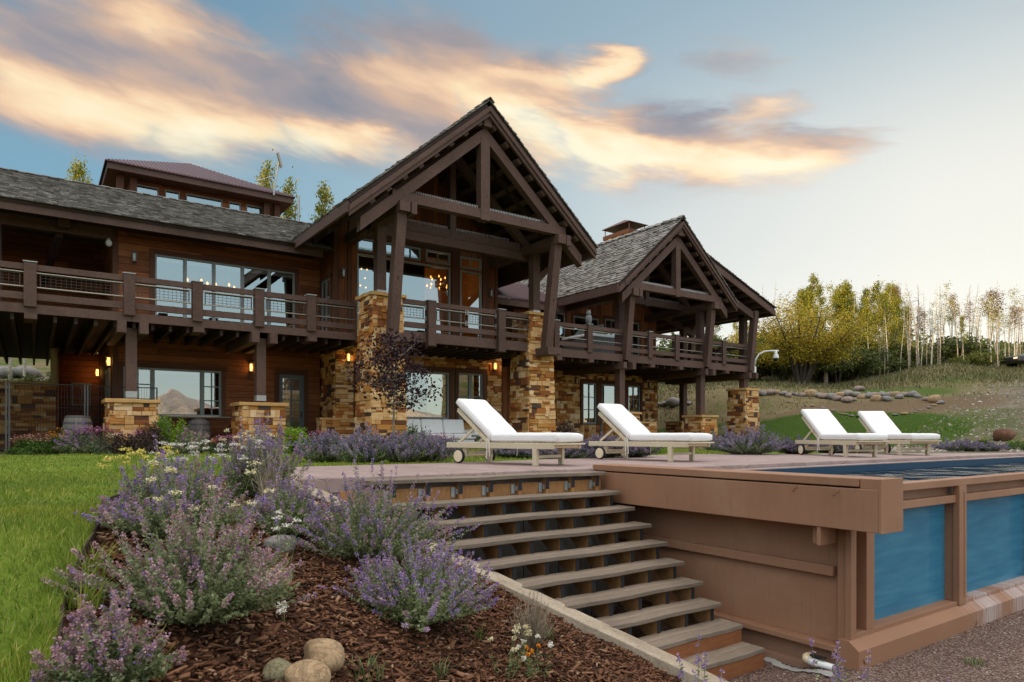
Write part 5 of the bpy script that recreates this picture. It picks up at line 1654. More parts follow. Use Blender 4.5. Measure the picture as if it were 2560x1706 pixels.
# ---------------------------------------------------------------- curb beside the stairs
a = Vector((1.80, 6.16, .0)); e = Vector((5.15, 2.88, -2.02))
dd = (e - a).normalized(); side = dd.cross(Vector((0, 0, 1))).normalized(); upv = side.cross(dd)
c = MB(); n_ = 26
r = random.Random(3)
vs = []; fs = []
for i in range(n_ + 1):
    p = a.lerp(e, i / n_)
    jt = r.uniform(-.008, .008)
    w0 = .285
    vs += [p - side * w0 + Vector((0, 0, -.30)), p + Vector((0, 0, -.40)), p + upv * (.0 + jt * .4), p - side * (.03 + jt) + upv * .012, p - side * (w0 - .02 + jt) + upv * .008, p - side * w0 + upv * -.015]
for i in range(n_):
    q = 6 * i
    for k in range(6):
        fs.append((q + k, q + (k + 1) % 6, q + 6 + (k + 1) % 6, q + 6 + k))
fs += [tuple(range(5, -1, -1)), tuple(range(6 * n_, 6 * n_ + 6))]
c.add(vs, fs)
co = c.build('concrete_curb', M('curb_concrete'), loc=(3.3, 4.8, -.9), bevel=.006)
tag(co, 'pale weathered concrete curb sloping down along the stairs beside the mulch', 'curb')

pv.scale = (.62, .62, .62); pv.location = (5.71, 3.42, -1.615)
# ---------------------------------------------------------------- sun loungers
def lounger(loc, rz, label):
    """local: foot end at -Y, head at +Y, wheels under the head"""
    t = empty('sun_lounger', loc, label, 'sun lounger', 'white cushioned wooden sun loungers on the patio')
    W2 = .30
    WD = M('teak')
    o = Vector(loc)
    def put(mb): mb.v = [(x + o.x, y + o.y, z + o.z) for x, y, z in mb.v]; return mb
    f = MB()
    for s in (-1, 1): f.box(s * W2 - .018, s * W2 + .018, -.98, .98, .225, .305)
    f.box(-W2 + .018, W2 - .018, -.96, -.92, .24, .29); f.box(-W2 + .018, W2 - .018, .92, .96, .24, .29)
    f.box(-W2 + .018, W2 - .018, .16, .20, .23, .29)
    put(f).build('frame', WD, t, bevel=.006)
    sl = MB()
    for k in range(12):
        y = -.90 + k * .092
        sl.box(-W2 + .02, W2 - .02, y, y + .07, .293, .312)
    sl.box(-W2 - .012, W2 + .012, -1.06, -.975, .285, .305)
    put(sl).build('slats', WD, t)
    for s in (-1, 1):
        l = MB(); l.box(s * W2 - .03, s * W2 + .03, -.70, -.63, 0, .225); put(l).build('leg', WD, t, bevel=.005)
        l = MB(); l.box(s * (W2 - .03) - .025, s * (W2 - .03) + .025, .60, .67, .10 if s < 0 else .0, .225); put(l).build('leg', WD, t, bevel=.005)
        w = MB(); w.lathe([(.105, 0), (.105, .04)], (0, 0, 0), 24); w.v = [(s * (W2 + .045) - .02 + z, .70 + x, .107 + y) for x, y, z in w.v]
        wo = put(w).build('wheel', M('rubber'), t, bevel=.008)
        h = MB(); h.lathe([(.086, 0), (.086, .05)], (0, 0, 0), 20); h.v = [(s * (W2 + .045) - .025 + z, .70 + x, .107 + y) for x, y, z in h.v]
        put(h).build('hub', WD, wo, bevel=.004)
    st = MB(); st.box(-W2 + .03, W2 - .03, -.685, -.645, .10, .14); put(st).build('stretcher', WD, t)
    st = MB(); st.box(-W2 + .02, W2 - .02, .60, .64, .13, .17); put(st).build('stretcher', WD, t)
    st = MB(); st.tube([(-W2 - .05, .70, .107), (W2 + .05, .70, .107)], .014, 8); put(st).build('axle', WD, t)
    # raised backrest
    ang = R(38.5)
    by, bz = .18, .30
    L = .78
    dy, dz = math.cos(ang), math.sin(ang)
    bk = MB()
    for s in (-1, 1): bk.beam((s * (W2 - .04), by, bz), (s * (W2 - .04), by + dy * L, bz + dz * L), .03, .055, up=(0, -dz, dy))
    for k in range(8):
        q = .07 + k * .098
        bk.beam((-W2 + .02, by + dy * q, bz + dz * q), (W2 - .02, by + dy * q, bz + dz * q), .016, .07, up=(0, -dz, dy)) if False else bk.beam((-W2 + .02, by + dy * q - dz * .012, bz + dz * q + dy * .012), (W2 - .02, by + dy * q - dz * .012, bz + dz * q + dy * .012), .07, .014, up=(0, -dz, dy))
    bko = put(bk).build('backrest', WD, t)
    pr = MB()
    for s in (-1, 1): pr.beam((s * (W2 - .08), by + dy * .38, bz + dz * .38), (s * (W2 - .08), .80, .31), .022, .035)
    put(pr).each('prop', WD, bko)
    # cushions with soft edges
    def cushion(name, p0, along, out, length, th, wid, par):
        n_u, n_v = 14, 8
        p0, along, out = Vector(p0), Vector(along), Vector(out)
        vs = []; fs = []
        def puff(u, v, s_):
            e = min(u, 1 - u) * length / .05; e2 = min(v, 1 - v) * wid / .05
            k = min(1, e) ** .5 * min(1, e2) ** .5
            wob = .004 * math.sin(u * 17 + v * 5) + .003 * math.sin(v * 23 + u * 9)
            return s_ * (th * (.60 + .40 * k) / 2 + wob * k)
        us = [0, .012, .03, .07] + [i / 12 for i in range(2, 11)] + [.93, .97, .988, 1]
        vv = [0, .03, .08] + [i / 8 for i in range(1, 8)] + [.92, .97, 1]
        for s_ in (-1, 1):
            for u in us:
                for v in vv:
                    vs.append(p0 + along * (u * length) + Vector((1, 0, 0)) * ((v - .5) * wid) + out * (th / 2 + puff(u, v, s_)))
        nu, nv = len(us), len(vv); N_ = nu * nv
        for s_ in (0, 1):
            for i in range(nu - 1):
                for j in range(nv - 1):
                    q = (s_ * N_ + i * nv + j, s_ * N_ + i * nv + j + 1, s_ * N_ + (i + 1) * nv + j + 1, s_ * N_ + (i + 1) * nv + j)
                    fs.append(q if s_ else tuple(reversed(q)))
        rim = [j for j in range(nv)] + [i * nv + nv - 1 for i in range(1, nu)] + [(nu - 1) * nv + j for j in range(nv - 2, -1, -1)] + [i * nv for i in range(nu - 2, 0, -1)]
        for a_, b_ in zip(rim, rim[1:] + rim[:1]): fs.append((a_, b_, b_ + N_, a_ + N_))
        m_ = MB(); m_.add(vs, fs)
        return put(m_).build(name, M('white_fabric'), par, smooth=True)
    c1 = cushion('seat_cushion', (0, -1.03, .312), (0, 1, 0), (0, 0, 1), 1.17, .13, .60, t)
    c2 = cushion('back_cushion', (0, by - .0 - dz * .02, bz + dy * .03 + .02), (0, dy, dz), (0, -dz, dy), .84, .13, .60, t)
    pi = MB(); pi.tube([(-.292, -1.01, .377), (.292, -1.01, .377)], .006, 6); pi.tube([(-.298, -1.0, .40), (-.298, .12, .40)], .005, 6); pi.tube([(-.298, -1.0, .345), (-.298, .12, .345)], .005, 6); put(pi).build('piping', M('white_fabric'), c1)
    tie = MB()
    for s, q in ((-1, 0), (-1, .03), (1, .02)):
        tie.tube([(s * .30, .15 - q, .42), (s * .325, .17 - q, .34), (s * .325, .18 - q * 1.6, .2), (s * .318, .19 - q * 2, .08 + q)], .007, 6)
    put(tie).build('tie_cord', M('cord'), t)
    t.rotation_euler = (0, 0, rz)
    t.scale = (.95, .95, .95)
    return t
def ang_of(p, q): return math.atan2(q[1] - p[1], q[0] - p[0]) - math.pi / 2
# placed by the wheel end and the foot end on the ground
lounger((5.32, 7.62, .002), R(16), 'white lounger with raised back standing closest to the top of the stairs')
lounger((7.85, 7.54, .002), R(8), 'white lounger with raised back between the purple plum tree and the long lavender clump')
lounger((12.35, 6.98, .002), R(-26), 'white lounger with raised back facing the pool, beside the big rounded lavender')
lounger((14.35, 6.95, .002), R(-30), 'white lounger with raised back by the far end of the pool, partly behind its neighbour')

# ---------------------------------------------------------------- wall lanterns
def lantern(p, n, lit, label, pend=False):
    p = Vector(p); n = Vector(n)
    t = empty('wall_lantern', p, label, 'wall lamp', 'wall lanterns of the lodge')
    s = Vector((-n.y, n.x, 0))
    def bx(mb, c, w, d, h):
        c = Vector(c)
        q = [c + s * (a * w / 2) + n * (b_ * d / 2) + Vector((0, 0, z_ * h / 2)) for z_ in (-1, 1) for a, b_ in ((-1, -1), (1, -1), (1, 1), (-1, 1))]
        mb.hexa(q[:4], q[4:])
    c = p + n * .075
    b = MB(); bx(b, p + n * .01, .10, .02, .27); b.build('back_plate', M('fence_post_steel'), t)
    b = MB(); bx(b, c + Vector((0, 0, .125)), .125, .125, .025); bx(b, c - Vector((0, 0, .125)), .115, .115, .02)
    for a in (-1, 1):
        for e_ in (-1, 1): bx(b, c + s * a * .05 + n * e_ * .05, .010, .010, .23)
    b.build('cage', M('fence_post_steel'), t)
    b = MB(); b.tube([c - Vector((0, 0, .105)), c + Vector((0, 0, .105))], .036, 12); b.build('lamp_glass', M('lamp_glow') if lit else M('white_plastic'), t, smooth=True)
    if lit:
        l = bpy.data.lights.new('lamp_light', 'POINT'); l.energy = 2.2; l.color = (1.0, .52, .16); l.shadow_soft_size = .05
        lo = bpy.data.objects.new('lamp_light', l); COL.objects.link(lo); lo.parent = t; lo.location = n * .17
    return t
lantern((5.40, YW, 2.44), (0, -1, 0), True, 'lit amber wall lantern between the ground floor window and the glazed door')
lantern((1.78, 22.05, 2.44), (-1, 0, 0), True, 'lit amber wall lantern at the front corner of the dark covered passage')
lantern((1.78, 26.2, 2.44), (-1, 0, 0), True, 'lit amber wall lantern deep inside the dark covered passage')
lantern((8.00, GY - .05, 2.80), (0, -1, 0), True, 'lit amber wall lantern on the stone wall behind the pillar with the plum tree')
lantern((13.47, GY - .05, 2.84), (0, -1, 0), True, 'lit amber wall lantern on stone between the sofa window and the bare pillar')
lantern((2.28, YW, 5.33), (0, -1, 0), False, 'unlit wall lantern beside the row of sliding glass panels')
lantern((7.84, UY, 5.40), (0, -1, 0), False, 'unlit wall lantern between the narrow window and the tall great room glass')
lantern((13.30, UY, 5.42), (0, -1, 0), False, 'unlit wall lantern on the board corner beside the orange lit window')
lantern((16.30, EW, 4.95), (0, -1, 0), False, 'unlit wall lantern on red boards beside the owl decoy')
lantern((22.60, EW, 4.95), (0, -1, 0), False, 'unlit wall lantern at the upper east corner of the far porch')
lantern((18.28, EW - .07, 2.62), (0, -1, 0), False, 'unlit wall lantern on stone beside the six pane window')
lantern((22.55, EW - .07, 2.62), (0, -1, 0), False, 'unlit wall lantern at the end of the far stone wall')
sc = empty('flood_light', (1.66, 21.45, 5.62), 'round white flood light under the porch beam at the wall corner', 'flood light')
b = MB(); b.lathe([(.02, .09), (.06, .07), (.085, .0), (.07, -.07), (.03, -.10)], (1.66, 21.42, 5.60), 14); b.build('lamp_head', M('white_plastic'), sc, smooth=True)
b = MB(); b.box(1.63, 1.69, 21.44, 21.5, 5.62, 5.72); b.build('mount', M('white_plastic'), sc)
sc = empty('flood_light', (16.95, 21.4, 5.15), 'small white flood light high between the red boards and the owl window', 'flood light')
b = MB(); b.lathe([(.02, .08), (.05, .06), (.07, .0), (.055, -.06), (.02, -.09)], (16.92, 21.40, 5.15), 12); b.build('lamp_head', M('white_plastic'), sc, smooth=True)
b = MB(); b.box(16.89, 16.95, 21.42, 21.6, 5.15, 5.21); b.build('mount', M('white_plastic'), sc)

# ---------------------------------------------------------------- chandeliers seen through the glass
def chandelier(c, r, n, tiers, label, dz=.22, candle=.11, en=6.0, br=.022):
    t = empty('chandelier', c, label, 'chandelier')
    f = MB(); bl = MB()
    for k in range(tiers):
        z = c[2] + k * dz; rr_ = r * (1 - .28 * k)
        m_ = 20
        ring = [(c[0] + rr_ * math.cos(2 * math.pi * i / m_), c[1] + rr_ * math.sin(2 * math.pi * i / m_), z) for i in range(m_ + 1)]
        f.tube(ring, .014, 6, cap=False)
        kk = n if k == 0 else max(4, n - 2)
        for i in range(kk):
            t_ = 2 * math.pi * (i + .5 * k) / kk
            x, y = c[0] + rr_ * math.cos(t_), c[1] + rr_ * math.sin(t_)
            f.tube([(x, y, z), (x, y, z + candle)], .012, 6)
            bl.lathe([(.004, 0), (br, br * 1.2), (br * .8, br * 2.4), (.003, br * 3.4)], (x, y, z + candle), 8)
    f.tube([(c[0], c[1], c[2] + (tiers - 1) * dz), (c[0], c[1], c[2] + 1.3)], .01, 6)
    for i in range(3):
        t_ = 2 * math.pi * i / 3
        f.tube([(c[0] + r * math.cos(t_), c[1] + r * math.sin(t_), c[2]), (c[0], c[1], c[2] + .9)], .007, 5)
    f.build('ring_frame', M('wire'), t); bl.build('bulb', M('bulb'), t, smooth=True)
    l = bpy.data.lights.new('lamp_light', 'POINT'); l.energy = en; l.color = (1.0, .62, .26); l.shadow_soft_size = .15
    lo = bpy.data.objects.new('lamp_light', l); COL.objects.link(lo); lo.parent = t; lo.location = (0, 0, .3)
    return t
chandelier((12.0, 21.85, 5.62), .38, 7, 2, 'iron ring chandelier with lit bulbs behind the wide great room window', .30, .12, 22, .030)
chandelier((4.15, 23.2, 5.0), .34, 5, 1, 'small lit chandelier behind the sliding glass, on the side of the wall corner', .2, .12, 7, .035)
chandelier((5.05, 23.6, 5.05), .34, 5, 1, 'small lit chandelier behind the sliding glass, on the side of the great room', .2, .12, 7, .035)
t = empty('chandelier', (8.95, 21.6, 4.6), 'cascade of small lit globes behind the tall window next to the pillar', 'chandelier')
f = MB(); bl = MB(); r = random.Random(4)
for k in range(17):
    a = k * 2.4; z = 4.15 + k * .115; q = .14 + .34 * r.random()
    x, y = 8.92 + q * math.cos(a), 21.6 + q * math.sin(a) * .6
    f.tube([(x, y, z), (x, y, 6.9)], .003, 4); bl.lathe([(.003, -.03), (.026, -.012), (.026, .012), (.003, .03)], (x, y, z), 8)
f.build('hanging_wire', M('wire'), t); bl.build('bulb', M('bulb'), t, smooth=True)
l = bpy.data.lights.new('lamp_light', 'POINT'); l.energy = 9.0; l.color = (1.0, .62, .26); l.shadow_soft_size = .3
lo = bpy.data.objects.new('lamp_light', l); COL.objects.link(lo); lo.parent = t; lo.location = (.3, .6, .6)

# ---------------------------------------------------------------- barrels, bar, hose, fence
def barrel(loc, label):
    t = empty('wine_barrel', loc, label, 'barrel', 'old oak barrels along the ground floor')
    b = MB(); n_ = 24
    prof = [(.245, 0), (.285, .12), (.31, .28), (.32, .44), (.31, .60), (.285, .76), (.245, .88)]
    # staves
    for k in range(n_):
        a0, a1 = 2 * math.pi * (k + .03) / n_, 2 * math.pi * (k + .97) / n_
        vs = []
        for rr_, z in prof:
            for a in (a0, a1): vs.append((loc[0] + rr_ * math.cos(a), loc[1] + rr_ * math.sin(a), loc[2] + z))
        for rr_, z in prof:
            for a in (a0, a1): vs.append((loc[0] + (rr_ - .025) * math.cos(a), loc[1] + (rr_ - .025) * math.sin(a), loc[2] + z))
        m_ = len(prof)
        fs = [(2 * i, 2 * i + 1, 2 * i + 3, 2 * i + 2) for i in range(m_ - 1)]
        o_ = 2 * m_
        fs += [(2 * i, 2 * i + 2, 2 * i + 2 + o_, 2 * i + o_) for i in range(m_ - 1)] + [(2 * i + 1, 2 * i + 1 + o_, 2 * i + 3 + o_, 2 * i + 3) for i in range(m_ - 1)]
        fs += [(2 * m_ - 2, 2 * m_ - 1, 2 * m_ - 1 + o_, 2 * m_ - 2 + o_)]
        b.add(vs, fs)
    b.build('staves', M('barrel_oak'), t)
    h = MB(); h.lathe([(.23, .84), (.23, .86)], loc, 20); h.build('head', M('barrel_oak'), t)
    for z, rr_ in ((.03, .262), (.17, .303), (.32, .322), (.56, .322), (.71, .303), (.85, .262)):
        h = MB(); h.lathe([(rr_ - .004, -.02), (rr_ + .003, -.02), (rr_ + .003, .02), (rr_ - .004, .02)], (loc[0], loc[1], loc[2] + z), 28); h.build('hoop', M('fence_post_steel'), t)
    return t
barrel((.86, 19.35, -.03), 'old oak barrel between the wire fence and the stone pier with a white block')
barrel((3.72, 20.45, -.03), 'old oak barrel holding up the bar counter below the picture window')
barrel((2.75, 20.45, -.03), 'old oak barrel under the bar counter, half hidden behind the pier with a white block')
barrel((5.93, 20.9, -.03), 'old oak barrel standing in front of the glazed ground floor door')
bc = empty('bar_counter', (3.6, 20.5, .86), 'long plank counter resting on barrels below the picture window', 'counter')
b = MB(); b.box(2.30, 5.10, 20.18, 20.80, .86, .90); b.build('counter_top', M('tread_wood'), bc, bevel=.006)
b = MB(); b.box(2.9, 4.3, 20.70, 20.79, .902, .93); b.build('counter_ledge', M('teak'), bc)
hs = empty('hose_reel', (4.75, 20.9, .4), 'red garden hose hanging in loops beside the stone pier', 'hose')
for k in range(6):
    b = MB()
    rr_ = .24 + .012 * k
    b.tube([(4.75 + rr_ * math.cos(q * .42) * .8, 20.75 - .02 * k, .42 + rr_ * 1.25 * math.sin(q * .42) - .006 * k) for q in range(16)], .014, 6, cap=False); b.build('hose_loop', M('red_hose'), hs, smooth=True)
for i, (a, c, lab) in enumerate(((-2.3, -.53, 'dark welded wire fence panel at the west edge of the covered passage'), (-.47, 1.02, 'dark welded wire fence panel between the two pairs of fence posts and the lawn'), (1.08, 2.6, 'dark welded wire fence panel running behind the barrel to the stone pier'))):
    y = 19.7
    t = empty('wire_fence', ((a + c) / 2, y, -.03), lab, 'fence', 'welded wire panels closing the covered passage')
    for x in (a, c):
        b = MB(); b.tube([(x, y, -.05), (x, y, 1.62)], .019, 8); b.build('fence_post', M('fence_post_steel'), t)
    b = MB()
    for z in (1.60, .06): b.tube([(a, y, z), (c, y, z)], .014, 6)
    n_ = int((c - a) / .058)
    for k in range(1, n_):
        x = a + (c - a) * k / n_
        b.box(x - .003, x + .003, y - .003, y + .003, .06, 1.60)
    for z in (.3, .55, .8, 1.05, 1.3): b.box(a, c, y + .003, y + .008, z - .003, z + .003)
    b.build('wire_mesh', M('fence_steel'), t)

# ---------------------------------------------------------------- furniture under and on the decks
sf = empty('outdoor_sofa', (10.5, 19.2, -.03), 'long white cushioned sofa under the balcony between the stone pillars', 'sofa')
b = MB(); b.box(9.3, 11.75, 18.9, 19.75, .02, .24); b.build('base', M('white_plastic'), sf, bevel=.02)
for k in range(3):
    b = MB(); x = 9.35 + k * .80; b.box(x, x + .78, 18.85, 19.5, .25, .43); b.build('seat_cushion', M('white_fabric'), sf, bevel=.05, seg=3)
    b = MB(); b.hexa([(x, 19.46, .43), (x + .78, 19.46, .43), (x + .78, 19.66, .43), (x, 19.66, .43)], [(x, 19.56, .90), (x + .78, 19.56, .90), (x + .78, 19.72, .90), (x, 19.72, .90)]); b.build('back_cushion', M('white_fabric'), sf, bevel=.05, seg=3)
b = MB(); b.box(11.72, 11.9, 18.85, 19.72, .25, .55); b.build('armrest', M('white_fabric'), sf, bevel=.05, seg=3)
tb = empty('round_table', (11.35, 17.6, -.03), 'grey round concrete table in front of the white sofa', 'table')
b = MB(); b.lathe([(.30, 0), (.34, .05), (.30, .36)], (11.35, 17.6, -.03), 22); b.build('pedestal', M('concrete_grey'), tb, smooth=False)
b = MB(); b.lathe([(.44, .36), (.45, .38), (.45, .42), (.44, .43)], (11.35, 17.6, -.03), 26); b.build('table_top', M('concrete_grey'), tb)
ur = empty('urn', (11.15, 17.55, .40), 'black glazed urn standing on the round concrete table', 'urn')
b = MB(); b.lathe([(.07, 0), (.085, .03), (.115, .2), (.125, .33), (.11, .43), (.07, .48), (.06, .50), (.075, .52)], (11.15, 17.55, .40), 20); b.build('vessel', M('urn_glaze'), ur, smooth=True)
b = MB(); b.lathe([(.078, .52), (.05, .56), (.02, .58)], (11.15, 17.55, .40), 16); b.build('lid', M('galvanized'), ur, smooth=True)
db = empty('daybed', (1.1, 23.5, 3.3), 'white daybed in the shadow of the upper porch behind the railing', 'daybed')
b = MB(); b.box(.35, 1.55, 22.8, 24.4, 3.32, 3.50); b.build('frame', M('teak'), db)
b = MB(); b.box(.33, 1.57, 22.78, 24.42, 3.51, 3.74); b.build('mattress', M('white_fabric'), db, bevel=.06, seg=3)
pc = empty('flower_pot', (2.16, 20.9, 3.3), 'potted red flowers on the deck behind the railing post', 'potted plant')
b = MB(); b.lathe([(.12, 0), (.17, .25), (.18, .27)], (2.16, 20.9, 3.31), 14); b.build('pot', M('concrete_grey'), pc, smooth=True)
r = random.Random(8); g_ = MB(); fl = MB()
for k in range(120):
    a = r.uniform(0, 6.28); q = r.uniform(.02, .22); p = Vector((2.16 + q * math.cos(a), 20.9 + q * math.sin(a), 3.55 + r.uniform(.02, .34)))
    m_ = g_ if k % 3 else fl
    d1 = Vector((r.uniform(-1, 1), r.uniform(-1, 1), r.uniform(-1, 1))).normalized() * .035; d2 = Vector((r.uniform(-1, 1), r.uniform(-1, 1), r.uniform(-1, 1))).normalized() * .02
    m_.add([p - d1, p + d2, p + d1, p - d2], [(0, 1, 2, 3)])
g_.build('leaves', M('green_leaf'), pc); fl.build('flowers', M('red_hose'), pc)
# owl decoy on the east railing
ow = empty('owl_decoy', (16.17, 18.34, 4.33), 'grey owl decoy perched on the post of the far porch railing', 'decoy')
b = MB(); b.lathe([(.05, 0), (.10, .04), (.12, .14), (.115, .24), (.09, .31), (.07, .33)], (16.17, 18.34, 4.33), 16); b.build('body', M('owl_grey'), ow, smooth=True)
b = MB(); b.lathe([(.06, .31), (.085, .35), (.09, .40), (.07, .45), (.02, .47)], (16.15, 18.32, 4.33), 16); b.beam((16.09, 18.30, 4.77), (16.07, 18.30, 4.84), .03, .02); b.beam((16.19, 18.30, 4.77), (16.21, 18.30, 4.84), .03, .02); b.build('head', M('owl_grey'), ow, smooth=True)
# hot tub and parasol on the east deck
ht = empty('hot_tub', (18.0, 20.2, 3.34), 'grey hot tub with a pale lid on the far porch deck', 'hot tub')
b = MB()
for k in range(14): b.box(17.1 + k * .14, 17.23 + k * .14, 19.3, 20.9, 3.36, 4.1)
b.build('cabinet', M('fence_post_steel'), ht)
b = MB(); b.box(17.05, 19.1, 19.25, 20.95, 4.1, 4.22); b.build('lid', M('white_plastic'), ht, bevel=.04, seg=3)
sc2 = empty('canvas_screen', (19.0, 21.2, 3.34), 'slanted grey canvas cover leaning behind the hot tub', 'cover')
b = MB(); b.hexa([(17.6, 21.0, 4.2), (19.4, 21.0, 4.2), (19.4, 21.06, 4.2), (17.6, 21.06, 4.2)], [(18.2, 21.15, 4.75), (19.4, 21.15, 5.0), (19.4, 21.2, 5.0), (18.2, 21.2, 4.75)]); b.build('canvas', M('tarp_grey'), sc2)
b = MB(); b.beam((19.45, 21.1, 3.34), (19.45, 21.18, 5.0), .05, .05); b.build('pole', M('galvanized'), sc2)
# camera on a bent arm at the deck corner
cm = empty('security_camera', (25.56, 18.25, 3.2), 'white dome security camera on a curved arm at the corner of the far deck', 'camera')
b = MB(); b.box(25.50, 25.62, 18.14, 18.30, 3.08, 3.34); b.build('bracket', M('white_plastic'), cm, bevel=.01)
ca = Vector((25.56, 18.2, 3.34))
rt_ = Vector((CS, -SN, 0))
pts = [ca, ca + Vector((0, 0, .32)) + rt_ * .05, ca + Vector((0, 0, .55)) + rt_ * .20, ca + Vector((0, 0, .66)) + rt_ * .42, ca + Vector((0, 0, .69)) + rt_ * .72, ca + Vector((0, 0, .69)) + rt_ * 1.05]
b = MB(); b.tube(pts, .038, 10); b.build('arm', M('white_plastic'), cm, smooth=True)
e_ = ca + Vector((0, 0, .66)) + rt_ * .93
b = MB(); b.lathe([(.05, .03), (.06, -.08), (.115, -.18), (.125, -.28), (.12, -.30)], e_, 18); b.build('housing', M('white_plastic'), cm, smooth=True)
b = MB(); b.lathe([(.11, -.30), (.10, -.36), (.06, -.42), (.01, -.44)], e_, 16); b.build('dome', M('black_plastic'), cm, smooth=True)
# satellite dish on the tower
ds = empty('internet_antenna', (8.75, 30.0, 10.8), 'flat grey antenna panel on a slender pole above the metal tower roof', 'antenna')
b = MB(); b.tube([(8.45, 29.95, 10.7), (8.5, 29.95, 11.2), (8.68, 30.0, 12.1)], .045, 8); b.tube([(7.7, 29.98, 11.15), (8.55, 29.98, 11.6)], .02, 6); b.build('pole', M('galvanized'), ds)
b = MB(); b.beam((8.58, 29.85, 12.55), (8.82, 30.05, 12.0), .40, .06, up=(.6, -.5, .35)); b.build('panel', M('steel'), ds, bevel=.02)
# parked vehicle at the end of the drive, only its nose in the picture
vp_ = rd(2545, 955, 46)
vh = empty('parked_car', (vp_.x, vp_.y, float(land(vp_.x, vp_.y))), 'dark car half hidden in the dry grass at the east edge', 'car')
rr2 = Vector((CS, -SN, 0)); ff2 = Vector((SN, CS, 0))
def bxv(mb, c, w, d, h):
    c = Vector(c); q = [c + rr2 * (a * w / 2) + ff2 * (b_ * d / 2) + Vector((0, 0, z_ * h / 2)) for z_ in (-1, 1) for a, b_ in ((-1, -1), (1, -1), (1, 1), (-1, 1))]; mb.hexa(q[:4], q[4:])
b0 = Vector((vp_.x, vp_.y, float(land(vp_.x, vp_.y)))) + rr2 * 1.55
b = MB(); bxv(b, b0 + Vector((0, 0, .62)), 4.3, 1.8, .52); b.build('body', M('vehicle_black'), vh, bevel=.16, seg=3)
b = MB(); q = [b0 + rr2 * x + ff2 * y + Vector((0, 0, z)) for z, xs_ in ((.88, (-1.0, 1.7)), (1.42, (-.3, 1.4))) for x, y in ((xs_[0], -.8), (xs_[1], -.8), (xs_[1], .8), (xs_[0], .8))]; b.hexa(q[:4], q[4:]); b.build('cabin', M('glass'), vh, bevel=.06)
for x in (-1.35, 1.35):
    for y in (-.86, .86):
        b = MB(); c = b0 + rr2 * x + ff2 * y + Vector((0, 0, .33)); b.tube([c - ff2 * .1, c + ff2 * .1], .33, 18); b.build('wheel', M('rubber'), vh)
b = MB(); bxv(b, b0 - rr2 * 2.12 + Vector((0, 0, .70)) - ff2 * .6, .12, .35, .13); b.build('headlight', M('white_plastic'), vh)
# ---------------------------------------------------------------- plants: vectorised leaf builders
def ground_at(x, y):
    x = float(x); y = float(y)
    if y < 8.7 and x > float(lawn_edge(y)) and x < float(bed_right(y)): return float(ground_z(x, y)) - .035
    if y < 6.0 and x > float(bed_right(y)): return float(gravel_z(x, y))
    if bool(in_poly(np.array([x]), np.array([y]), PATIO)[0]): return 0.0
    if y < 17.5 and x < 16 and (y < 8.6 and x < float(lawn_edge(y)) or y >= 8.6): return float(ground_z(x, y))
    return float(base_z(np.array(x), np.array(y)))
def hit(px, py, dmax=140):
    """where the sight line of a photo pixel meets the ground"""
    d = 2.0; st = .02
    while d < dmax:
        p = rd(px, py, d)
        if p.z <= ground_at(p.x, p.y): return Vector((p.x, p.y, ground_at(p.x, p.y)))
        d += st; st = .02 + d * .003
    p = rd(px, py, dmax); return Vector((p.x, p.y, ground_at(p.x, p.y)))
def depth(p): return p.x * SN + p.y * CS
D_ = 1.088                                  # the overview I measured in was 2353 px wide

def nrm(a): return a / (np.linalg.norm(a, axis=-1, keepdims=True) + 1e-9)
def diamonds(P, A, B, l, w, cup=0.0):
    """one leaf-shaped quad per point"""
    n = len(P)
    l = np.broadcast_to(np.asarray(l, float), (n,))[:, None]; w = np.broadcast_to(np.asarray(w, float), (n,))[:, None]
    A = nrm(A); B = nrm(B - A * np.sum(A * B, 1, keepdims=True)); N = np.cross(A, B)
    V = np.stack([P, P + A * l * .45 + B * w * .5 + N * w * cup, P + A * l, P + A * l * .45 - B * w * .5 + N * w * cup], 1).reshape(-1, 3)
    F = np.arange(4 * n).reshape(n, 4)
    return V, F
def ribbons(paths, widths, side):
    """thin two-sided strips along (n,k,3) paths"""
    n, k, _ = paths.shape
    s = nrm(side)[:, None, :]
    wv = np.asarray(widths)[None, :, None]
    V = np.stack([paths - s * wv, paths + s * wv], 2).reshape(n, -1, 3)
    base = np.arange(n)[:, None] * (2 * k)
    F = np.concatenate([base[:, :, None] + np.array([2 * i, 2 * i + 1, 2 * i + 3, 2 * i + 2])[None, None, :] for i in range(k - 1)], 1)
    return V.reshape(-1, 3), F.reshape(-1, 4)
def join(parts):
    V = []; F = []; o = 0
    for v, f in parts:
        V.append(v); F.append(f + o); o += len(v)
    return np.concatenate(V), np.concatenate(F)
def rdir(g, n, flat=1.0):
    v = g.normal(0, 1, (n, 3)); v[:, 2] *= flat
    return nrm(v)

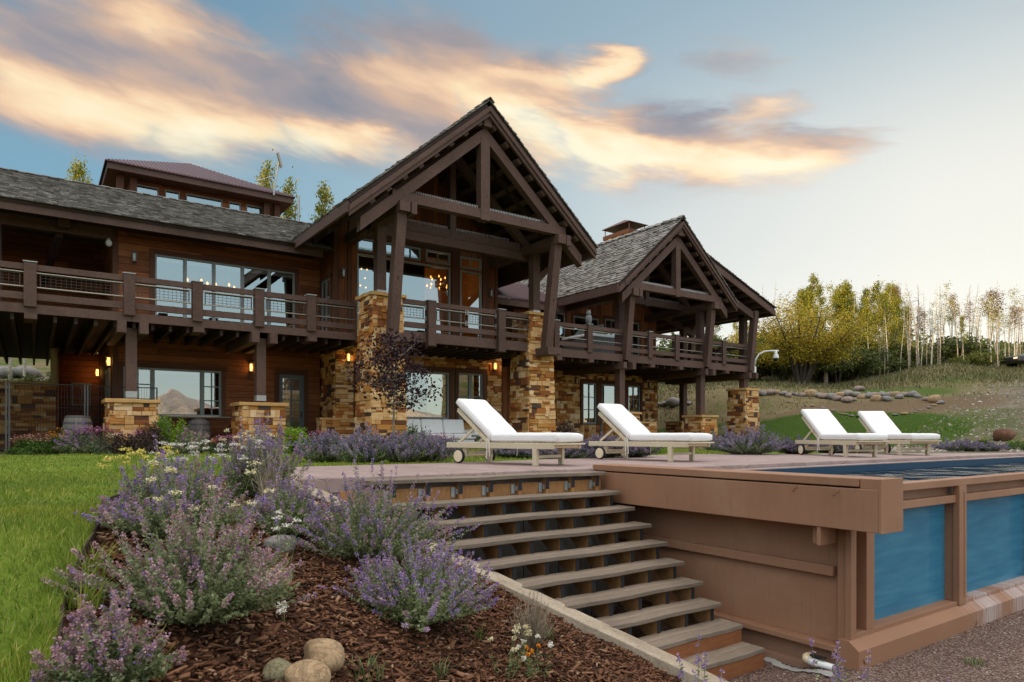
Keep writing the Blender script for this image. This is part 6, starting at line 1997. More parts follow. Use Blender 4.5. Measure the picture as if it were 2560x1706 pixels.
def catmint_parts(seed, rad, h, nst, faded=.5, fl=1.0, leafm='catmint_leaf', flm='catmint_flower', fsize=.0088, lsize=.023, upright=0.0, lmax=.92, f0=.76):
    g = np.random.default_rng(seed)
    az = g.uniform(0, 2 * np.pi, nst); lean = np.sqrt(g.uniform(0, 1, nst)) * (1 - upright * .5)
    # lobed outline
    lob = 1 + .20 * np.sin(az * 3 + seed) + .14 * np.sin(az * 5 + seed * 2.1)
    Rr = rad * lean * lob * g.uniform(.82, 1.15, nst)
    Zt = h * (1 - .60 * lean ** 2.0) * g.uniform(.62, 1.18, nst) * (1 + .14 * np.sin(az * 4 + seed * 1.7))
    short = g.uniform(0, 1, nst) > .42          # leafy shoots without flowers
    Zt = np.where(short, Zt * g.uniform(.55, .88, nst), Zt); Rr = np.where(short, Rr * g.uniform(.75, .98, nst), Rr)
    b0 = g.uniform(0, .22, nst) * rad * lean
    def path(t):
        hx = (b0[:, None] + (Rr - b0)[:, None] * t ** .80)
        z = Zt[:, None] * (.35 * t + .65 * t ** 1.35)
        wob = .02 * rad * np.sin(t * 6 + az[:, None] * 9)
        return np.stack([hx * np.cos(az)[:, None] - wob * np.sin(az)[:, None], hx * np.sin(az)[:, None] + wob * np.cos(az)[:, None], z], -1)
    k = 5
    tt = np.linspace(0, 1, k)[None, :].repeat(nst, 0)
    S = ribbons(path(tt), np.linspace(.0028, .0012, k), rdir(g, nst, .1))
    # leaves in pairs
    m_ = 40
    t = .06 + (lmax - .06) * g.uniform(0, 1, (nst, m_)) ** .8
    P = path(t).reshape(-1, 3)
    A = rdir(g, len(P), .6); A[:, 2] += .25
    L1 = diamonds(P, A, rdir(g, len(P)), g.uniform(.6, 1.25, len(P)) * lsize, g.uniform(.45, .8, len(P)) * lsize, .2)
    foliage = join([S, L1])
    # whorls of small flowers crowding to the tip
    lev = 11; per = 6
    tl = np.sort(f0 + (1.02 - f0) * g.uniform(0, 1, (nst, lev)) ** .9, 1)
    tl = np.minimum(tl, 1.0)
    keep = (g.uniform(0, 1, nst) < fl) & ~short
    C = path(tl)
    r_ = (.005 + .008 * np.clip((1.02 - tl) / (1.02 - f0), 0, 1))[..., None, None] * (fsize / .0105) ** .7
    off = rdir(g, nst * lev * per).reshape(nst, lev, per, 3)
    Pf = C[:, :, None, :] + off * r_ * g.uniform(.4, 1.1, (nst, lev, per, 1))
    af = off + np.array([0, 0, .3])
    isf = g.uniform(0, 1, (nst, 1, 1)) * .55 + g.uniform(0, 1, (nst, lev, per)) * .45 < faded
    Pf = Pf[keep]; af = af[keep]; isf = isf[keep]
    Pf = Pf.reshape(-1, 3); af = af.reshape(-1, 3); isf = isf.reshape(-1)
    s = g.uniform(.7, 1.3, len(Pf)) * fsize
    outs = [('foliage', leafm, foliage)]
    for nm, mm, ms in (('flowers', flm, ~isf), ('faded_flowers', 'catmint_faded', isf)):
        if ms.sum() > 20:
            outs.append((nm, mm, diamonds(Pf[ms], af[ms], rdir(g, int(ms.sum())), s[ms] * 1.25, s[ms] * .95, .2)))
    return outs

def plant_from(name, outs, loc, label, cat, group=None, rz=0.0):
    t = empty(name, (0, 0, 0), label, cat, group)
    for nm, mm, (V, F) in outs:
        np_mesh(nm, V, F, M(mm), t)
    t.location = loc; t.rotation_euler = (0, 0, rz)
    return t

CG = 'catmint clumps in the mulch bed'
def gp(dx_, dy_): return hit(dx_ * D_, dy_ * D_)
fore = [  # overview px of the base, half width px, height, faded, stems, label
    ((455, 1425), 230, .62, .80, 430, 'large dusty pink catmint clump with yarrow growing through it, in front by the lawn edge'),
    ((285, 1612), 185, .38, .78, 220, 'dusty pink catmint clump at the bottom edge beside the lawn edging'),
    ((962, 1425), 200, .56, .35, 420, 'violet catmint clump leaning on the concrete curb next to the dead shrub'),
    ((850, 1285), 205, .70, .42, 420, 'tall violet catmint clump overhanging the upper stair treads'),
    ((395, 1235), 165, .56, .45, 360, 'deep violet catmint clump at the corner of the lawn edging'),
    ((655, 1232), 110, .46, .50, 260, 'small low catmint clump in the middle of the mulch bed'),
    ((600, 1150), 115, .72, .40, 330, 'upright grey green catmint clump at the corner of the patio'),
]
for i, ((bx_, by_), hw, h, fd, ns, lab) in enumerate(fore):
    p = gp(bx_, min(by_, 1566)) if by_ < 1566 else hit(bx_ * D_, 1704)
    if by_ > 1566:
        p = p + Vector((-SN, -CS, 0)) * .10; p.z = ground_at(p.x, p.y)
    d = depth(p)
    outs = catmint_parts(200 + i, hw * D_ * d / 1706.7 * (.70 if i == 1 else 1.0), h * (.86 if i < 6 else .80), int(ns * 1.45), fd, .72 if i == 0 else .9, upright=.5 if i == 6 else 0)
    plant_from('catmint', outs, p, lab, 'plant', CG, i * 1.1)
# two whose tops reach into the lower edge, growing on the gravel side of the curb
for (px_, d, lab) in ((1745, 3.35, 'catmint sprigs rising at the bottom edge in front of the lowest step'), (2120, 3.7, 'violet catmint sprigs rising at the bottom edge in front of the pool corner'), (2390, 3.5, 'lone catmint sprig rising from the gravel at the bottom edge')):
    q = rd(px_, 1700, d)
    i = px_
    outs = catmint_parts(px_, .34 if px_ != 2390 else .14, .86 if px_ == 2120 else .64, 70 if px_ == 2120 else 34 if px_ < 2000 else 12, .3, upright=.9)
    plant_from('catmint', outs, (q.x, q.y, q.z - (.72 if px_ == 2120 else .58)), lab, 'plant', CG)

# lavender along the back of the patio
LG = 'lavender clumps around the patio'
lav = [((740, 1064), 62, .60, 'lavender clump next to the corner of the patio, nearest the upright catmint'), ((828, 1068), 62, .66, 'lavender clump in front of the great stone pillar'), ((915, 1066), 58, .62, 'lavender clump at the foot of the purple plum tree'),
       ((985, 1064), 52, .58, 'bluish lavender clump in front of the white sofa'), ((1190, 1054), 60, .34, 'low lavender clump seen through the legs of the lounger by the stairs'), ((1300, 1054), 60, .40, 'low lavender clump between the two loungers by the stairs'),
       ((1390, 1053), 55, .52, 'lavender clump behind the head of the plum side lounger'), ((1460, 1052), 50, .52, 'lavender clump behind the cushions of the plum side lounger'), ((1725, 1045), 92, .72, 'big rounded lavender clump in front of the tall stone pier'),
       ((1840, 1044), 52, .46, 'lavender clump between the big rounded one and the pool side loungers'), ((1925, 1042), 50, .42, 'lavender clump behind the wheels of the pool side loungers'), ((1985, 1041), 40, .44, 'lavender clump between the two pool side loungers'), ((2215, 1038), 50, .42, 'lavender clump beyond the foot end of the farthest lounger'), ((2275, 1038), 48, .34, 'low lavender clump beside the rust red boulder')]
for i, ((bx_, by_), hw, h, lab) in enumerate(lav):
    p = gp(bx_, by_)
    d = depth(p)
    far = p + Vector((SN, CS, 0)) * .25
    outs = catmint_parts(300 + i, hw * D_ * d / 1706.7 * 1.22, h * .72, 420 if hw > 50 else 300, .22, 1.0, 'lavender_leaf' if i > 3 else 'catmint_leaf', 'lavender_flower', .016, .030, upright=.12, lmax=.86, f0=.70)
    plant_from('lavender', outs, (far.x, far.y, ground_at(far.x, far.y)), lab, 'plant', LG, i * .7)

# yarrow: thin stems carrying flat plates of florets
def yarrow_parts(seed, n, rad, h, mat, plate=.035, lean=.3, leaves=True):
    g = np.random.default_rng(seed)
    az = g.uniform(0, 6.28, n); rr = np.sqrt(g.uniform(0, 1, n)) * rad
    tip = np.stack([rr * np.cos(az), rr * np.sin(az), h * g.uniform(.72, 1.1, n)], -1)
    base = np.stack([rr * .35 * np.cos(az), rr * .35 * np.sin(az), np.zeros(n)], -1)
    k = 4
    t = np.linspace(0, 1, k)[None, :, None]
    path = base[:, None] * (1 - t) + tip[:, None] * t + np.sin(t * 3.1) * .012 * g.normal(0, 1, (n, 1, 3))
    S = ribbons(path, np.linspace(.0022, .0014, k), rdir(g, n, .1))
    L = []
    if leaves:
        m_ = 16
        tq = g.uniform(.05, .75, (n, m_, 1))
        P = (base[:, None] * (1 - tq) + tip[:, None] * tq).reshape(-1, 3)
        L = [diamonds(P, rdir(g, len(P), .5), rdir(g, len(P)), g.uniform(.02, .045, len(P)), .007)]
    f = 50
    q = np.sqrt(g.uniform(0, 1, (n, f))) * plate * g.uniform(.6, 1.2, (n, 1)); a = g.uniform(0, 6.28, (n, f))
    C = tip[:, None] + np.stack([q * np.cos(a), q * np.sin(a), .12 * plate * np.cos(q / plate * 1.2) + g.normal(0, .006, (n, f))], -1)
    P = C.reshape(-1, 3)
    A = rdir(g, len(P), .25)
    Fl = diamonds(P, A, rdir(g, len(P)), .0115, .0105)
    return [('stems', 'green_stem', join([S] + L)), ('flower_heads', mat, Fl)]
for i, (bx_, by_, n_, rad, h, mat, pl, lab) in enumerate([
    (515, 1148, 26, .42, .42, 'yarrow_white', .036, 'tall white yarrow in front of the lawn beside the upright catmint'), (430, 1148, 11, .30, .40, 'yarrow_white', .042, 'white yarrow with few heads on the lawn side of the bed'),
    (575, 1120, 22, .34, .46, 'yarrow_cream', .034, 'cream yarrow crowded between white yarrow and catmint'), (312, 1200, 16, .22, .42, 'yarrow_yellow', .034, 'yellow yarrow standing against the lawn'),
    (470, 1400, 13, .40, .66, 'yarrow_cream', .032, 'cream yarrow growing up through the large dusty pink catmint'), (640, 1330, 5, .16, .36, 'yarrow_white', .030, 'white yarrow heads by the tan stone in the bed'),
    (1160, 1568, 8, .20, .28, 'yarrow_cream', .020, 'cream yarrow below the dead shrub at the bottom edge'), (1240, 1600, 6, .18, .22, 'yarrow_white', .016, 'low white yarrow at the bottom edge near the curb'), (650, 1450, 3, .10, .10, 'yarrow_white', .026, 'fallen white yarrow heads lying on the open mulch')]):
    p = gp(bx_, by_) if by_ < 1568 else hit(bx_ * D_, 1703)
    plant_from('yarrow', yarrow_parts(400 + i, n_, rad, h, mat, pl, leaves=h > .2), p, lab, 'plant', 'yarrow plants in the mulch bed')
p = hit(1218 * D_, 1700)
plant_from('orange_flower', yarrow_parts(431, 4, .06, .20, 'flower_orange', .010), p, 'small orange flowers among the white yarrow at the bottom edge', 'plant')

# dry shrubs
def twigs(seed, n, rad, h, w0=.0035, fork=2):
    g = np.random.default_rng(seed)
    az = g.uniform(0, 6.28, n); l = np.sqrt(g.uniform(0, 1, n))
    tip = np.stack([rad * l * np.cos(az), rad * l * np.sin(az), h * (1 - .45 * l ** 2) * g.uniform(.55, 1.1, n)], -1)
    base = tip * np.array([.12, .12, 0])
    k = 5
    t = np.linspace(0, 1, k)[None, :, None]
    path = base[:, None] * (1 - t) + tip[:, None] * t + .03 * h * g.normal(0, 1, (n, k, 3)) * t
    out = [ribbons(path, np.linspace(w0, w0 * .5, k), rdir(g, n, .1)), ribbons(path, np.linspace(w0, w0 * .5, k), rdir(g, n, .1))]
    for _ in range(fork):
        i = g.integers(1, 4, n)
        s = path[np.arange(n), i]
        e = s + rdir(g, n, .6) * h * .12 + np.array([0, 0, h * .16])
        out.append(ribbons(np.stack([s, (s + e) / 2 + g.normal(0, .004, (n, 3)), e], 1), [w0 * .6, w0 * .5, w0 * .35], rdir(g, n, .1)))
    return join(out)
p = gp(1222, 1500)
plant_from('dead_shrub', [('twigs', 'dry_stem', twigs(61, 150, .17, .40, .0032))], p, 'grey leafless dead shrub leaning on the lower part of the curb', 'plant')
p = gp(612, 1172)
plant_from('dead_shrub', [('twigs', 'dry_stem', twigs(62, 70, .16, .52, .003))], p + Vector((0, -.1, 0)), 'dry pale twigs standing in front of the upright grey green catmint', 'plant')

# stray green weeds and grass tufts in the bed
def blades(seed, n, rad, h, w=.0035, arch=.6):
    g = np.random.default_rng(seed)
    az = g.uniform(0, 6.28, n); q = np.sqrt(g.uniform(0, 1, n)) * rad * .3
    hh = h * g.uniform(.5, 1.15, n); o = g.uniform(.2, 1.2, n) * arch * hh
    base = np.stack([q * np.cos(az), q * np.sin(az), np.zeros(n)], -1)
    dirh = np.stack([np.cos(az + g.normal(0, .5, n)), np.sin(az + g.normal(0, .5, n)), np.zeros(n)], -1)
    k = 4; t = np.linspace(0, 1, k)
    path = base[:, None] + dirh[:, None] * (o[:, None] * t ** 1.8)[..., None] + np.array([0, 0, 1.0]) * (hh[:, None] * (t - .25 * t ** 3))[..., None]
    return ribbons(path, np.array([1, .9, .6, .1]) * w, np.cross(dirh, np.array([[0, 0, 1.0]])))
for i, (bx_, by_, n_, rad, h, m_, lab) in enumerate([(350, 1566, 30, .18, .22, 'grass_blade', 'long green grass tuft inside the catmint at the bottom edge'), (205, 1330, 60, .30, .22, 'grass_blade', 'rank grass tuft along the edging where the lawn meets the bed'),
                                      (185, 1400, 50, .28, .18, 'grass_blade', 'short rank grass tuft at the bend of the lawn edging'), (840, 1560, 60, .35, .11, 'green_stem', 'thin weed patch in the mulch beside the boulders'), (1010, 1560, 34, .16, .12, 'green_stem', 'small weed tuft in the mulch between boulders and yarrow'),
                                      (1090, 1470, 40, .22, .10, 'green_leaf', 'low green weeds under the violet catmint by the curb'), (1260, 1470, 30, .14, .16, 'green_leaf', 'green regrowth at the foot of the dead shrub'), (2220, 1440, 40, .30, .12, 'wild_grass', 'dry grass tuft in the gravel near the pool skirt'), (2240, 1530, 30, .25, .09, 'green_leaf', 'low green weed in the gravel at the bottom edge')]):
    p = gp(bx_, min(by_, 1565))
    V, F = blades(500 + i, n_, rad, h)
    o = np_mesh('grass_tuft', V, F, M(m_)); o.location = p
    tag(o, lab, 'plant', 'weeds and grass tufts')

# ---------------------------------------------------------------- flower border along the house
def bush_parts(seed, rad, h, n, mat, ls=.05, lw=.028, twig=True, squash=1.0, bark='brown_bark'):
    g = np.random.default_rng(seed)
    # leaf clumps scattered through an uneven dome
    nc = 34
    d = rdir(g, nc); d[:, 2] = np.abs(d[:, 2]) * .95 + .05
    c = d * (g.uniform(.35, 1.0, (nc, 1)) ** .6) * np.array([rad, rad, h * squash])
    c[:, 2] = np.maximum(c[:, 2], h * .12)
    ix = g.integers(0, nc, n)
    P = c[ix] + g.normal(0, 1, (n, 3)) * np.array([rad, rad, h]) * .13
    P[:, 2] = np.maximum(P[:, 2], .02)
    L = diamonds(P, rdir(g, n) + np.array([0, 0, .2]), rdir(g, n), g.uniform(.6, 1.3, n) * ls, g.uniform(.6, 1.2, n) * lw, .2)
    outs = [('foliage', mat, L)]
    if twig: outs.append(('twigs', bark, twigs(seed + 1, 26, rad * .8, h * .85, .006, 1)))
    return outs
BG = 'border plants along the house'
def flowers_on(seed, rad, h, n, mat, s=.03):
    g = np.random.default_rng(seed)
    az = g.uniform(0, 6.28, n); q = np.sqrt(g.uniform(0, 1, n))
    C = np.stack([rad * q * np.cos(az), rad * q * np.sin(az), h * (1 - .25 * q ** 2) * g.uniform(.85, 1.12, n)], -1)
    m_ = 9
    P = (C[:, None] + g.normal(0, 1, (n, m_, 3)) * np.array([s, s, s * .35])).reshape(-1, 3)
    A = rdir(g, len(P), .3)
    return diamonds(P, A, np.cross(A, np.array([[0, 0, 1.0]])) + 1e-3, s * .8, s * .7)
border = [  # px x of centre, base y, half width px, height, kind, label
    (80, 1038, 52, .50, 'sedum', 'rusty pink sedum at the west end of the house border'), (140, 1038, 30, .62, 'orange', 'orange flowers in the border by the wire fence'),
    (185, 1036, 45, .66, 'pinkgrey', 'grey catmint with mauve tips in front of the wire fence'), (228, 1036, 50, .74, 'pink', 'mauve pink flowers in front of the first barrel'), (215, 1041, 45, .45, 'grey', 'grey green mound at the lawn edge below the mauve flowers'),
    (288, 1038, 30, .50, 'dark', 'brown seed heads below the stone pier with a white block'), (318, 1030, 26, .62, 'pink', 'pink yarrow against the stone pier with a white block'), (348, 1036, 34, .74, 'dark', 'dark barberry shrub beside the stone pier with a white block'),
    (375, 1032, 26, .96, 'lime', 'bright lime shrub shooting up under the bar counter'), (412, 1034, 24, .80, 'lime', 'bright lime shrub next to the barrel under the counter'), (437, 1040, 48, .62, 'grey', 'grey green catmint mound below the bar counter'),
    (500, 1036, 22, .40, 'orange', 'small orange flowers in front of the barrel under the counter'), (528, 1038, 36, .50, 'pink', 'pink yarrow at the foot of the second stone pier'), (598, 1038, 44, .54, 'grey', 'grey green catmint at the lawn edge before the second pier'),
    (607, 1016, 34, .56, 'dark', 'dark leaved shrub against the second stone pier'), (676, 1034, 34, .62, 'limeorange', 'lime green bush with orange flowers by the glazed door'), (640, 1040, 24, .34, 'limeorange', 'low yellow green plant at the lawn edge by the second pier'),
    (740, 1016, 36, .60, 'pink', 'pink flowers below the low stone wall'), (880, 1012, 46, .56, 'dark', 'dark shrub at the foot of the pillar with the plum tree'), (830, 1018, 30, .44, 'orange', 'orange lilies in front of the great stone pillar'),
    (955, 1012, 36, .70, 'green', 'green bushy plant in front of the white sofa'), (1012, 1022, 44, .52, 'pink', 'pink flowers in front of the round concrete table'), (1005, 1034, 40, .36, 'lime', 'low lime plant in front of the round concrete table'),
    (1250, 1012, 30, .46, 'dark', 'wispy dark shrub at the foot of the bare stone pillar'), (1300, 1010, 26, .9, 'dark', 'thin dark grasses between the bare pillar and the far stone wall'), (1500, 1022, 40, .42, 'lime', 'yellow green plant behind the plum side lounger'),
    (1640, 1022, 26, .5, 'grey', 'grey plant between the low pier and the big rounded lavender'), (2335, 1036, 24, .40, 'yellow', 'yellow daisies beside the rust red boulder'), (2262, 1028, 14, .34, 'yellow', 'few yellow daisies behind the farthest lounger'),
]
for i, (bx_, by_, hw, h, kind, lab) in enumerate(border):
    d = 15.0 if by_ > 1033 else 15.6 if by_ > 1023 else 16.4
    if bx_ > 1200: d = {1250: 17.3, 1300: 18.6, 1500: 15.5, 1640: 18.5}.get(bx_) or depth(gp(bx_, by_))
    p = rd(bx_ * D_, 1087, d); p.z = ground_at(p.x, p.y)
    rad = hw * D_ * d / 1706.7
    s = 600 + i * 3; h *= .85
    if kind == 'sedum': outs = bush_parts(s, rad, h * .85, 2600, 'green_leaf', .06, .028, False) + [('flower_heads', 'sedum_pink', flowers_on(s, rad * .95, h * .98, 80, 'x', .055))]
    elif kind == 'orange': outs = bush_parts(s, rad, h * .85, 1400, 'green_leaf', .06, .02, False) + [('flower_heads', 'flower_orange', flowers_on(s, rad * .8, h, 30, 'x', .04))]
    elif kind == 'yellow': outs = bush_parts(s, rad, h * .85, 1400, 'green_leaf', .06, .02, False) + [('flower_heads', 'flower_yellow', flowers_on(s, rad * .9, h, 22, 'x', .026))]
    elif kind == 'pink': outs = bush_parts(s, rad, h * .8, 2200, 'lavender_leaf', .06, .022, False) + [('flower_heads', 'yarrow_pink', flowers_on(s, rad * .9, h * .95, 60, 'x', .055))]
    elif kind in ('grey', 'pinkgrey'): outs = catmint_parts(s, rad, h, 240, .75 if kind == 'grey' else .45, .35 if kind == 'grey' else .9, fsize=.02, lsize=.045)
    elif kind == 'dark': outs = bush_parts(s, rad, h, 1700, 'barberry_leaf', .06, .035)
    elif kind == 'lime': outs = bush_parts(s, rad, h, 2200, 'lime_leaf', .06, .028)
    elif kind == 'green': outs = bush_parts(s, rad, h, 2600, 'green_leaf', .07, .03)
    else: outs = bush_parts(s, rad, h, 2600, 'lime_leaf', .06, .034) + [('flower_heads', 'flower_orange', flowers_on(s, rad * .9, h * .8, 26, 'x', .036))]
    q = p
    plant_from('border_plant', outs, (q.x, q.y, ground_at(q.x, q.y)), lab, 'plant', BG)

# ---------------------------------------------------------------- loose rocks in the bed
import bmesh
def rock_mesh(seed, sx, sy, sz, rough=.16, sub=3):
    r = np.random.default_rng(seed)
    bm = bmesh.new()
    bmesh.ops.create_icosphere(bm, subdivisions=sub, radius=1.0)
    ks = r.normal(0, 1, (7, 3)) * np.array([[1.3]] * 4 + [[3.2]] * 3); ph = r.uniform(0, 6.28, 7); am = np.array([.5] * 4 + [.18] * 3) * rough
    pl = nrm(r.normal(0, 1, (5, 3))); pd = r.uniform(.62, .92, 5)
    for v in bm.verts:
        p = np.array(v.co)
        q = p * (1 + float(np.sum(am * np.sin(ks @ p + ph))))
        for n_, d_ in zip(pl, pd):
            e = float(q @ n_) - d_
            if e > 0: q = q - n_ * e * .9
        v.co = (q[0] * sx, q[1] * sy, q[2] * sz)
    me = bpy.data.meshes.new('boulder'); bm.to_mesh(me); bm.free()
    me.polygons.foreach_set('use_smooth', [True] * len(me.polygons))
    return me
def rock(name, me, mat, loc, label, rz=0, sc=1.0, group=None):
    me2 = me
    o = bpy.data.objects.new(name, me2); COL.objects.link(o)
    if not me2.materials: me2.materials.append(mat)
    o.location = loc; o.rotation_euler = (0, 0, rz); o.scale = (sc, sc, sc)
    return tag(o, label, 'boulder', group)
for i, (bx_, by_, hw, fl, m_, lab) in enumerate([(625, 1356, 58, .55, 'boulder_tan', 'flat tan boulder on the mulch behind the large dusty pink catmint'), (640, 1566, 44, .72, 'boulder_olive', 'olive grey boulder at the bottom edge, lowest of the three'), (738, 1536, 62, .62, 'boulder_tan', 'tan rounded boulder at the back of the three at the bottom edge'),
                                          (722, 1590, 66, .70, 'boulder_tan', 'tan rounded boulder cut off by the bottom edge'), (552, 1246, 24, .9, 'boulder_pink', 'small pinkish stone among the catmint in the middle of the bed'), (640, 1268, 40, .6, 'boulder_grey', 'grey flat stone between the catmint clumps in the middle of the bed'),
                                          (935, 1416, 30, .6, 'boulder_tan', 'small tan stone half under the violet catmint by the curb'), (700, 1172, 34, .4, 'boulder_tan', 'flat tan stone against the corner of the patio'), (390, 1150, 20, .5, 'boulder_tan', 'small tan stone at the lawn edge behind the deep violet catmint')]):
    p = gp(bx_, min(by_, 1560))
    if by_ > 1566: p = p + Vector((-SN, -CS, 0)) * .14; p.z = ground_at(p.x, p.y)
    w = hw * D_ * depth(p) / 1706.7
    rock('boulder', rock_mesh(700 + i, w, w * .8, w * fl, .10), M(m_), (p.x, p.y, p.z + w * fl * .55), lab, i * 1.3 - TH)
rb_ = gp(2308, 1012)
w = 26 * D_ * depth(rb_) / 1706.7
rock('boulder', rock_mesh(731, w, w * .8, w * .62, .12), M('boulder_rust'), (rb_.x, rb_.y, rb_.z + w * .35), 'rust red boulder beside the drive beyond the pool', -TH)

# ---------------------------------------------------------------- bed edging, mulch chips, lawn blades, pebbles
eb_ = MB()
ys = np.linspace(-1.0, 8.3, 70)
pts = [(float(lawn_edge(y)), float(y), float(ground_z(lawn_edge(y), y))) for y in ys]
vs = []; fs = []
for (x, y, z) in pts: vs += [(x - .006, y, z - .12), (x + .010, y, z - .12), (x + .006, y, z + .004), (x - .006, y, z + .006)]
for i in range(len(pts) - 1):
    for k in range(4): fs.append((4 * i + k, 4 * i + (k + 1) % 4, 4 * i + 4 + (k + 1) % 4, 4 * i + 4 + k))
eb_.add(vs, [tuple(reversed(f_)) for f_ in fs])
eo = eb_.build('lawn_edging', M('timber_dark'), loc=(0, 4, -.2)); tag(eo, 'thin dark edging strip between the lawn and the mulch bed', 'edging')

g = np.random.default_rng(21)
n = 52000
y = 1.6 + (8.5 - 1.6) * g.uniform(0, 1, n) ** 1.5
le = lawn_edge(y); br_ = bed_right(y)
x = le + .02 + (br_ - le - .10) * g.uniform(0, 1, n)
ok = br_ - le > .15
x, y = x[ok], y[ok]; n = len(x)
z = ground_z(x, y) - .03 + .018 * np.sin(x * 7 + y * 3) * np.sin(y * 6 - x * 4) + g.uniform(0, .018, n)
L = g.gamma(2.2, .0068, n) + .005; Wd = L * g.uniform(.10, .34, n) + .0025; Tk = g.uniform(.002, .006, n)
az_ = g.uniform(0, 6.28, n); tl = g.normal(0, .28, n); rl_ = g.normal(0, .35, n)
a = np.stack([np.cos(az_) * np.cos(tl), np.sin(az_) * np.cos(tl), np.sin(tl)], -1)
s = nrm(np.cross(a, np.array([[0, 0, 1.0]]))) ; u = np.cross(s, a)
s2 = s * np.cos(rl_)[:, None] + u * np.sin(rl_)[:, None]; u2 = np.cross(s2, a) * -1
P = np.stack([x, y, z], -1)
c = []
for sa, sb, sc_ in ((-1, -1, -1), (1, -1, -1), (1, 1, -1), (-1, 1, -1), (-1, -1, 1), (1, -1, 1), (1, 1, 1), (-1, 1, 1)):
    tap = g.uniform(.5, 1.0, (n, 1))
    c.append(P + a * (sa * L)[:, None] + s2 * (sb * Wd)[:, None] * tap + u2 * (sc_ * Tk)[:, None])
V = np.stack(c, 1).reshape(-1, 3)
F = (np.arange(n)[:, None, None] * 8 + np.array(MB.BF)[None]).reshape(-1, 4)
mo = np_mesh('mulch', V, F, M('mulch_chip')); mo['kind'] = 'stuff'

# lawn blades, denser and finer near the viewer
def lawn_points(n, y0, y1, x0, pw):
    y = y0 + (y1 - y0) * g.uniform(0, 1, n) ** pw
    xr_ = np.where(y > 8.75, np.interp(y, [8.75, 9.6, 12, 17.4], [2.4, 13.5, 15.5, 15.5]), lawn_edge(y))
    x = xr_ - (xr_ - x0) * g.uniform(0, 1, n)
    # keep only what the view can take in, with a margin
    dd_ = x * SN + y * CS; rr2_ = x * CS - y * SN
    k = (dd_ > .8) & (np.abs(rr2_ / dd_) < 1.45) & ~in_poly(x, y, PATIO)
    return x[k], y[k]
parts = []
for (n, y0, y1, x0, pw, h, w) in ((150000, .6, 5.2, -6.5, 1.0, .036, .0027), (110000, 4.6, 9.2, -11.0, 1.0, .040, .0045), (80000, 8.8, 17.3, -18, 1.0, .042, .0085)):
    x, y = lawn_points(n, y0, y1, x0, pw)
    n = len(x)
    pat = .75 + .35 * np.sin(x * 2.1 + 1.2 * np.sin(y * 1.7)) * np.sin(y * 1.9 + x)
    hh = h * g.uniform(.5, 1.25, n) * pat
    # longer along the unmown edge
    ed = np.clip(1 - (lawn_edge(y) - x) / .16, 0, 1) * (y < 8.5)
    hh = hh * (1 + 1.1 * ed)
    az_ = g.uniform(0, 6.28, n); ln = hh * g.uniform(.15, .9, n)
    B = np.stack([x, y, ground_z(x, y)], -1)
    dh = np.stack([np.cos(az_), np.sin(az_), np.zeros(n)], -1)
    sd2 = np.stack([-np.sin(az_ + .5), np.cos(az_ + .5), np.zeros(n)], -1) * (w * g.uniform(.6, 1.2, n))[:, None]
    mid = B + dh * (ln * .35)[:, None] + np.array([0, 0, 1.0]) * (hh * .6)[:, None]
    tip = B + dh * ln[:, None] + np.array([0, 0, 1.0]) * hh[:, None]
    V = np.stack([B - sd2, B + sd2, mid + sd2 * .7, mid - sd2 * .7, tip], 1).reshape(-1, 3)
    b_ = np.arange(n)[:, None] * 5
    parts.append((V, b_ + np.array([0, 1, 2, 3]), b_ + np.array([3, 2, 4])))
o_ = 0; VV = []; F4 = []; F3 = []
for v, f4, f3 in parts:
    VV.append(v); F4.append(f4 + o_); F3.append(f3 + o_); o_ += len(v)
go = np_mesh('grass', np.concatenate(VV), [np.concatenate(F4), np.concatenate(F3)], M('grass_blade')); go['kind'] = 'stuff'

n = 9000
x = g.uniform(4.2, 13, n); y = g.uniform(.6, 4.2, n)
k = ~((x > 5.70) & (y > 3.06)) & (x > curb_x(y) + .05)
x, y = x[k], y[k]; n = len(x)
P = np.stack([x, y, gravel_z(x, y) + .002], -1)
s = g.uniform(.004, .013, n)[:, None]
oc = np.array([[1, 0, 0], [0, 1, 0], [-1, 0, 0], [0, -1, 0], [0, 0, .8], [0, 0, -.4]])
V = (P[:, None] + s[:, None] * oc[None] * g.uniform(.6, 1.2, (n, 6, 1))).reshape(-1, 3)
F = (np.arange(n)[:, None, None] * 6 + np.array([[0, 1, 4], [1, 2, 4], [2, 3, 4], [3, 0, 4]])[None]).reshape(-1, 3)
m, nt, b = new_mat('pebble')
pset(nt, b, col=nt.ramp(nt.island(), [(0, (.10, .06, .05)), (.5, (.21, .14, .115)), (.9, (.33, .24, .205)), (1, (.50, .45, .42))]), rough=.85)
po_ = np_mesh('pebbles', V, F, M('pebble')); po_['kind'] = 'stuff'
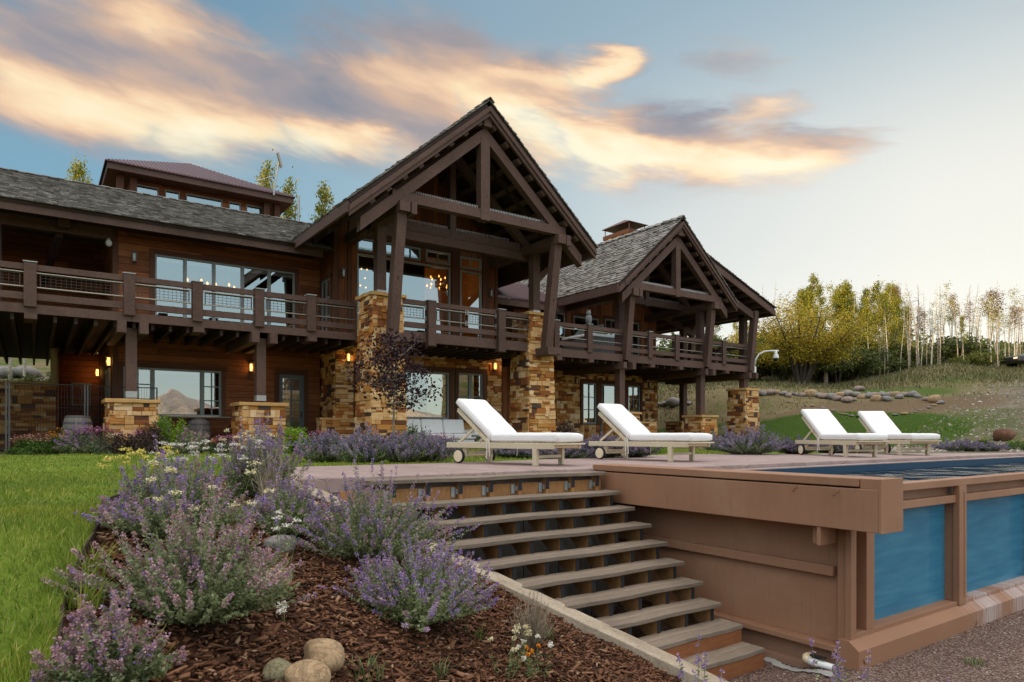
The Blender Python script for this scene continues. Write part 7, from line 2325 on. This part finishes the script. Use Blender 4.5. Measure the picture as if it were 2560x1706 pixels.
# ---------------------------------------------------------------- trees
def tree_parts(seed, h, crown0, cr, nleaf, leaf, bark, ls=.16, dead=False, r0=.11, limbs=16, lean=.03, multi=1, clump=.55, spread=None):
    """tapered trunk with limbs; leaves gathered in loose clumps along the limb ends; local metres, foot at 0"""
    g = np.random.default_rng(seed)
    tb = MB()
    ends = []
    bx = g.normal(0, lean, 2) * h
    ph = g.uniform(0, 6.28)
    def trunk_pt(t):
        return Vector((bx[0] * t ** 1.4 + .02 * h * math.sin(t * 5 + ph) * t, bx[1] * t ** 1.4 + .02 * h * math.cos(t * 4 + ph) * t, h * t))
    k = 9
    pts = [trunk_pt(i / (k - 1)) for i in range(k)]
    tb.tube(pts, [r0 * (1 - .88 * (i / (k - 1)) ** .9) for i in range(k)], 7)
    for i in range(limbs):
        t = crown0 + (1 - crown0) * ((i + g.uniform(0, 1)) / limbs) * .97
        p = trunk_pt(t)
        a = g.uniform(0, 6.28)
        q = (t - crown0) / (1 - crown0)
        shp = (math.sin(math.pi * min(1, q * .8 + .22)) ** .8) if not spread else spread(q)
        L = cr * shp * g.uniform(.55, 1.15)
        up = g.uniform(.15, .75) if not dead else g.uniform(-.2, .5)
        d = Vector((math.cos(a), math.sin(a), up)).normalized()
        m_ = p + d * L * .5 + Vector((0, 0, -.03 * L)); e = p + d * L + Vector((0, 0, .12 * L))
        rr_ = r0 * (1 - .85 * t) * .45 + .008
        tb.tube([p, m_, e], [rr_, rr_ * .6, rr_ * .2], 5, cap=False)
        ends += [(m_, .6), (e, 1.0), (p.lerp(e, .75), .8)]
        for _ in range(2 if not dead else 3):
            s = p.lerp(e, g.uniform(.35, .85)); f = s + Vector(g.normal(0, 1, 3)).normalized() * L * .35
            tb.tube([s, f], [rr_ * .4, rr_ * .12], 4, cap=False)
            if not dead: ends.append((f, .7))
    outs = [('trunk', bark, tb)]
    if nleaf:
        C = np.array([tuple(e_[0]) for e_ in ends] + [tuple(trunk_pt(1.0))]); wgt = np.array([e_[1] for e_ in ends] + [1.0])
        ix = g.choice(len(C), nleaf, p=wgt / wgt.sum())
        sg = cr * clump * .33
        P = C[ix] + g.normal(0, 1, (nleaf, 3)) * sg * np.array([1, 1, .8])
        L = diamonds(P, rdir(g, nleaf), rdir(g, nleaf), g.uniform(.6, 1.3, nleaf) * ls, g.uniform(.6, 1.1, nleaf) * ls * .8, .15)
        outs.append(('crown', leaf, L))
    return outs
def make_tree(name, outs, cat='tree'):
    t = empty(name, (0, 0, 0), cat=cat)
    for nm, mm, dat in outs:
        if isinstance(dat, MB): dat.build(nm, M(mm), t, smooth=True)
        else: np_mesh(nm, dat[0], dat[1], M(mm), t)
    return t
class Proto:
    def __init__(s, name, outs, h): s.t = make_tree(name, outs); s.h = h; s.used = False
    def place(s, loc, h, rz, label, group, wide=1.0):
        k = h / s.h
        if not s.used:
            s.used = True
            index_kids(s.t)
            t = s.t; t.location = loc; t.rotation_euler = (0, 0, rz); t.scale = (k * wide, k * wide, k); t['label'] = label; t['group'] = group
            return t
        return dup(s.t, loc, rz, (k * wide, k * wide, k), label, group)
LIVE = [Proto('aspen_tree', tree_parts(801 + i, 10, c0, cr, nl, 'aspen_leaf', 'aspen_bark', .17, limbs=lb, r0=.10), 10) for i, (c0, cr, nl, lb) in enumerate(((.30, 1.5, 3600, 24), (.45, 1.3, 2600, 18), (.38, 1.15, 2400, 20), (.55, 1.5, 2200, 14)))]
THIN = [Proto('aspen_tree', tree_parts(821 + i, 10, c0, cr, nl, 'rust_leaf' if i == 1 else 'aspen_leaf', 'aspen_bark', .14, limbs=lb, r0=.085, clump=.8), 10) for i, (c0, cr, nl, lb) in enumerate(((.62, 1.0, 520, 14), (.66, .95, 700, 14), (.55, .8, 300, 14)))]
DEAD = [Proto('dead_aspen', tree_parts(841 + i, 10, c0, cr, 0, '', 'dead_bark' if i != 1 else 'aspen_bark', dead=True, limbs=lb, r0=r0, lean=ln), 10) for i, (c0, cr, lb, r0, ln) in enumerate(((.35, .75, 20, .085, .02), (.5, .55, 14, .075, .03), (.25, .55, 22, .07, .015), (.6, .9, 12, .09, .05)))]

trees = []   # (px, d, top py, kind, index)
def T(px, top, d, kind, i, wide=1.0): trees.append((px * D_, top * D_, d, kind, i, wide))
# leafy ones read off the photograph
for a in ((1862, 640, 53, 'L', 1, .8), (1880, 662, 50, 'L', 2, .8), (1905, 660, 55, 'T', 0, 1.3), (1935, 655, 52, 'L', 1, 1.0), (1958, 690, 54, 'L', 2, .9), (1992, 690, 50, 'L', 2, .9), (2022, 660, 48, 'L', 0, 1.0), (2040, 690, 47, 'L', 3, .9), (1842, 715, 50, 'L', 2, 1.0),
          (2170, 668, 52, 'T', 2, 1.1), (2185, 700, 52, 'T', 0, 1.0), (2272, 690, 52, 'T', 1, 1.4), (2290, 682, 53, 'T', 1, 1.4), (2335, 720, 56, 'T', 1, 1.2), (2118, 720, 56, 'T', 1, .9), (2240, 760, 60, 'T', 2, 1.0), (2062, 735, 60, 'T', 0, 1.0),
          (1788, 690, 60, 'T', 2, .9), (1640, 730, 62, 'L', 1, .9), (1600, 745, 60, 'L', 2, .9), (1575, 760, 58, 'L', 0, .8), (1690, 735, 60, 'L', 2, .9), (2215, 770, 48, 'L', 3, .6)): T(*a)
gt = np.random.default_rng(77)
for k in range(34):
    T(gt.uniform(1835, 2095), gt.uniform(665, 735), gt.uniform(47, 60), 'L' if k % 4 else 'T', int(gt.integers(0, 4)), gt.uniform(.75, 1.05))
for k in range(16):
    T(gt.uniform(2070, 2365), gt.uniform(670, 735), gt.uniform(48, 58), 'T', int(gt.integers(0, 3)), gt.uniform(.8, 1.2))
for k in range(84):
    px_ = gt.uniform(1880, 2380) if k % 5 else gt.uniform(1540, 1880)
    top = gt.uniform(655, 755) if px_ > 2050 else gt.uniform(690, 800)
    T(px_, top, gt.uniform(45, 64), 'D', int(gt.integers(0, 4)), gt.uniform(.8, 1.2))
for a in ((1752, 660, 62, 'D', 0, 1), (1775, 650, 62, 'D', 2, 1), (2087, 690, 48, 'D', 1, 1.2), (2140, 670, 47, 'D', 1, 1.3), (2155, 690, 49, 'D', 2, 1.2), (2112, 710, 48, 'D', 1, 1.1), (2345, 700, 50, 'D', 2, 1), (2320, 705, 51, 'D', 0, 1), (2350, 715, 53, 'D', 3, 1), (2255, 720, 50, 'D', 1, 1.1), (2230, 740, 52, 'D', 2, 1)): T(*a)
trees.sort(key=lambda a: a[0])
cnt = {}
tot = {}
for a in trees: tot[a[3]] = tot.get(a[3], 0) + 1
KN = {'L': (LIVE, 'leafy green aspen', 'leafy aspens at the edge of the wood'), 'T': (THIN, 'thin crowned pale aspen', 'thin crowned aspens at the edge of the wood'), 'D': (DEAD, 'bare dead aspen trunk', 'bare dead aspens at the edge of the wood')}
for (px_, top, d, kind, i, wide) in trees:
    p = rd(px_, 1087, d); z = float(base_z(np.array(p.x), np.array(p.y)))
    h = max(3.5, ZC + (1087 - top) * d / 1706.7 - z) * (1.10 if px_ > 2200 else 1.04)
    n_ = cnt.get(kind, 0); cnt[kind] = n_ + 1
    if kind == 'L': w_ = wide
    pr, nm, gr = KN[kind]
    pr[i % len(pr)].place((p.x, p.y, z - .05), h, float(gt.uniform(0, 6.28)), '%s at the wood edge, %s of its kind from the house' % (nm, ordw(n_)), gr, wide)
# aspens rising behind the roofs
for (px_, top, d, lab) in ((165, 372, 46, 'aspen crown showing above the shingle ridge west of the tower'), (622, 388, 46, 'yellow green aspen crown behind the antenna panel'), (672, 425, 47, 'aspen crown just east of the antenna, above the tower eave'), (738, 424, 47, 'aspen crown between the tower and the great gable')):
    p = rd(px_ * D_, 1087, d); z = float(base_z(np.array(p.x), np.array(p.y))); h = ZC + (1087 - top * D_) * d / 1706.7 - z
    LIVE[(px_ // 7) % 4].place((p.x, p.y, z), h, px_ * 1.0, lab, 'aspens behind the lodge', .62)
for (x, y, h, lab) in ((-3.0, 41, 9.0, 'leafy aspen seen under the west porch, farthest out'), (-1.0, 44, 10.5, 'leafy aspen seen under the west porch, in the middle'), (.8, 42, 8.5, 'leafy aspen seen under the west porch, next to the daybed'), (-.4, 39, 7.5, 'small leafy aspen seen low through the west railing')):
    LIVE[int(h) % 4].place((x, y, float(base_z(np.array(x), np.array(y)))), h, x * 2, lab, 'aspens behind the lodge', 1.0)

# the broad old golden shrub tree beyond the far porch
def broad(seed, rad, h, n, leaf, ls, stems=9, bark='brown_bark', low=.30):
    g = np.random.default_rng(seed)
    tb = MB(); ends = []
    for i in range(stems):
        a = g.uniform(0, 6.28); q = g.uniform(.25, 1.0)
        e = Vector((rad * q * math.cos(a), rad * q * math.sin(a), h * (1 - .42 * q ** 2) * g.uniform(.75, .95)))
        p0 = Vector((e.x * .08, e.y * .08, 0)); m1 = Vector((e.x * .3, e.y * .3, h * .32)); m2 = e * .7; m2.z = e.z * .72
        r0 = .022 * h * g.uniform(.7, 1.2)
        tb.tube([p0, m1, m2, e], [r0, r0 * .75, r0 * .4, r0 * .12], 6, cap=False)
        for _ in range(9):
            t = g.uniform(.35, 1.0); s = (m1.lerp(m2, (t - .35) / .35) if t < .7 else m2.lerp(e, (t - .7) / .3))
            f = s + Vector(g.normal(0, 1, 3) * np.array([1, 1, .55])).normalized() * rad * g.uniform(.15, .42)
            f.z = max(f.z, h * low)
            tb.tube([s, f], [r0 * .3, r0 * .07], 4, cap=False); ends += [f, f, s]
        ends.append(e)
    C = np.array([tuple(e) for e in ends])
    ix = g.integers(0, len(C), n)
    P = C[ix] + g.normal(0, 1, (n, 3)) * rad * np.array([.085, .085, .065])
    P = P[P[:, 2] > h * low * .6]
    L = diamonds(P, rdir(g, len(P)), rdir(g, len(P)), g.uniform(.6, 1.3, len(P)) * ls, g.uniform(.6, 1.1, len(P)) * ls * .8, .15)
    return [('trunk', bark, tb), ('crown', leaf, L)]
def put_tree(name, outs, px_, d, label, group=None, rz=0):
    p = rd(px_ * D_, 1087, d); t = make_tree(name, outs); t['label'] = label
    if group: t['group'] = group
    t.location = (p.x, p.y, float(base_z(np.array(p.x), np.array(p.y))) - .03); t.rotation_euler = (0, 0, rz)
    return t
put_tree('shrub_tree', broad(901, 3.5, 5.9, 20000, 'golden_leaf', .11, 15), 1842, 42, 'broad golden shrub tree behind the dome camera, its top in the last sun')
put_tree('shrub_tree', broad(902, 2.4, 4.0, 8000, 'shrub_leaf', .13, 10), 1925, 44.5, 'dark broad shrub tree against the golden one, towards the wood')
put_tree('shrub_tree', broad(903, 2.6, 4.6, 8000, 'golden_leaf', .13, 10), 1735, 47, 'olive shrub tree seen between the posts at the corner of the far deck')
# undergrowth: dark round shrubs before and between the trunks
SH = [Proto('wood_shrub', broad(911 + i, 1.5, 2.4, 3600, lf, .13, 9, low=.05), 2.4) for i, lf in enumerate(('shrub_leaf', 'shrub_leaf', 'shrub_leaf'))]
us = []
for k in range(46):
    q_ = gt.uniform(1745, 2370); us.append((q_, gt.uniform(46, 60), gt.uniform(1.8, 3.2) if q_ < 2000 else gt.uniform(1.2, 2.4) if q_ < 2060 else gt.uniform(.7, 1.6)))
for k in range(14):
    us.append((gt.uniform(1535, 1760), gt.uniform(44, 56), gt.uniform(2.2, 4.2)))
us += [(1880, 44.5, 2.8), (1915, 45, 2.6), (1950, 45.5, 2.9), (1800, 46, 3.0), (2195, 52, 3.0), (2222, 51, 2.4), (2100, 50, 1.9), (2030, 49, 2.6), (1990, 48.5, 2.4), (2060, 50, 2.4)]
us.sort(key=lambda a: a[0])
for i, (px_, d, h) in enumerate(us):
    p = rd(px_ * D_, 1087, d)
    SH[i % 3].place((p.x, p.y, float(base_z(np.array(p.x), np.array(p.y))) - .05), h, i * 1.7, 'green shrub below the aspens, %s counted away from the house' % ordw(i), 'shrubs below the aspens', float(gt.uniform(.9, 1.4)))
# shrubs on the slope behind the house to the west
for i in range(9):
    x = -7 + i * 1.15; y = 37 + 3 * math.sin(i * 2.1)
    SH[i % 3].place((x, y, float(base_z(np.array(x), np.array(y)))), 1.3 + .5 * math.sin(i * 1.9) ** 2, i * 1.3, 'shrub on the slope seen under the west deck, %s from the west' % ordw(i), 'shrubs behind the lodge', 1.1)
# the wood going on behind: one far mass
g = np.random.default_rng(91)
n = 26000
a = g.uniform(-.25, .85, n); d = g.uniform(66, 105, n)
x = (SN + a * CS) * d; y = (CS - a * SN) * d
z = base_z(x, y) + g.uniform(0, 1, n) ** 1.6 * (2.6 + 1.0 * np.sin(a * 41) * np.sin(a * 17 + 1))
P = np.stack([x, y, z], -1)
V, F = diamonds(P, rdir(g, n), rdir(g, n), g.uniform(.3, .75, n), g.uniform(.25, .6, n))
wo_ = np_mesh('woods', V, F, M('shrub_leaf')); wo_['kind'] = 'stuff'

# purple plum beside the great pillar
pb_ = rd(906 * D_, 1087, 15.9)
pl = tree_parts(931, 2.45,   .40, .95, 2300, 'plum_leaf', 'grey_twig', .085, limbs=26, r0=.034, clump=.42, lean=.03, spread=lambda q: .35 + .75 * math.sin(math.pi * min(1, q * .75 + .2)))
t = make_tree('plum_tree', pl); t.location = (pb_.x, pb_.y, -.03); t['label'] = 'young purple leaved plum tree in front of the great stone pillar'
# fence post at the foot of the wood, dead branch arcs
p = rd(2062 * D_ / 1.0, 1087, 43)
pp = rd(2064, 1087, 44); zz = float(base_z(np.array(pp.x), np.array(pp.y)))
b = MB(); b.tube([(pp.x, pp.y, zz - .05), (pp.x + .03, pp.y, zz + 1.15)], [.13, .11], 8); b.tube([(pp.x + .28, pp.y + .1, zz - .05), (pp.x + .26, pp.y + .1, zz + 1.0)], [.10, .09], 8)
o = b.build('fence_post', M('dead_bark'), loc=(pp.x, pp.y, zz)); tag(o, 'grey weathered fence post in the pale grass below the wood', 'post')

# ---------------------------------------------------------------- boulders on the slope
RM = [rock_mesh(950 + i, 1.0, .8, .62, .2, 2) for i in range(6)]
for i, me in enumerate(RM): me.materials.append(M(('boulder_grey', 'boulder_pink', 'boulder_tan', 'boulder_grey', 'boulder_pink', 'boulder_grey')[i]))
gr = np.random.default_rng(5)
row = []
def R_(px, py, hw): row.append((px, py, hw))
# read from the crop at 1860..2560, 640..1106 (3.361 x)
for (cx_, cy_, w_) in ((150, 1150, 34), (220, 1148, 40), (275, 1138, 26), (330, 1150, 34), (375, 1165, 28), (400, 1148, 26), (440, 1155, 20), (490, 1160, 26), (560, 1158, 46), (620, 1165, 34), (665, 1175, 40), (735, 1185, 40), (785, 1197, 34), (805, 1160, 34), (860, 1160, 50), (868, 1210, 46),
                      (945, 1165, 38), (985, 1180, 26), (930, 1198, 20), (1045, 1175, 40), (1095, 1165, 34), (1050, 1150, 24), (1115, 1195, 36), (1150, 1160, 34), (1195, 1165, 34), (1200, 1200, 36), (1235, 1152, 26), (1280, 1158, 30), (1300, 1180, 34), (1350, 1162, 40), (1420, 1165, 46), (1460, 1172, 28), (1530, 1195, 26), (1600, 1205, 44), (1650, 1222, 26),
                      (985, 1310, 22), (965, 1115, 36), (1180, 1150, 22), (700, 1160, 26), (1010, 1160, 24)):
    R_(1860 + cx_ / 3.361, 640 + (cy_ + 22) / 3.361, w_ / 3.361)
row.sort()
for i, (px_, py_, hw) in enumerate(row):
    p = hit(px_, py_)
    w = hw * depth(p) / 1706.7 * 1.25
    k = i % 6
    o = bpy.data.objects.new('boulder', RM[k]); COL.objects.link(o)
    o.location = (p.x, p.y, p.z + w * .38); o.rotation_euler = (0, 0, float(gr.uniform(-.5, .5)) - TH + (math.pi if i % 2 else 0)); o.scale = (w, w, w * float(gr.uniform(.85, 1.15)))
    tag(o, '%s boulder in the slope row, %s counted from the tall pier' % (('grey', 'pinkish', 'tan', 'grey', 'pinkish', 'grey')[k], ordw(i)), 'boulder', 'boulders in the row on the slope')
edge = [(375, 1225, 16), (410, 1235, 12), (455, 1246, 12), (515, 1254, 14), (578, 1262, 22), (620, 1272, 10), (660, 1280, 26), (705, 1292, 20), (748, 1300, 26), (800, 1318, 14), (825, 1325, 20), (862, 1332, 22), (905, 1342, 24), (985, 1350, 48), (1275, 1335, 30), (1350, 1326, 32), (1410, 1322, 14), (1440, 1308, 22), (1480, 1298, 26), (1520, 1288, 22), (1560, 1274, 28), (1600, 1256, 26), (1640, 1240, 28), (1675, 1228, 20), (1005, 1330, 12)]
edge.sort()
for i, (cx_, cy_, w_) in enumerate(edge):
    p = hit(1860 + cx_ / 3.361, 640 + (cy_ + 8) / 3.361)
    w = w_ / 3.361 * depth(p) / 1706.7
    k = (i * 5) % 6
    o = bpy.data.objects.new('edging_stone', RM[k]); COL.objects.link(o)
    o.location = (p.x, p.y, p.z + w * .2); o.rotation_euler = (0, 0, float(gr.uniform(-.5, .5)) - TH); o.scale = (w, w, w * .6)
    tag(o, '%s stone edging the bare earth patch, %s counted from the tall pier' % (('grey', 'pinkish', 'tan', 'grey', 'pinkish', 'grey')[k], ordw(i)), 'stone', 'edging stones of the bare earth patch')
for i, (cx_, cy_, w_, lab) in enumerate(((1175, 855, 30, 'small boulder closest to the stone wall under the far deck'), (1215, 850, 38, 'middle boulder under the far deck, against the lawn slope'), (1290, 850, 75, 'largest boulder under the far deck, split by a post'), (1420, 845, 26, 'small bluish boulder under the far deck between two posts'))):
    p = hit(1300 + cx_ / 3.361, 760 + (cy_ + 10) / 3.361)
    w = w_ / 3.361 * depth(p) / 1706.7
    o = bpy.data.objects.new('boulder', RM[(0, 3, 5, 0)[i]]); COL.objects.link(o)
    o.location = (p.x, p.y, p.z + w * .45); o.rotation_euler = (0, 0, i * 1.1); o.scale = (w, w, w * 1.1)
    tag(o, lab, 'boulder', 'boulders under the far deck')
for i, (px_, py_, w_, lab) in enumerate(((20, 948, 46, 'rounded boulder on the slope seen under the west deck, outermost'), (70, 945, 44, 'rounded boulder on the slope seen under the west deck, next to the log post'))):
    p = rd(px_, py_, 38); zz = float(base_z(np.array(p.x), np.array(p.y)))
    w = w_ * 38 / 1706.7 * .8
    o = bpy.data.objects.new('boulder', RM[0]); COL.objects.link(o); o.location = (p.x, p.y, zz + .3); o.scale = (w, w, w * .8)
    tag(o, lab, 'boulder', 'boulders on the west slope')

# ---------------------------------------------------------------- wild grass of the slope
g = np.random.default_rng(33)
n = 60000
a = g.uniform(.12, .80, n); d = 20 + 36 * g.uniform(0, 1, n) ** .8
x = (SN + a * CS) * d; y = (CS - a * SN) * d
patch = np.sin(x * .55 + 1.3 * np.sin(y * .4)) * np.sin(y * .62 + x * .2)
mown = ((((x - 25.3) * math.cos(R(-38)) + (y - 15.7) * math.sin(R(-38))) / 6.3) ** 2 + (((y - 15.7) * math.cos(R(-38)) - (x - 25.3) * math.sin(R(-38))) / 4.5) ** 2) < 1.05
bare = ((((x - 31.2) * math.cos(R(-36)) + (y - 15.6) * math.sin(R(-36))) / 5.4) ** 2 + (((y - 15.6) * math.cos(R(-36)) - (x - 31.2) * math.sin(R(-36))) / 1.8) ** 2) < 1.0
L_ = math.hypot(32, 7); drv = np.abs(((x - 20) * -7 + (y - 6.5) * 32) / L_) < 3.2
keep = ~mown & (y > 6.4) & ((d > 37) | (g.uniform(0, 1, n) < .25 + .35 * patch)) & ~(bare & (g.uniform(0, 1, n) < .93)) & ~(drv & (g.uniform(0, 1, n) < .75)) & ~((x < 26.5) & (y > 17.5))
x, y, d = x[keep], y[keep], d[keep]; n = len(x)
B = np.stack([x, y, base_z(x, y) - .02], -1)
hh = g.uniform(.10, .34, n) * np.where(d > 38, 1.0, .55) * (1 + .3 * np.sin(x * .8) * np.sin(y * .7))
az_ = g.uniform(0, 6.28, n)
dh = np.stack([np.cos(az_), np.sin(az_), np.zeros(n)], -1)
sd2 = np.stack([-np.sin(az_ + .4), np.cos(az_ + .4), np.zeros(n)], -1) * (.016 + .0004 * d)[:, None]
tip = B + dh * (hh * g.uniform(.2, .8, n))[:, None] + np.array([0, 0, 1.0]) * hh[:, None]
V = np.stack([B - sd2, B + sd2, tip], 1).reshape(-1, 3)
F = np.arange(3 * n).reshape(n, 3)
wg = np_mesh('wild_grass', V, F, M('wild_grass')); wg['kind'] = 'stuff'

# short turf on the mown slope and loose stones along the drive
n = 42000
x = g.uniform(18, 33, n); y = g.uniform(9, 21, n)
q1 = (((x - 25.3) * math.cos(R(-38)) + (y - 15.7) * math.sin(R(-38))) / 6.1) ** 2 + (((y - 15.7) * math.cos(R(-38)) - (x - 25.3) * math.sin(R(-38))) / 4.3) ** 2
k = (q1 < 1.0 + .12 * np.sin(x * 2.3) * np.sin(y * 2.9)) & ~in_poly(x, y, PATIO) & ~((x > 24.8) & (x < 25.9) & (y > 18) & (y < 19.2))
x, y = x[k], y[k]; n = len(x)
B = np.stack([x, y, base_z(x, y) - .01], -1)
hh = g.uniform(.03, .085, n) * (.8 + .4 * np.sin(x * 1.1 + y * .7)); az_ = g.uniform(0, 6.28, n)
dh = np.stack([np.cos(az_), np.sin(az_), np.zeros(n)], -1); sd2 = np.stack([-np.sin(az_ + .4), np.cos(az_ + .4), np.zeros(n)], -1) * .016
tip = B + dh * (hh * .6)[:, None] + np.array([0, 0, 1.0]) * hh[:, None]
V = np.stack([B - sd2, B + sd2, tip], 1).reshape(-1, 3)
tg = np_mesh('slope_turf', V, np.arange(3 * n).reshape(n, 3), M('slope_blade')); tg['kind'] = 'stuff'
n = 9000
a = g.uniform(.36, .80, n); d = 17.5 + 24 * g.uniform(0, 1, n) ** 1.3
x = (SN + a * CS) * d; y = (CS - a * SN) * d
drv = np.abs(((x - 20) * -7 + (y - 6.5) * 32) / L_) < 4.2
k = drv & ~in_poly(x, y, PATIO) & (y > 6.3)
x, y = x[k], y[k]; n = len(x)
P = np.stack([x, y, base_z(x, y)], -1)
s = (g.gamma(2.0, .012, n) + .012)[:, None]
V = (P[:, None] + s[:, None] * oc[None] * g.uniform(.5, 1.3, (n, 6, 1))).reshape(-1, 3)
F = (np.arange(n)[:, None, None] * 6 + np.array([[0, 1, 4], [1, 2, 4], [2, 3, 4], [3, 0, 4]])[None]).reshape(-1, 3)
ds_ = np_mesh('drive_gravel', V, F, M('pebble_grey')); ds_['kind'] = 'stuff'
